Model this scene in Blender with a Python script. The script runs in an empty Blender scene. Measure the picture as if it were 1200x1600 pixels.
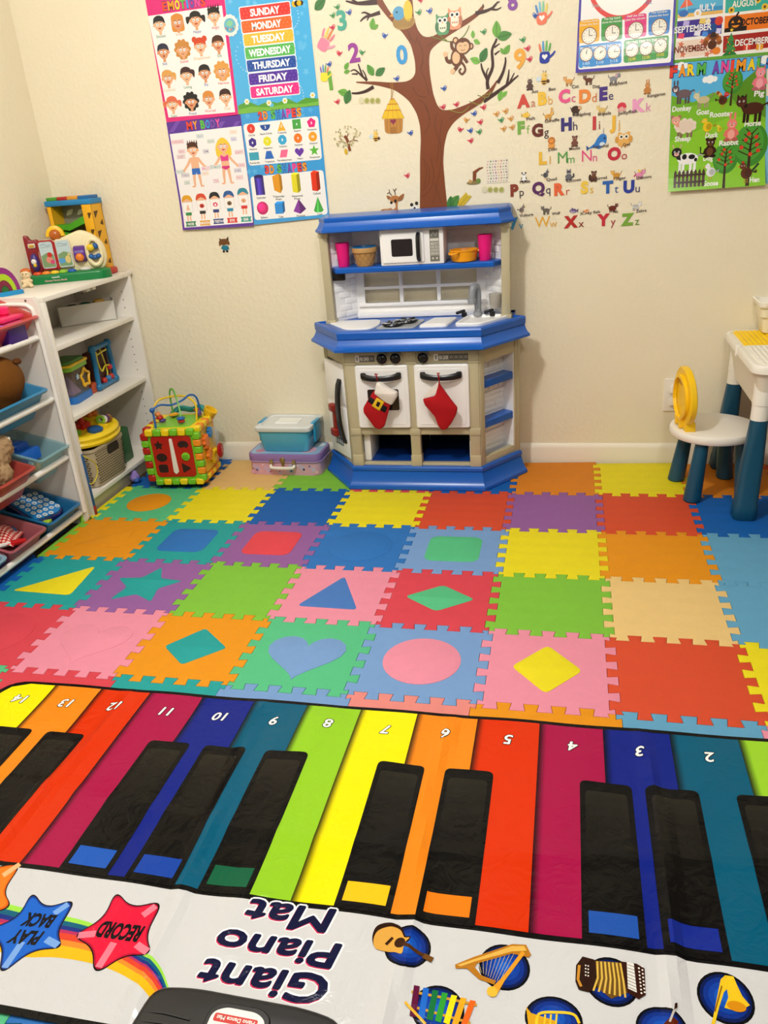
import bpy, bmesh, math, random
from mathutils import Vector, Matrix, geometry
random.seed(7)
PI = math.pi
SC = bpy.context.scene
COL = SC.collection
R = math.radians

# ---------------------------------------------------------------- camera
CAM = Vector((-0.1235, -3.0149, 1.1629)); PITCH = 0.42187; YAW = -0.24337; ROLL = -0.07861; FPX = 1237.96
c_f = Vector((math.sin(YAW)*math.cos(PITCH), math.cos(YAW)*math.cos(PITCH), -math.sin(PITCH)))
c_r0 = Vector((math.cos(YAW), -math.sin(YAW), 0)); c_u0 = c_r0.cross(c_f)
c_r = c_r0*math.cos(ROLL)+c_u0*math.sin(ROLL); c_u = -c_r0*math.sin(ROLL)+c_u0*math.cos(ROLL)
cam = bpy.data.cameras.new('camera'); cam_o = bpy.data.objects.new('camera', cam); COL.objects.link(cam_o)
cam_o.matrix_world = Matrix(((c_r.x, c_u.x, -c_f.x, CAM.x), (c_r.y, c_u.y, -c_f.y, CAM.y), (c_r.z, c_u.z, -c_f.z, CAM.z), (0, 0, 0, 1)))
cam.sensor_fit = 'VERTICAL'; cam.sensor_height = 36; cam.lens = FPX/1600*36; cam.clip_start = .02
SC.camera = cam_o

# ---------------------------------------------------------------- light
w = bpy.data.worlds.new('world'); SC.world = w; w.use_nodes = True
w.node_tree.nodes['Background'].inputs[0].default_value = (1, .95, .88, 1)
w.node_tree.nodes['Background'].inputs[1].default_value = .25
def area(name, loc, size, power, col, target=None):
    l = bpy.data.lights.new(name, 'AREA'); l.shape = 'DISK'; l.size = size; l.energy = power; l.color = col
    o = bpy.data.objects.new(name, l); COL.objects.link(o); o.location = loc
    if target is not None: o.rotation_euler = (Vector(target)-Vector(loc)).to_track_quat('-Z', 'Y').to_euler()
    return o
def bulb(name, loc, rad, power, col):
    l = bpy.data.lights.new(name, 'POINT'); l.shadow_soft_size = rad; l.energy = power; l.color = col
    o = bpy.data.objects.new(name, l); COL.objects.link(o); o.location = loc
bulb('ceiling_lamp_light', (-.90, -1.80, 2.22), .08, 83, (1, .995, .985))
bulb('second_ceiling_lamp_light', (.25, -2.95, 2.22), .10, 42, (1, .995, .985))
SC.view_settings.view_transform = 'Standard'; SC.view_settings.look = 'None'
SC.view_settings.exposure = 0.0; SC.view_settings.gamma = 1; SC.view_settings.use_curve_mapping = False

# ---------------------------------------------------------------- measuring from the fixed view of the room
def ray(u, v): return c_r*((u-600)/FPX) - c_u*((v-800)/FPX) + c_f
def onY(u, v, y=0.0): d = ray(u, v); return CAM+d*((y-CAM.y)/d.y)
def onZ(u, v, z=.012): d = ray(u, v); return CAM+d*((z-CAM.z)/d.z)
def onX(u, v, x): d = ray(u, v); return CAM+d*((x-CAM.x)/d.x)

# ---------------------------------------------------------------- materials
def lin(h):
    h = h.lstrip('#'); r = []
    for i in (0, 2, 4):
        c = int(h[i:i+2], 16)/255; r.append(c/12.92 if c <= .04045 else ((c+.055)/1.055)**2.4)
    return (r[0], r[1], r[2], 1)
_mats = {}
def M(hexc, rough=.4, kind='plastic', scale=60, bump=0.0, alpha=1.0, metal=0.0):
    key = (hexc, rough, kind, scale, bump, alpha, metal)
    if key in _mats: return _mats[key]
    m = bpy.data.materials.new('%s_%s' % (kind, hexc.strip('#'))); m.use_nodes = True
    nt = m.node_tree; b = nt.nodes['Principled BSDF']; N = nt.nodes.new; L = nt.links.new
    col = lin(hexc)
    tc = N('ShaderNodeTexCoord'); nz = N('ShaderNodeTexNoise'); nz.inputs['Scale'].default_value = scale*.25; nz.inputs['Detail'].default_value = 4
    L(tc.outputs['Object'], nz.inputs['Vector'])
    mx = N('ShaderNodeMixRGB'); mx.blend_type = 'MIX'; v = .06 if kind in ('fabric', 'foam', 'plush') else .012
    mx.inputs[1].default_value = tuple(c*(1-v) for c in col[:3])+(1,); mx.inputs[2].default_value = tuple(min(1, c*(1+v)) for c in col[:3])+(1,)
    L(nz.outputs['Fac'], mx.inputs[0]); L(mx.outputs[0], b.inputs['Base Color'])
    mr = N('ShaderNodeMapRange'); mr.inputs[3].default_value = rough*.96; mr.inputs[4].default_value = min(1, rough*1.04)
    L(nz.outputs['Fac'], mr.inputs[0]); L(mr.outputs[0], b.inputs['Roughness'])
    b.inputs['Metallic'].default_value = metal
    if kind == 'clear':
        b.inputs['Alpha'].default_value = alpha; b.inputs['Specular IOR Level'].default_value = .6
    if kind in ('fabric', 'plush', 'foam'): b.inputs['Specular IOR Level'].default_value = .25
    if bump:
        bp = N('ShaderNodeBump'); bp.inputs['Strength'].default_value = bump; bp.inputs['Distance'].default_value = .002
        if kind == 'foam':
            vr = N('ShaderNodeTexVoronoi'); vr.inputs['Scale'].default_value = scale; L(tc.outputs['Object'], vr.inputs['Vector']); L(vr.outputs['Distance'], bp.inputs['Height'])
        else:
            n2 = N('ShaderNodeTexNoise'); n2.inputs['Scale'].default_value = scale; n2.inputs['Detail'].default_value = 3
            L(tc.outputs['Object'], n2.inputs['Vector']); L(n2.outputs['Fac'], bp.inputs['Height'])
        L(bp.outputs[0], b.inputs['Normal'])
    _mats[key] = m; return m
def PRINT(rough=.3, name='printed', spec=.5, bump=0, scale=40, dist=.004, coat=0):
    key = ('P', rough, name, spec, bump)
    if key in _mats: return _mats[key]
    m = bpy.data.materials.new(name); m.use_nodes = True; nt = m.node_tree; b = nt.nodes['Principled BSDF']
    a = nt.nodes.new('ShaderNodeVertexColor'); a.layer_name = 'Col'; nt.links.new(a.outputs[0], b.inputs['Base Color'])
    b.inputs['Roughness'].default_value = rough; b.inputs['Specular IOR Level'].default_value = spec
    if bump:
        tc = nt.nodes.new('ShaderNodeTexCoord'); n = nt.nodes.new('ShaderNodeTexNoise'); n.inputs['Scale'].default_value = scale; n.inputs['Detail'].default_value = 5; n.inputs['Distortion'].default_value = 1.2
        bp = nt.nodes.new('ShaderNodeBump'); bp.inputs['Strength'].default_value = bump; bp.inputs['Distance'].default_value = dist
        nt.links.new(tc.outputs['Object'], n.inputs[0]); nt.links.new(n.outputs['Fac'], bp.inputs['Height']); nt.links.new(bp.outputs[0], b.inputs['Normal'])
    _mats[key] = m; return m

# ---------------------------------------------------------------- objects
def tag(o, label=None, cat=None, group=None, kind=None):
    if label: o['label'] = label
    if cat: o['category'] = cat
    if group: o['group'] = group
    if kind: o['kind'] = kind
    return o
def thing(name, label, cat, loc=(0, 0, 0), rz=0, group=None, rot=None):
    o = bpy.data.objects.new(name, None); COL.objects.link(o); o.location = loc
    o.rotation_euler = rot if rot else (0, 0, rz); o.empty_display_size = .05
    return tag(o, label, cat, group)
def T(x, y, z): return Matrix.Translation((x, y, z))
def RX(d): return Matrix.Rotation(R(d), 4, 'X')
def RY(d): return Matrix.Rotation(R(d), 4, 'Y')
def RZ(d): return Matrix.Rotation(R(d), 4, 'Z')

class MB:
    """collects geometry for ONE mesh object"""
    def __init__(s): s.v = []; s.f = []; s.c = []; s.X = Matrix(); s.col = None
    def at(s, X): s.X = X; return s
    def color(s, h): s.col = lin(h); return s
    def raw(s, vs, fs):
        n = len(s.v)
        s.v += [tuple(s.X @ Vector(p)) for p in vs]
        s.f += [tuple(i+n for i in f) for f in fs]; s.c += [s.col]*len(fs); return s
    def _bm(s, bm):
        bm.verts.index_update(); s.raw([v.co[:] for v in bm.verts], [[v.index for v in f.verts] for f in bm.faces]); bm.free(); return s
    def box(s, c, d, bev=0, seg=2, X=None):
        bm = bmesh.new(); bmesh.ops.create_cube(bm, size=1)
        for v in bm.verts: v.co = Vector((v.co.x*d[0], v.co.y*d[1], v.co.z*d[2]))
        if bev: bmesh.ops.bevel(bm, geom=bm.edges[:], offset=min(bev, min(d)*.49), segments=seg, affect='EDGES', profile=.5)
        MX = T(*c) @ X if X else T(*c)
        bmesh.ops.transform(bm, matrix=MX, verts=bm.verts); return s._bm(bm)
    def b2(s, x0, x1, y0, y1, z0, z1, bev=0, seg=2): return s.box(((x0+x1)/2, (y0+y1)/2, (z0+z1)/2), (abs(x1-x0), abs(y1-y0), abs(z1-z0)), bev, seg)
    def prism(s, pts, h0, h1, X=None, bev=0, seg=1, hole=None):
        """polygon in local xy extruded from h0 to h1 along local z; optional bevel of the h1 cap"""
        if sum(pts[i-1][0]*pts[i][1]-pts[i][0]*pts[i-1][1] for i in range(len(pts))) < 0: pts = pts[::-1]
        n = len(pts); vs = [(p[0], p[1], h0) for p in pts]
        rings = [vs]
        if bev:
            sg = 1 if h1 > h0 else -1
            for k in range(seg+1):
                a = PI/2*k/seg; ins = offset_poly(pts, bev*(1-math.cos(a)))
                rings.append([(p[0], p[1], h1-sg*bev*(1-math.sin(a))) for p in ins])
        else: rings.append([(p[0], p[1], h1) for p in pts])
        return s.loft(rings, X=X)
    def loft(s, rings, X=None, caps=(True, True), closed=False):
        n = len(rings[0]); V = [p for r in rings for p in r]; F = []
        m = len(rings)
        for k in range(m if closed else m-1):
            k2 = (k+1) % m
            for i in range(n):
                j = (i+1) % n; F.append((k*n+i, k*n+j, k2*n+j, k2*n+i))
        if not closed:
            for use, k0 in ((caps[0], 0), (caps[1], (m-1)*n)):
                if not use: continue
                tr = geometry.tessellate_polygon([[Vector(p) for p in V[k0:k0+n]]]) if n > 4 else None
                F += [tuple(k0+i for i in t) for t in tr] if tr else [tuple(range(k0, k0+n))]
        if X is not None: V = [tuple(X @ Vector(p)) for p in V]
        return s.raw(V, F)
    def tube(s, path, r, seg=8, closed=False):
        P = [Vector(p) for p in path]; n = len(P); rings = []
        up = None
        for i, p in enumerate(P):
            a = P[(i-1) % n] if (closed or i > 0) else p; b = P[(i+1) % n] if (closed or i < n-1) else p
            t = (b-a).normalized()
            if up is None: up = Vector((0, 0, 1)) if abs(t.z) < .9 else Vector((1, 0, 0))
            e = t.cross(up).normalized(); up = e.cross(t).normalized()
            rr = r[i] if isinstance(r, (list, tuple)) else r
            rings.append([tuple(p+e*math.cos(2*PI*k/seg)*rr+up*math.sin(2*PI*k/seg)*rr) for k in range(seg)])
        return s.loft(rings, closed=closed)
    def lathe(s, prof, seg=24, X=None, caps=(True, True)):
        rings = [[(r*math.cos(2*PI*k/seg), r*math.sin(2*PI*k/seg), z) for k in range(seg)] for r, z in prof]
        return s.loft(rings, X=X, caps=caps)
    def ell(s, c, r, seg=16, X=None):
        bm = bmesh.new(); bmesh.ops.create_uvsphere(bm, u_segments=seg, v_segments=max(6, seg*2//3), radius=1)
        r = (r, r, r) if not isinstance(r, (tuple, list)) else r
        for v in bm.verts: v.co = Vector((v.co.x*r[0], v.co.y*r[1], v.co.z*r[2]))
        bmesh.ops.transform(bm, matrix=T(*c) @ X if X else T(*c), verts=bm.verts); return s._bm(bm)
    def cyl(s, a, b, r, seg=16, bev=0):
        a = Vector(a); b = Vector(b); t = b-a; L = t.length; q = t.to_track_quat('Z', 'Y').to_matrix().to_4x4()
        r0, r1 = r if isinstance(r, (tuple, list)) else (r, r)
        pf = [(r0, 0), (r1, L)] if not bev else [(r0-bev, 0), (r0, bev), (r1, L-bev), (r1-bev, L)]
        return s.lathe(pf, seg, X=Matrix.Translation(a) @ q)
    def torus(s, c, R0, r, seg=24, s2=8, X=None, arc=None):
        MX = T(*c) @ X if X else T(*c)
        a0, a1 = arc if arc else (0, 2*PI); n = seg
        P = [tuple(MX @ Vector((R0*math.cos(a0+(a1-a0)*i/(n if not arc else n-1)), R0*math.sin(a0+(a1-a0)*i/(n if not arc else n-1)), 0))) for i in range(n)]
        return s.tube(P, r, s2, closed=not arc)
    def build(s, name, mat, parent=None, angle=40, loc=None, smooth=True):
        me = bpy.data.meshes.new(name); me.from_pydata(s.v, [], s.f)
        if any(c for c in s.c):
            ca = me.color_attributes.new('Col', 'FLOAT_COLOR', 'CORNER'); buf = []
            for f, c in zip(s.f, s.c): buf += list(c or (1, 1, 1, 1))*len(f)
            ca.data.foreach_set('color', buf)
        me.update()
        bm = bmesh.new(); bm.from_mesh(me); bmesh.ops.recalc_face_normals(bm, faces=bm.faces); bm.to_mesh(me); bm.free()
        if smooth: me.shade_smooth(); me.set_sharp_from_angle(angle=R(angle))
        me.materials.append(mat)
        o = bpy.data.objects.new(name, me); COL.objects.link(o)
        if parent is not None: o.parent = parent
        if loc is not None: o.location = loc
        return o
def offset_poly(pts, d):
    """inset a counter-clockwise polygon by d"""
    n = len(pts); out = []
    for i in range(n):
        a = Vector(pts[i-1][:2]); b = Vector(pts[i][:2]); c = Vector(pts[(i+1) % n][:2])
        e1 = (b-a); e2 = (c-b)
        if e1.length < 1e-9 or e2.length < 1e-9: out.append(tuple(b)); continue
        e1.normalize(); e2.normalize()
        n1 = Vector((-e1.y, e1.x)); n2 = Vector((-e2.y, e2.x)); m = n1+n2
        k = m.dot(n1)
        m = m/max(k, .35); out.append(tuple(b+m*d))
    return out
def rrect(x0, x1, y0, y1, r, seg=5):
    P = []
    for cx, cy, a in ((x1-r, y1-r, 0), (x0+r, y1-r, 90), (x0+r, y0+r, 180), (x1-r, y0+r, 270)):
        for k in range(seg+1): t = R(a+90*k/seg); P.append((cx+r*math.cos(t), cy+r*math.sin(t)))
    return P
def ngon(cx, cy, r, n=24, a0=0, ry=None):
    ry = r if ry is None else ry
    return [(cx+r*math.cos(a0+2*PI*k/n), cy+ry*math.sin(a0+2*PI*k/n)) for k in range(n)]
def star(cx, cy, r, r2=None, n=5, a0=PI/2):
    r2 = r2 or r*.45
    return [(cx+(r if k % 2 == 0 else r2)*math.cos(a0+PI*k/n), cy+(r if k % 2 == 0 else r2)*math.sin(a0+PI*k/n)) for k in range(2*n)]
def heart(cx, cy, s, n=28):
    return [(cx+s*math.sin(t)**3, cy+s*(13*math.cos(t)-5*math.cos(2*t)-2*math.cos(3*t)-math.cos(4*t))/16) for t in [2*PI*k/n for k in range(n)]]
def roundpoly(pts, r, seg=4):
    """round the corners of a polygon"""
    out = []; n = len(pts)
    for i in range(n):
        a = Vector(pts[i-1]); b = Vector(pts[i]); c = Vector(pts[(i+1) % n])
        d1 = (a-b); d2 = (c-b); q = min(r, d1.length*.45, d2.length*.45)
        p1 = b+d1.normalized()*q; p2 = b+d2.normalized()*q
        for k in range(seg+1): t = k/seg; out.append(tuple(p1*(1-t)**2+b*2*t*(1-t)+p2*t*t))
    return out
def smoothpath(pts, n=6, closed=False):
    """Catmull-Rom through points of any dimension"""
    P = [Vector(p) for p in pts]; out = []; m = len(P)
    for i in range(m if closed else m-1):
        p0 = P[(i-1) % m] if closed or i > 0 else P[i]; p1 = P[i]; p2 = P[(i+1) % m]; p3 = P[(i+2) % m] if closed or i+2 < m else p2
        for k in range(n):
            t = k/n; out.append(tuple(.5*((2*p1)+(p2-p0)*t+(2*p0-5*p1+4*p2-p3)*t*t+(3*p1-p0-3*p2+p3)*t**3)))
    if not closed: out.append(tuple(P[-1]))
    return out

# ---------------------------------------------------------------- lettering
_txt = {}
def text_tris(body, bold=.0, shear=0.0):
    key = (body, bold, shear)
    if key in _txt: return _txt[key]
    cu = bpy.data.curves.new('t', 'FONT'); cu.body = body; cu.offset = bold; cu.shear = shear; cu.resolution_u = 3; cu.size = 1
    o = bpy.data.objects.new('t', cu)
    me = bpy.data.meshes.new_from_object(o)
    vs = [v.co[:2] for v in me.vertices]; fs = [list(p.vertices) for p in me.polygons]
    bpy.data.objects.remove(o); bpy.data.curves.remove(cu); bpy.data.meshes.remove(me)
    xs = [v[0] for v in vs] or [0]; ys = [v[1] for v in vs] or [0]
    r = (vs, fs, min(xs), max(xs), min(ys), max(ys)); _txt[key] = r; return r

class Print:
    """flat layered artwork: coloured polygons in local (x, y), later mapped to a surface"""
    STEP = .00012
    def __init__(s): s.P = []; s.n = 0
    def up(s, ly):
        s.n += 1; return ly+(s.n % 44)/45.
    def poly(s, pts, col, ly=1):
        ly = s.up(ly)
        pts = [tuple(p[:2]) for p in pts]; n = len(pts)
        if n > 4 or not convex(pts):
            for t in geometry.tessellate_polygon([[Vector((p[0], p[1], 0)) for p in pts]]): s.P.append(([pts[i] for i in t], col, ly))
        else: s.P.append((pts, col, ly))
        return s
    def rect(s, x0, x1, y0, y1, col, ly=1, r=0): return s.poly(rrect(x0, x1, y0, y1, r, 4) if r else [(x0, y0), (x1, y0), (x1, y1), (x0, y1)], col, ly)
    def circ(s, cx, cy, r, col, ly=1, ry=None, n=20): return s.poly(ngon(cx, cy, r, n, 0, ry), col, ly)
    def line(s, pts, w, col, ly=1):
        n = len(pts); L = []; Rr = []; ly = s.up(ly)
        for i, p in enumerate(pts):
            a = Vector(pts[max(0, i-1)][:2]); b = Vector(pts[min(n-1, i+1)][:2]); t = b-a
            if t.length < 1e-9: t = Vector((1, 0))
            t.normalize(); ww = (w[i] if isinstance(w, (list, tuple)) else w)/2
            L.append((p[0]-t.y*ww, p[1]+t.x*ww)); Rr.append((p[0]+t.y*ww, p[1]-t.x*ww))
        for i in range(n-1): s.P.append(([L[i], Rr[i], Rr[i+1], L[i+1]], col, ly))
        return s
    def text(s, body, x, y, h, col, ly=2, bold=.02, align='c', rot=0, w=None, capfit=True, shear=0, outline=None, ow=.02):
        """h = cap height; (x, y) = centre (or left end) of the lettering's baseline box"""
        vs, fs, x0, x1, y0, y1 = text_tris(body, bold, shear)
        k = h/.72; kx = k if w is None else w/max(1e-6, x1-x0); ox = {'c': (x0+x1)/2, 'l': x0, 'r': x1}[align]
        ca, sa = math.cos(rot), math.sin(rot)
        if outline:
            s.text(body, x, y, h, outline, ly, bold+ow, align, rot, None if w is None else w*1.04, capfit, shear)
            ly += 1
        ly = s.up(ly)
        for f in fs:
            q = []
            for i in f:
                px = (vs[i][0]-ox)*kx; py = (vs[i][1]-.36)*k; q.append((x+px*ca-py*sa, y+px*sa+py*ca))
            s.P.append((q, col, ly))
        return s
    def cut(s, polys, axis, vals):
        for c in vals:
            out = []
            for pts, col, ly in polys:
                d = [axis(p)-c for p in pts]
                if min(d) > -1e-7 or max(d) < 1e-7: out.append((pts, col, ly)); continue
                A = []; B = []
                for i in range(len(pts)):
                    p, q = pts[i], pts[(i+1) % len(pts)]; a, b = d[i], d[(i+1) % len(pts)]
                    if a >= 0: A.append(p)
                    if a <= 0: B.append(p)
                    if (a > 0 > b) or (a < 0 < b):
                        t = a/(a-b); m = (p[0]+(q[0]-p[0])*t, p[1]+(q[1]-p[1])*t); A.append(m); B.append(m)
                if len(A) > 2: out.append((A, col, ly))
                if len(B) > 2: out.append((B, col, ly))
            polys = out
        return polys
    def mesh(s, mb, fn, polys=None):
        """fn(x, y, height above the surface) -> 3D point"""
        cache = {}
        for pts, col, ly in (polys or s.P):
            mb.col = lin(col); idx = []
            mb.raw([fn(p[0], p[1], ly*s.STEP) for p in pts], [list(range(len(pts)))])
        return mb
def convex(p):
    sg = 0; n = len(p)
    for i in range(n):
        a, b, c = p[i-1], p[i], p[(i+1) % n]; z = (b[0]-a[0])*(c[1]-b[1])-(b[1]-a[1])*(c[0]-b[0])
        if abs(z) < 1e-12: continue
        if sg and (z > 0) != (sg > 0): return False
        sg = z
    return True
def raw_build(mb, name, mat, parent=None):
    """as build, but keeps the given face directions (thin printed layers)"""
    me = bpy.data.meshes.new(name); me.from_pydata(mb.v, [], mb.f)
    ca = me.color_attributes.new('Col', 'FLOAT_COLOR', 'CORNER'); buf = []
    for f, c in zip(mb.f, mb.c): buf += list(c or (1, 1, 1, 1))*len(f)
    ca.data.foreach_set('color', buf); me.update(); me.materials.append(mat)
    o = bpy.data.objects.new(name, me); COL.objects.link(o)
    if parent is not None: o.parent = parent
    return o
# ================================================================ ROOM
def wallmat():
    m = bpy.data.materials.new('painted_plaster'); m.use_nodes = True; nt = m.node_tree; b = nt.nodes['Principled BSDF']; N = nt.nodes.new; L = nt.links.new
    tc = N('ShaderNodeTexCoord'); n1 = N('ShaderNodeTexNoise'); n1.inputs['Scale'].default_value = 58; n1.inputs['Detail'].default_value = 4; n1.inputs['Roughness'].default_value = .55
    n2 = N('ShaderNodeTexNoise'); n2.inputs['Scale'].default_value = 3; L(tc.outputs['Object'], n1.inputs[0]); L(tc.outputs['Object'], n2.inputs[0])
    mx = N('ShaderNodeMixRGB'); mx.inputs[1].default_value = lin('#ECE1C3'); mx.inputs[2].default_value = lin('#F0E6CB'); L(n2.outputs['Fac'], mx.inputs[0]); L(mx.outputs[0], b.inputs['Base Color'])
    cr = N('ShaderNodeValToRGB'); cr.color_ramp.elements[0].position = .42; cr.color_ramp.elements[1].position = .68; L(n1.outputs['Fac'], cr.inputs[0])
    bp = N('ShaderNodeBump'); bp.inputs['Strength'].default_value = .17; bp.inputs['Distance'].default_value = .006; L(cr.outputs[0], bp.inputs['Height']); L(bp.outputs[0], b.inputs['Normal'])
    b.inputs['Roughness'].default_value = .62; b.inputs['Specular IOR Level'].default_value = .35; return m
WALL = wallmat(); TRIM = M('#EFE6D2', .4)
XL, XR, YF, ZC = -2.115, 1.55, -4.3, 2.44
def struct(name, x0, x1, y0, y1, z0, z1, mat, bev=0): o = MB().b2(x0, x1, y0, y1, z0, z1, bev).build(name, mat); return tag(o, kind='structure')
struct('floor', XL-.1, XR+.1, YF-.1, .1, -.08, 0, M('#4A3A2C', .5, 'wood', 30, .2))
struct('ceiling', XL-.1, XR+.1, YF-.1, .1, ZC, ZC+.1, M('#C9C5BC', .8, 'paint', 40, .2))
struct('wall_back', XL-.1, XR+.1, 0, .1, 0, ZC, WALL)
struct('wall_left', XL-.1, XL, YF, 0, 0, ZC, WALL)
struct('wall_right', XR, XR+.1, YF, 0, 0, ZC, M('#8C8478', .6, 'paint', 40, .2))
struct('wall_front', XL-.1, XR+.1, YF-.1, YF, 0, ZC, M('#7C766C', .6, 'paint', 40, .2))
def baseboard(name, X, L):
    pr = [(0, 0), (.013, 0), (.013, .066), (.009, .078), (.004, .085), (0, .085)]
    rings = [[tuple(X @ Vector((t, -p[0], p[1]))) for p in pr] for t in (0, L)]
    tag(MB().loft(rings).build(name, TRIM, angle=25), kind='structure')
baseboard('baseboard_back', T(XL, 0, 0), XR-XL)
baseboard('baseboard_left', T(XL, YF, 0) @ RZ(90), -YF)
baseboard('baseboard_right', T(XR, 0, 0) @ RZ(-90), -YF)
# ================================================================ FOAM PUZZLE FLOOR
TL = .305; TH = .012
def Yl(r): return -.335+TL-r*TL
def edge(L, fl=1):
    p = L/5; h = .0125*fl; out = [(0, 0)]
    for i in range(5):
        c = (i+.5)*p; out += [(c-.22*p, -h if i else 0), (c-.29*p, h), (c+.29*p, h), (c+.22*p, -h if i < 4 else 0)]
    return out+[(L, 0)]
def hedge(r, k): x0 = k*TL; return [(x0+t, Yl(r)+o) for t, o in edge(TL, 1 if (r+k) % 2 else -1)]
def vedge(k, r): return [(k*TL+o, Yl(r+1)+t) for t, o in edge(TL, 1 if (r+k) % 2 else -1)]
TC = dict(orange='#F09A12', yellow='#F4E41C', redorange='#E0502E', purple='#9A62A6', blue='#0F62B8', lime='#84C83E', sky='#66AAD0',
          teal='#22A6A4', periwinkle='#7CA4DA', pink='#F295AC', peach='#F5CF88', mint='#58C68C', red='#E04654', beige='#EDC27A', dark='#E88A1C', salmon='#EE8F88', royal='#2E78C8', rose='#EE4A56', denim='#4C80CC')
def dim(h, k=.90): h = h.lstrip('#'); return '#%02X%02X%02X' % tuple(int(int(h[i:i+2], 16)*k) for i in (0, 2, 4))
def tile_mat(c): return M(dim(TC[c], .91), .62, 'foam', 170, .16)
def tile(r, k, col, label, shape=None, scol=None, slabel=None, straight_back=False, right_open=False):
    bot = hedge(r+1, k); right = vedge(k+1, r); top = hedge(r, k)[::-1]; left = vedge(k, r)[::-1]
    if straight_back: top = [((k+1)*TL, -.016), (k*TL, -.016)]
    P = bot[:-1]+right[:-1]+top[:-1]+left[:-1]
    cx, cy = (k+.5)*TL, Yl(r)-.5*TL
    P = [(p[0]-cx, p[1]-cy) for p in P]
    P = offset_poly(P, .0004)
    o = MB().prism(P, 0, TH, bev=.0012, seg=2).build('foam_tile', tile_mat(col), loc=(cx, cy, .0002))
    tag(o, label, 'floor mat tile', 'interlocking foam floor tiles')
    if shape:
        s = MB().prism(offset_poly(shape if area2(shape) > 0 else shape[::-1], 0), TH-.004, TH+.0011, bev=.0011, seg=2).build('shape_insert', tile_mat(scol), o)
        if slabel: s['label'] = slabel
    return o
def area2(p): return sum(p[i-1][0]*p[i][1]-p[i][0]*p[i-1][1] for i in range(len(p)))
rs = rrect(-.085, .085, -.085, .085, .03)
tri1 = roundpoly([(.075, .10), (.095, -.085), (-.115, -.075)], .018); tri2 = roundpoly([(.0, .10), (.085, -.085), (-.095, -.08)], .018)
dia = roundpoly([(0, .10), (.105, 0), (0, -.10), (-.105, 0)], .018); dia2 = roundpoly([(-.01, .1), (.105, .0), (.0, -.1), (-.1, -.012)], .014)
hrt = [(x, y) for x, y in heart(0, -.005, .105)]
star5 = roundpoly(star(0, -.005, .115, .055), .012, 3)
circ = ngon(0, 0, .105, 40)
tile(0, -6, 'blue', 'deep blue foam tile corner peeking out from under the activity cube', straight_back=True)
tile(0, -5, 'beige', 'beige foam tile at the wall between activity cube and suitcase', straight_back=True)
tile(0, -4, 'lime', 'lime green foam tile under the purple suitcase and play kitchen corner', straight_back=True)
tile(0, -3, 'red', 'red foam tile under the middle of the blue play kitchen base', straight_back=True)
tile(0, -2, 'blue', 'blue foam tile under the right corner of the play kitchen base', straight_back=True)
tile(0, -1, 'dark', 'orange foam tile against the wall just right of the play kitchen', straight_back=True)
tile(0, 0, 'yellow', 'yellow foam tile against the wall left of the little chair', straight_back=True)
tile(0, 1, 'dark', 'orange foam tile against the wall under the chair and white table', straight_back=True)
tile(0, 2, 'redorange', 'red foam tile at the wall under the right part of the table', straight_back=True)
tile(1, -6, 'mint', 'mint green foam tile with an orange circle in front of the bookcase', [(x*.8, y*.8) for x, y in circ], 'orange', 'orange circle')
tile(1, -5, 'yellow', 'yellow foam tile between the orange-circle tile and a blue tile')
tile(1, -4, 'blue', 'deep blue foam tile in front of the purple suitcase, between two yellow tiles')
tile(1, -3, 'yellow', 'yellow foam tile in front of the play kitchen, left of a red tile')
tile(1, -2, 'redorange', 'red foam tile in front of the play kitchen, left of the purple tile')
tile(1, -1, 'purple', 'plain purple foam tile between two red tiles, right of the play kitchen')
tile(1, 0, 'redorange', 'red foam tile just left of the front leg of the little chair')
tile(1, 1, 'blue', 'deep blue foam tile under the front leg of the white table')
tile(2, -6, 'orange', 'orange foam tile with an orange triangle beside the toy rack foot', [(x*.9, y*.8) for x, y in tri1], 'orange')
tile(2, -5, 'teal', 'teal foam tile with a blue rounded square', rs, 'royal', 'blue rounded square')
tile(2, -4, 'purple', 'purple foam tile with a red rounded square', rs, 'rose', 'red rounded square')
tile(2, -3, 'royal', 'blue foam tile with a circle of the same blue', circ, 'royal')
tile(2, -2, 'periwinkle', 'light blue foam tile with a green rounded square', rs, 'mint', 'green rounded square')
tile(2, -1, 'yellow', 'plain yellow foam tile right of the green-square tile, in front of the purple one')
tile(2, 0, 'orange', 'plain orange foam tile between a yellow tile and a light blue tile')
tile(2, 1, 'sky', 'light blue foam tile right of the orange tile, in front of the table leg')
tile(3, -7, 'blue', 'blue foam tile edge at far left beside the toy rack, left of the yellow triangle')
tile(3, -6, 'teal', 'teal foam tile with a yellow triangle', tri1, 'yellow', 'yellow triangle')
tile(3, -5, 'purple', 'purple foam tile with a teal star', star5, 'teal', 'teal star')
tile(3, -4, 'lime', 'plain lime green foam tile between the teal-star and blue-triangle tiles')
tile(3, -3, 'pink', 'pink foam tile with a blue triangle', tri2, 'denim', 'blue triangle')
tile(3, -2, 'red', 'red foam tile with a green diamond', [(x*.95, y*.72) for x, y in dia], 'mint', 'green diamond')
tile(3, -1, 'lime', 'plain lime green foam tile right of the green-diamond tile')
tile(3, 0, 'peach', 'plain peach foam tile right of the large lime green tile')
tile(3, 1, 'sky', 'light blue foam tile right of the peach tile')
tile(4, -6, 'red', 'red foam tile with a red shape at the left edge of the floor', circ, 'red')
tile(4, -5, 'pink', 'pink foam tile with a heart of the same pink', hrt, 'pink')
tile(4, -4, 'orange', 'orange foam tile with a teal diamond', [(x*.85, y*.85) for x, y in dia2], 'teal', 'teal diamond')
tile(4, -3, 'mint', 'mint green foam tile with a light blue heart', hrt, 'periwinkle', 'light blue heart')
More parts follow.
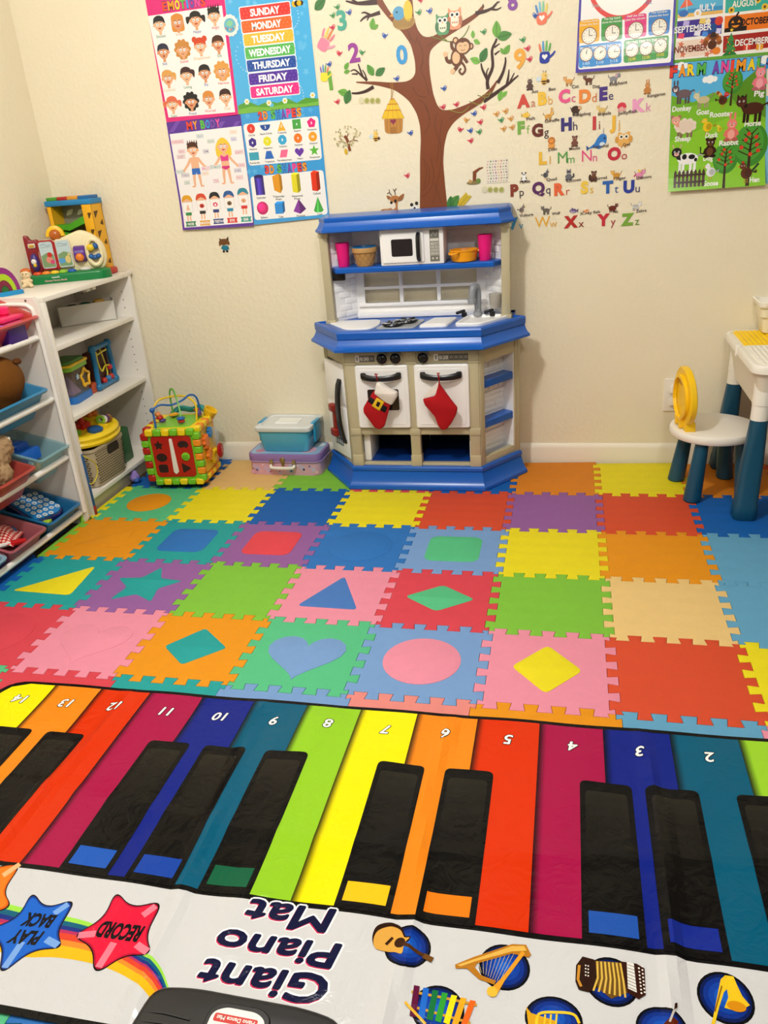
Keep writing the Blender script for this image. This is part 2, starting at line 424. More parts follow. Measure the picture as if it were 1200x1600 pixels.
tile(4, -2, 'periwinkle', 'light blue foam tile with a pink circle', [(x*.93, y*.93) for x, y in circ], 'pink', 'pink circle')
tile(4, -1, 'pink', 'pink foam tile with a yellow diamond', [(x*.8, y*.98) for x, y in dia], 'yellow', 'yellow diamond')
tile(4, 0, 'redorange', 'large plain red foam tile right of the yellow-diamond tile')
tile(4, 1, 'yellow', 'yellow foam tile at the right edge beside the plain red tile')
tile(5, -6, 'mint', 'green foam tile sliver at far left just behind the piano mat')
tile(5, -5, 'red', 'red foam tile behind the piano mat keys 13 and 14')
tile(5, -4, 'teal', 'teal foam tile strip behind the piano mat keys 11 and 12')
tile(5, -3, 'periwinkle', 'light blue foam tile strip behind the piano mat keys 9 and 10')
tile(5, -2, 'salmon', 'salmon pink foam tile strip behind the piano mat keys 7 and 8')
tile(5, -1, 'orange', 'orange foam tile strip behind the piano mat keys 5 and 6')
tile(5, 0, 'sky', 'light blue foam tile strip behind the piano mat keys 2 to 4')
tile(5, 1, 'pink', 'pink foam tile corner behind the right end of the piano mat')
tile(7, -4, 'mint', 'green foam tile corner at the bottom left below the piano mat')
tile(7, -3, 'royal', 'blue foam tile at the bottom left below the piano mat')
tile(8, -4, 'teal', 'teal foam tile at the bottom left corner of the picture below the piano mat')
tile(8, -3, 'denim', 'second blue foam tile at the bottom left below the piano mat')
tile(7, -2, 'red', 'red foam tile at the bottom left next to the blue one below the piano mat')
def border(r, col, label):
    P = [(-6*TL-.028, Yl(r+1)+(.02 if r == 1 else 0)), (-6*TL-.028, Yl(r))]+vedge(-6, r)[::-1]
    P = P[::-1]
    cx, cy = -6*TL, Yl(r)-.5*TL; P = [(p[0]-cx, p[1]-cy) for p in P]
    if area2(P) < 0: P = P[::-1]
    o = MB().prism(offset_poly(P, .0004), 0, TH, bev=.001).build('foam_edging', tile_mat(col), loc=(cx, cy, .0002)); tag(o, label, 'floor mat edging')
border(1, 'yellow', 'yellow foam edging strip along the bookcase plinth')
border(2, 'lime', 'green foam edging strip beside the orange tile under the toy rack')
# ================================================================ PIANO MAT
def gz(u, v): p = onZ(u, v, .018); return (p.x, p.y)
def lerp(a, b, t): return a+(b-a)*t
def mat_h(x, y):
    h = .0032
    def ridge(d, w, a): return a*math.exp(-(d/w)**2)
    f = min(1, max(0, (-1.60-y)/.05))*min(1, max(0, (y+2.39)/.05))
    yy = (y+1.6)/-.77
    h += f*(ridge(x-.058-.01*math.sin(9*y), .013, .0085)+ridge(x-.085, .03, -.0015)+ridge(x+.36-.012*math.sin(11*y), .014, .008)+ridge(x+1.15-.014*math.sin(10*y), .016, .008)+ridge(x+.80-.06*yy, .014, .007)+ridge(x+.645, .03, .003))
    h += f*(ridge(y+1.95-.04*math.sin(3*x), .02, .0022)+ridge(y+2.13, .03, .002))
    h += f*.0017*(math.sin(14*x+5*y)+math.sin(9*y-6*x+1)+.7*math.sin(31*x-13*y))
    h += .0012*math.sin(23*x)*math.exp(-((y+1.61)/.03)**2)
    return .0132+max(.0004, h)
GX = [-1.62+i*.0150 for i in range(150)]; GY = [-2.45+i*.0150 for i in range(60)]
def mat_s(x, y):
    """height read off a triangulated grid so that every printed layer follows the same sheet"""
    i = (x+1.62)/.0150; j = (y+2.45)/.0150; a = math.floor(i); b = math.floor(j); fx = i-a; fy = j-b
    H = lambda p, q: hcache.setdefault((p, q), mat_h(-1.62+p*.0150, -2.45+q*.0150))
    if fx+fy <= 1: return H(a, b)+(H(a+1, b)-H(a, b))*fx+(H(a, b+1)-H(a, b))*fy
    return H(a+1, b+1)+(H(a, b+1)-H(a+1, b+1))*(1-fx)+(H(a+1, b)-H(a+1, b+1))*(1-fy)
hcache = {}
pm = Print(); pm.STEP = .00014
MX0, MX1, MYT, MYK, MYB = -1.485, .388, -1.603, -2.128, -2.385
BL = '#08080A'
out = roundpoly([(MX0, MYB), (MX1, MYB), (MX1, MYT), (MX0, MYT)], .07, 5)
pm.poly(out, BL, 0)
pm.poly([(MX0+.012, MYB+.012), (MX1-.012, MYB+.012), (MX1-.012, MYK-.008), (MX0+.012, MYK-.008)], '#CCCCCD', 1)
KX = [.372, .239, .105, -.03, -.162, -.296, -.431, -.562, -.690, -.821, -.953, -1.090, -1.222, -1.350, -1.475]
KC = {1: '#96CC2C', 2: '#005674', 3: '#0A1F80', 4: '#A20F45', 5: '#D23003', 6: '#EA8418', 7: '#EEE006', 8: '#8EC424', 9: '#005674', 10: '#0A1F80', 11: '#A20F45', 12: '#D23003', 13: '#EA8418', 14: '#EEE006'}
yt, yb = MYT-.010, MYK+.002
for k in range(1, 15):
    xr, xl = KX[k-1], KX[k]
    pts = [(xl, yb), (xr, yb), (xr, yt), (xl, yt)]
    if k == 14: pts = roundpoly(pts, .001); pts = [(xl, yb), (xr, yb), (xr, yt), (xl+.055, yt), (xl+.015, yt-.02), (xl, yt-.06)]
    pm.poly(pts, KC[k], 1)
    # printed dark line along the left side of each key, darkest at the edge
    c = lin(KC[k]); hx = KC[k].lstrip('#'); rgb = [int(hx[i:i+2], 16) for i in (0, 2, 4)]
    ns = 9; wd = .017
    for i in range(ns):
        f = 1-.82*((1-(i+.5)/ns)**1.4); a = xl+wd*i/ns; b = xl+wd*(i+1)/ns
        if k != 14: pm.poly([(a, yb), (b, yb), (b, yt), (a, yt)], '#%02X%02X%02X' % tuple(int(q*f) for q in rgb), 2)
    if k in (3, 2, 10, 9): pm.poly([(xr-.0045, yb), (xr, yb), (xr, yt), (xr-.0045, yt)], KC[k], 2)
    tx, ty = (xr+xl)/2+.004, yt-.062
    for q in range(8): pm.text(str(k), tx+.0026*math.cos(q*PI/4), ty+.0026*math.sin(q*PI/4), .028, '#0A0A0C', 3, .0, 'c', PI, shear=.15)
    for q in range(4): pm.text(str(k), tx+.0009*math.cos(q*PI/2), ty+.0009*math.sin(q*PI/2), .028, '#F4F4F0', 4, .0, 'c', PI, shear=.15)
# black keys: centre offset, accent colour
def bkey(xc, acc, wdt=.098, ytop=-1.772):
    x0, x1 = xc-wdt/2, xc+wdt/2
    pm.poly(roundpoly([(x0, yb-.004), (x1, yb-.004), (x1, ytop), (x0, ytop)], .014, 4)[:], BL, 5)
    pm.poly([(x0, yb-.004), (x1, yb-.004), (x1, yb+.03), (x0, yb+.03)], BL, 5)
    a, b = x0+.010, x1-.010; y0, y1 = yb+.012, ytop-.026
    n = 10; pts = roundpoly([(a, y0+.05), (b, y0+.05), (b, y1), (a, y1)], .010, 3)
    pm.poly(pts, '#211F19', 6)
    ys = [y1-.012-(y1-.012-(y0+.05))*i/n for i in range(n+1)]
    for i in range(n):
        t = (i+1)/n; v = [int(lerp(q, 9, min(1, t*1.25))) for q in (33, 31, 25)]
        pm.poly([(a, ys[i+1]), (b, ys[i+1]), (b, ys[i]), (a, ys[i])], '#%02X%02X%02X' % tuple(v), 7)
    pm.poly([(a+.001, y0), (b-.001, y0), (b-.001, y0+.042), (a+.001, y0+.042)], acc, 7)
bkey(.236+.02, '#0A5A5A'); bkey(.092, '#12288C'); bkey(-.030, '#1C4FA8')
bkey(-.296, '#EE7A0E'); bkey(-.436, '#F2BE14')
bkey(-.690+.005, '#0C5A3C'); bkey(-.826, '#1240A0'); bkey(-.958, '#1C55B4')
bkey(-1.218, '#EE7A0E'); bkey(-1.352, '#F2BE14')
# --- lower white band
def Q(u, v): return gz(u, v)
# rainbow: concentric bands measured on the floor
def arc_pts(uv): return [Q(*p) for p in uv]
inner = smoothpath(arc_pts([(-60, 1478), (0, 1485), (40, 1494), (90, 1496), (150, 1506), (195, 1524), (228, 1552), (248, 1578), (262, 1605)]), 6)
outer = smoothpath(arc_pts([(-60, 1398), (0, 1409), (50, 1420), (100, 1430), (150, 1445), (200, 1470), (245, 1503), (263, 1540), (272, 1575)]), 6)
bands = [(0, .28, '#F0B414'), (.28, .42, '#E8862A'), (.42, .58, '#D8402A'), (.58, .66, '#B02A5E'), (.66, .76, '#142C80'), (.76, .88, '#0A5C78'), (.88, 1, '#9AD848')]
for a, b, c in bands:
    for i in range(len(inner)-1):
        def I(t, i): return (lerp(inner[i][0], outer[i][0], t), lerp(inner[i][1], outer[i][1], t))
        pm.poly([I(a, i), I(a, i+1), I(b, i+1), I(b, i)], c, 2)
def pstar(cu, cv, outl, main, dark, lt, words, uv):
    pts = [Q(*p) for p in uv]; c = Q(cu, cv)
    pts = [(c[0]+(q[0]-c[0])*(1.14 if i % 2 == 0 else 1.0), c[1]+(q[1]-c[1])*(1.14 if i % 2 == 0 else 1.0)) for i, q in enumerate(pts)]
    rp = roundpoly(pts, .03, 6)
    def sc(k): return [(c[0]+(p[0]-c[0])*k, c[1]+(p[1]-c[1])*k) for p in rp]
    pm.poly(rp, outl, 3); pm.poly(sc(.955), dark, 4); pm.poly(sc(.90), main, 5)
    # printed highlights along the arms
    for i, (ta, tb) in lt:
        p = pts[i]; a = (lerp(c[0], p[0], ta), lerp(c[1], p[1], ta)); b = (lerp(c[0], p[0], tb), lerp(c[1], p[1], tb))
        pm.line([a, b], .012, lt_col(main), 6)
    for t, u, v, h in words: x, y = Q(u, v); pm.text(t, x, y, h, '#0C0A12', 7, .045, 'c', PI+.05, {6: .078, 4: .058}[len(t)], shear=.2)
def lt_col(h): h = h.lstrip('#'); return '#%02X%02X%02X' % tuple(int(lerp(int(h[i:i+2], 16), 255, .42)) for i in (0, 2, 4))
star_uv = [(182, 1398), (205, 1418), (248, 1410), (228, 1458), (232, 1488), (196, 1490), (150, 1516), (145, 1480), (120, 1462), (162, 1435)]
pstar(188, 1455, '#12060A', '#E0183C', '#B00E34', [(2, (.5, .8)), (6, (.25, .8)), (4, (.5, .85)), (8, (.5, .85))], [('RECORD', 187, 1455, .028)], star_uv)
blue_uv = [(50, 1397), (70, 1418), (112, 1408), (90, 1455), (92, 1478), (48, 1484), (2, 1516), (4, 1475), (-16, 1452), (28, 1432)]
pstar(46, 1452, '#06081A', '#1460C8', '#0C3C96', [(2, (.5, .8)), (6, (.25, .8)), (4, (.5, .85))], [('BACK', 60, 1437, .024), ('PLAY', 39, 1463, .024)], blue_uv)
org_uv = [(-60, 1335), (-40, 1360), (30, 1352), (5, 1392), (14, 1414), (-30, 1430), (-80, 1450), (-75, 1410), (-90, 1390), (-65, 1370)]
pstar(-30, 1390, '#140A04', '#F07A1C', '#D85A0C', [(2, (.5, .9))], [], org_uv)
for t, u, v, wd, h in (('Mat', 452, 1432, .150, .044), ('Piano', 432, 1483, .205, .043), ('Giant', 409, 1535, .206, .047)):
    x, y = Q(u, v)
    for k in range(10): pm.text(t, x+.0055*math.cos(k*PI/5), y+.0055*math.sin(k*PI/5), h, '#FAF8F6', 2, 0, 'c', PI, wd, shear=.12)
    for k in range(6): pm.text(t, x-.0012+.002*math.cos(k*PI/3), y-.0022+.002*math.sin(k*PI/3), h, '#C8325A', 3, 0, 'c', PI, wd, shear=.12)
    for k in range(8): pm.text(t, x+.0022*math.cos(k*PI/4), y+.0022*math.sin(k*PI/4), h, '#0E1238', 4, 0, 'c', PI, wd, shear=.12)
# instruments
def disc(u, v, r, ry=None):
    x, y = Q(u, v)
    for k, c in ((1, '#06080E'), (.9, '#071A52'), (.78, '#0C2E86'), (.6, '#0F3E9E'), (.4, '#1450B4'), (.2, '#1C60C4')): pm.circ(x, y, r*k, c, 2+round((1-k)*10), (ry or r)*k, 28)
    return x, y
def uvpoly(pts, c, ly): pm.poly([Q(*p) for p in pts], c, ly)
def uvline(pts, w_, c, ly): pm.line([Q(*p) for p in pts], w_, c, ly)
disc(637, 1481, .037, .036)
uvpoly(smoothpath([(582, 1464), (590, 1448), (612, 1443), (628, 1452), (634, 1466), (642, 1468), (638, 1476), (630, 1478), (628, 1492), (616, 1490), (600, 1486), (585, 1480)], 4, True), '#2A1208', 11)
uvpoly(smoothpath([(584, 1468), (592, 1455), (612, 1449), (626, 1456), (632, 1468), (640, 1470), (632, 1478), (628, 1494), (616, 1490), (600, 1487), (586, 1482)], 4, True), '#D9A044', 12)
pm.circ(*Q(625, 1476), .009, '#3A1C0C', 13); uvline([(603, 1477), (614, 1466)], .005, '#3A1C0C', 13); uvline([(630, 1478), (675, 1500)], .006, '#4A2A12', 13); uvline([(662, 1494), (676, 1501)], .009, '#6A4318', 14)
disc(788, 1510, .039, .037)
uvpoly([(711, 1508), (740, 1496), (800, 1476), (822, 1477), (830, 1492), (826, 1496), (800, 1490), (745, 1506), (742, 1512), (752, 1524), (775, 1532), (772, 1538), (748, 1530), (730, 1514), (712, 1514)], '#B4741C', 11)
uvpoly([(714, 1509), (742, 1499), (800, 1479), (819, 1479), (823, 1486), (800, 1487), (742, 1503), (720, 1511)], '#E0B050', 12)
for i in range(9): t = i/8; uvline([(748+55*t, 1504-14*t), (752+28*t, 1520+14*t)], .0006, '#C8B890', 11)
uvline([(818, 1488), (786, 1530), (772, 1548)], [.006, .006, .012], '#E09A28', 13); pm.circ(*Q(769, 1549), .008, '#F0B838', 14)
disc(684, 1578, .039, .037)
cols = ['#5C1038', '#1E66C8', '#14703A', '#2E9A34', '#F2DE18', '#EEA820', '#E8641C']
uvline([(643, 1551), (745, 1570)], .004, '#C49030', 11); uvline([(645, 1575), (735, 1598)], .004, '#C49030', 11)
for i, c in enumerate(cols): uvpoly([(647+i*14.6, 1541+i*3.6), (656+i*14.6, 1542.5+i*3.6), (650+i*13, 1592+i*2.4), (640+i*13.2, 1589+i*2.4)], c, 12)
uvline([(633, 1568), (665, 1602)], .004, '#E8B030', 13)
disc(955, 1535, .039, .038)
uvpoly([(900, 1510), (910, 1497), (928, 1502), (934, 1512), (934, 1545), (920, 1552), (904, 1548), (899, 1535)], '#2A140C', 11)
uvline([(905, 1510), (903, 1532), (908, 1543)], .004, '#C88A30', 12)
uvpoly([(930, 1504), (970, 1507), (978, 1520), (982, 1552), (955, 1562), (934, 1546)], '#6A4A1C', 11)
for i in range(7): t = i/6; uvline([(933+36*t, 1505+3*t), (934+40*t, 1530+5*t), (927+50*t, 1550+10*t)], .0028, '#D8B24A', 12)
uvpoly([(968, 1505), (994, 1508), (1007, 1515), (1009, 1555), (998, 1562), (980, 1552)], '#34160E', 11)
uvpoly([(979, 1506), (990, 1508), (995, 1552), (981, 1546)], '#E8E4DC', 12)
for i in range(8): uvline([(980, 1510+i*4.7), (994, 1514+i*5)], .0008, '#3A3A3A', 13); pm.circ(*Q(998+i*.6, 1515+i*5.4), .0014, '#E8E0D8', 13); pm.circ(*Q(1003+i*.6, 1512+i*5.6), .0014, '#E8E0D8', 13)
for i in range(4): pm.circ(*Q(915, 1511+i*5), .0012, '#E8E0D8', 13); pm.circ(*Q(919, 1512+i*5), .0012, '#E8E0D8', 13)
disc(1134, 1558, .039, .040)
uvpoly([(1126, 1530), (1133, 1524), (1146, 1526), (1152, 1540), (1160, 1556), (1172, 1570), (1152, 1580), (1132, 1574), (1138, 1558), (1136, 1545), (1131, 1550), (1124, 1572), (1116, 1604), (1110, 1604), (1114, 1590)], '#E8C020', 11)
pm.circ(*Q(1151, 1572), .013, '#D28A14', 12, .008); uvline([(1128, 1540), (1117, 1580)], .002, '#8A5A10', 12)
disc(865, 1592, .041, .034)
uvpoly([(822, 1572), (830, 1582), (870, 1596), (870, 1604), (826, 1604)], '#D8A01C', 11)
uvline(smoothpath([(838, 1604), (842, 1584), (868, 1582), (896, 1586), (905, 1600)], 4), .004, '#F0C42A', 12)
for i in range(3): uvline([(852+i*9, 1585), (850+i*9, 1606)], .0025, '#F0C42A', 13)
disc(1035, 1610, .036, .034)
uvline([(1058, 1572), (1046, 1600)], .003, '#B8B4AC', 12); uvpoly([(1054, 1572), (1058, 1570), (1058, 1578), (1053, 1582)], '#2A1208', 13); uvpoly([(1030, 1606), (1048, 1592), (1060, 1600), (1055, 1612)], '#5A1E0C', 11)
# --- drape it
P = pm.P
P = pm.cut(P, lambda p: p[0], GX); P = pm.cut(P, lambda p: p[1], GY)
P = pm.cut(P, lambda p: (p[0]+1.62)/.0150+(p[1]+2.45)/.0150, [i for i in range(1, 210)])
mb = MB(); pm.mesh(mb, lambda x, y, h: (x, y, mat_s(x, y)+h), P)
o = raw_build(mb, 'piano_mat', PRINT(.17, 'glossy_vinyl', .16, .5, 24, .006))
tag(o, 'giant floor piano mat with rainbow keys, black keys and a white control band', 'piano mat')
# control box
cb = thing('control_box', 'black plastic piano control box with a small lid at the bottom edge of the mat', 'control box', (-.560, -2.390, .0175), R(-1))
prof = roundpoly([(-.165, -.09), (.165, -.09), (.150, .062), (.09, .072), (-.09, .072), (-.150, .062)], .03, 5)
body = MB().prism(prof, 0, .036, bev=.012, seg=4).build('body', M('#17181B', .32), cb)
MB().prism(roundpoly([(-.05, -.085), (.05, -.085), (.048, .042), (.03, .054), (-.03, .054), (-.048, .042)], .014, 4), .030, .0385, bev=.002).build('label_recess', M('#0A0A0C', .3), cb)
lab = Print(); lab.poly(roundpoly([(-.043, -.085), (.043, -.085), (.041, .036), (.024, .046), (-.024, .046), (-.041, .036)], .012, 4), '#EFEAE2', 0)
lab.rect(-.036, .030, .024, .036, '#C8281E', 1, .003); lab.text('Piano Dance Mat', -.003, .030, .0062, '#F6EFE6', 2, .02, 'c', PI, .058)
lab.text('9:1', .004, .013, .014, '#D8381E', 2, .05, 'c', PI)
mb = MB(); lab.mesh(mb, lambda x, y, h: (x, y, .0388+h)); lo = raw_build(mb, 'label', PRINT(.3), cb); lo['label'] = 'white label with red lettering'
for i in range(3): MB().tube([(-.145, .02-i*.014, .0345), (-.11, .022-i*.014, .0362), (-.07, .02-i*.014, .0362)], .0016, 6).build('groove', M('#060607', .5), cb)
# ================================================================ PLAY KITCHEN
KB = M('#0C5BBA', .28); KW = M('#F6F4F1', .35); KT = M('#BBB08E', .45); KD = M('#141518', .3); KG = M('#8F9296', .3)
kit = thing('play_kitchen', 'tall blue, beige and white plastic toy kitchen against the wall', 'toy kitchen', (-.660, 0, .0122))
def plan(hf, yf, hs, ys, yb=-.015): b = min(hs, .345)+(hs-.366)*.25; return [(-b, yb), (-b, ys+.014), (-hs, ys), (-hf, yf), (hf, yf), (hs, ys), (b, ys+.014), (b, yb)]
def ringz(pl, z): return [(p[0], p[1], z) for p in pl]
def flare(prof):
    """prof = [(out, z)]: outward offset of the octagonal plan"""
    return [ringz(plan(.240+o*.45, -.288-o, .366+o*.85, -.112-o*.5), z) for o, z in prof]
# base skirt
rings = flare([(.040, 0), (.042, .004), (.040, .014), (.034, .018), (.026, .030), (.018, .048), (.013, .062), (.012, .066), (.016, .069), (.016, .080), (.013, .085), (-.03, .086)])
MB().loft(rings).build('base_skirt', KB, kit, 28)
# counter
rings = flare([(.0, .524), (.046, .525), (.051, .528), (.050, .536), (.045, .539), (.041, .542), (.033, .553), (.029, .563), (.027, .566), (.031, .569), (.032, .590), (.029, .596), (.020, .597), (.015, .592), (-.0, .591)])
MB().loft(rings).build('counter', KB, kit, 28)
# body shell: floor, back, frame
sh = MB(); sh.b2(-.366, .366, -.028, -.015, .08, .515); sh.b2(-.35, .35, -.10, -.03, .508, .514)
sh.build('back_shell', M('#DAD6C8', .5), kit)
fr = MB()
for x in (-.222, .002, .222): fr.b2(x-.0185, x+.0185, -.293, -.265, .080, .515, .004); fr.b2(x-.0205, x+.0205, -.296, -.262, .205, .232, .003); fr.b2(x-.0205, x+.0205, -.296, -.262, .472, .478, .002); fr.b2(x-.0205, x+.0205, -.296, -.262, .080, .128, .003)
fr.b2(-.24, .24, -.290, -.262, .470, .515, .003)
fr.b2(-.24, .24, -.289, -.262, .206, .232, .003)
fr.b2(-.24, .24, -.287, -.262, .078, .094, .003)
fr.build('front_frame', KT, kit)
def sideframe(sgn):
    u = Vector((.126*sgn, .176, 0)).normalized(); n = Vector((-u.y, u.x, 0))
    X = Matrix(((u.x, n.x, 0, .24*sgn), (u.y, n.y, 0, -.288), (0, 0, 1, 0), (0, 0, 0, 1)))
    return X, (-1 if sgn > 0 else 1)          # sign of outward along local y
for sg in (-1, 1):
    X, o = sideframe(sg); m = MB().at(X); L = .2165
    def bb(x0, x1, d0, d1, z0, z1, bev=.002): m.b2(x0, x1, min(o*d0, o*d1), max(o*d0, o*d1), z0, z1, bev)
    bb(0, .024, -.02, .004, .08, .515); bb(L-.026, L, -.02, .004, .08, .515); bb(L-.010, L+.003, -.02, .006, .08, .515)
    bb(0, L, -.02, .002, .468, .515); bb(0, L, -.02, .002, .078, .112)
    m.build('side_frame', KT, kit)
# inner box behind the oven doors and dark interior
m = MB(); m.b2(-.235, .235, -.258, -.252, .235, .470); m.b2(-.235, -.228, -.258, -.03, .09, .470); m.b2(.228, .235, -.258, -.03, .09, .470)
m.b2(-.235, .235, -.258, -.03, .226, .233); m.b2(-.005, .009, -.258, -.03, .09, .23); m.build('inner_walls', KD, kit)
m = MB(); m.b2(-.226, -.008, -.26, -.035, .088, .097); m.b2(.012, .226, -.26, -.035, .088, .097); m.build('lower_shelf', M('#0B3C8C', .4), kit)
m = MB(); m.b2(-.22, -.01, -.034, -.030, .095, .23); m.b2(.012, .226, -.034, -.030, .095, .23); m.build('inner_back', M('#121316', .6), kit)
for x0, x1 in ((-.15, -.05), (.06, .165)): MB().at(RX(0)).prism(rrect(x0, x1, .125, .155, .008), 0, .006, X=T(0, -.0345, 0) @ RX(90)).build('vent_plate', M('#4A4A44', .5), kit)
MB().b2(-.204, -.178, -.262, -.12, .094, .205, .003).build('liner_panel', KW, kit); MB().b2(.197, .204, -.262, -.12, .094, .205, .002).build('liner_panel', KW, kit)
# oven doors
def oven(x0, x1, win):
    d = MB().at(T(0, -.2905, 0) @ RX(90)); d.prism(rrect(x0, x1, .236, .470, .008), 0, .012, bev=.005, seg=3)
    d.prism(rrect(x0+.012, x1-.012, .25, .455, .008), .012, .0135, bev=.001)
    do = d.build('oven_door', KW, kit)
    xc = (x0+x1)/2
    if win: MB().at(T(0, -.305, 0) @ RX(90)).prism(rrect(xc-.055, xc+.060, .306, .384, .006), 0, .0015, bev=.001).build('door_window', M('#1A1718', .15), do)
    h = MB(); n = 13; P = []
    for i in range(n):
        t = -1+2*i/(n-1); P.append((xc+t*.071, -.3135-.018*(1-abs(t)**3), .436-.007*math.cos(t*1.5)))
    ring = []
    for i, p in enumerate(P):
        t = abs(-1+2*i/(n-1)); hh = .0095+.003*t
        ring.append([(p[0], p[1]-.004, p[2]-hh*.6), (p[0], p[1]-.006, p[2]), (p[0], p[1]-.004, p[2]+hh*.6), (p[0], p[1], p[2]+hh), (p[0], p[1]+.006, p[2]+hh*.6), (p[0], p[1]+.006, p[2]-hh*.6), (p[0], p[1], p[2]-hh)])
    h.loft(ring); h.b2(xc-.074, xc-.055, -.317, -.303, .424, .446, .004); h.b2(xc+.055, xc+.074, -.317, -.303, .424, .446, .004)
    h.build('door_handle', KD, do, 50)
oven(-.205, -.011, True); oven(.011, .206, False)
# control strip: knobs and displays
for x in (-.102, -.053, .046):
    k = MB(); k.lathe([(.0240, 0), (.0240, .007), (.0215, .010), (.0195, .010), (.0195, .004)], 28, X=T(x, -.290, .494) @ RX(90)); kb = k.build('knob_ring', KT, kit)
    k = MB(); k.lathe([(.0190, .003), (.0188, .014), (.013, .020), (.006, .022)], 28, X=T(x, -.290, .494) @ RX(90)); k.box((x, -.312, .494), (.006, .005, .024), .002, X=RY(15)); k.build('knob', M('#0D0E10', .2), kb)
def display(x0, x1, txt):
    p = Print(); p.rect(x0, x1, .481, .505, '#77756B', 0); p.rect(x0, x0+.016, .481, .505, '#E8E4DA', 1)
    p.poly([(x0+.004, .494), (x0+.012, .494), (x0+.008, .501)], '#55534C', 2); p.poly([(x0+.004, .492), (x0+.012, .492), (x0+.008, .485)], '#55534C', 2)
    p.text(txt, x0+.019, .493, .0125, '#E8E4DA', 2, .02, 'l', 0, .032)
    i = x0+.055
    while i+.016 < x1+.001:
        p.rect(i, i+.0145, .4825, .5035, '#5A584F', 1); p.poly(ngon(i+.00725, .4935, .0048, 10), '#C8C4B6', 2); p.poly(ngon(i+.00725, .4935, .0032, 10), '#5A584F', 3); i += .017
    mb = MB(); p.mesh(mb, lambda x, y, h: (x, -.2906-h, y)); o = raw_build(mb, 'display', PRINT(.35), kit); o['label'] = 'grey display panel with digits'
display(-.203, -.130, '0:30'); display(.083, .208, '0:28')
# fridge door on the left face
X, o = sideframe(-1)
hinge = X @ T(.190, .008, 0) @ RZ(5.5)       # hinged at the back edge and slightly ajar
d = MB().at(hinge); L = -.178
d.b2(L, 0, 0, .012, .10, .466, .004); d.b2(L+.012, -.012, .012, .0145, .315, .452, .002); d.b2(L+.012, -.012, .012, .0145, .118, .300, .002)
fd = d.build('fridge_door', KW, kit)
h = MB().at(hinge); h.loft([[(-.136-.010*math.sin(PI*k/12)+dx, .014+.024*math.sin(PI*k/12)**.6+dy, .16+.25*k/12) for dx, dy in ((-.013, 0), (-.011, .006), (.011, .006), (.013, 0), (.011, -.006), (-.011, -.006))] for k in range(13)]); h.build('door_handle', KD, fd, 50)
h = MB().at(hinge); h.b2(-.092, -.066, .014, .030, .185, .30, .006); h.b2(-.1, -.058, .014, .04, .275, .305, .006); h.b2(-.1, -.058, .014, .04, .178, .208, .006)
hh = h.build('telephone_handset', M('#8C1F16', .35), fd); hh['label'] = 'dark red toy telephone handset'
p = Print(); p.rect(-.115, -.05, .140, .168, '#3C4650', 0); [p.rect(-.110+.016*k, -.100+.016*k, .145, .163, '#C8D0D4', 1, .003) for k in range(4)]
mb = MB().at(hinge); p.mesh(mb, lambda x, y, hh: (x, .0150+hh, y)); raw_build(mb, 'sticker', PRINT(.4), fd)
MB().at(X).b2(.02, .2, -.045, -.04, .10, .47).build('fridge_interior', KD, kit)
# open shelves on the right face
X, o = sideframe(1)
m = MB().at(X); m.b2(.024, .19, .050, .056, .09, .475)
for r in range(17):
    z = .104+r*.0215
    if r < 11 and r not in (8,): m.b2(.05+.02*(r % 2), .19, .047, .051, z, z+.016, .0015)
    else:
        for i in range(3): x = .03+.055*i+.02*(r % 2); m.b2(x, min(.19, x+.048), .047, .051, z, z+.017, .0015)
m.b2(.020, .026, 0, .055, .09, .475); m.b2(.186, .192, 0, .055, .09, .475); m.build('brick_back', KW, kit)
for z in (.222, .372): MB().at(X).prism([(.020, .002), (.192, .002), (.192, .05), (.020, .05)], z, z+.026, bev=.003).build('side_shelf', KB, kit)
# ---- counter top fittings (z .591 is the top surface)
m = MB().at(T(0, 0, .5915)); m.prism(roundpoly([(-.335, -.13), (-.235, -.262), (-.145, -.262), (-.125, -.20), (-.14, -.10), (-.31, -.10)], .03, 4), -.004, .004, bev=.003, seg=2); m.build('work_surface', KW, kit)
st = MB().at(T(0, 0, .5915)); st.prism(roundpoly([(-.128, -.262), (.015, -.262), (.032, -.125), (-.095, -.125)], .02, 4), -.004, .0035, bev=.003, seg=2)
so = st.build('stove_plate', M('#A4A7A8', .3), kit)
for x, y in ((-.070, -.225), (-.028, -.172)):
    b = MB(); b.torus((x, y, .601), .034, .004, 24, 6); b.torus((x, y, .601), .016, .0035, 18, 6)
    for k in range(6): a = PI*k/3; b.cyl((x+.008*math.cos(a), y+.008*math.sin(a), .601), (x+.041*math.cos(a), y+.041*math.sin(a), .604), .0042, 6)
    b.lathe([(.033, .5945), (.034, .598), (.02, .598)], 24, X=T(x, y, 0))
    bo = b.build('burner', KD, so); MB().ell((x, y, .600), (.010, .010, .004), 12).build('burner_centre', M('#2A5C9C', .3), bo)
m = MB().at(T(0, 0, .5915)); m.prism(roundpoly([(.028, -.255), (.128, -.255), (.150, -.120), (.062, -.120)], .014, 4), -.004, .008, bev=.004, seg=2); m.prism(roundpoly([(.040, -.243), (.120, -.243), (.136, -.135), (.070, -.135)], .010, 4), .008, .0095, bev=.001); m.build('cutting_board', KW, kit)
P = roundpoly([(.152, -.255), (.245, -.262), (.335, -.13), (.300, -.10), (.185, -.10)], .025, 5)
if area2(P) < 0: P = P[::-1]
r = [[(p[0], p[1], z) for p in offset_poly(P, d)] for d, z in ((0, .588), (0, .599), (.003, .602), (.009, .602), (.012, .597), (.014, .5935))]
MB().loft(r).build('sink', KW, kit)
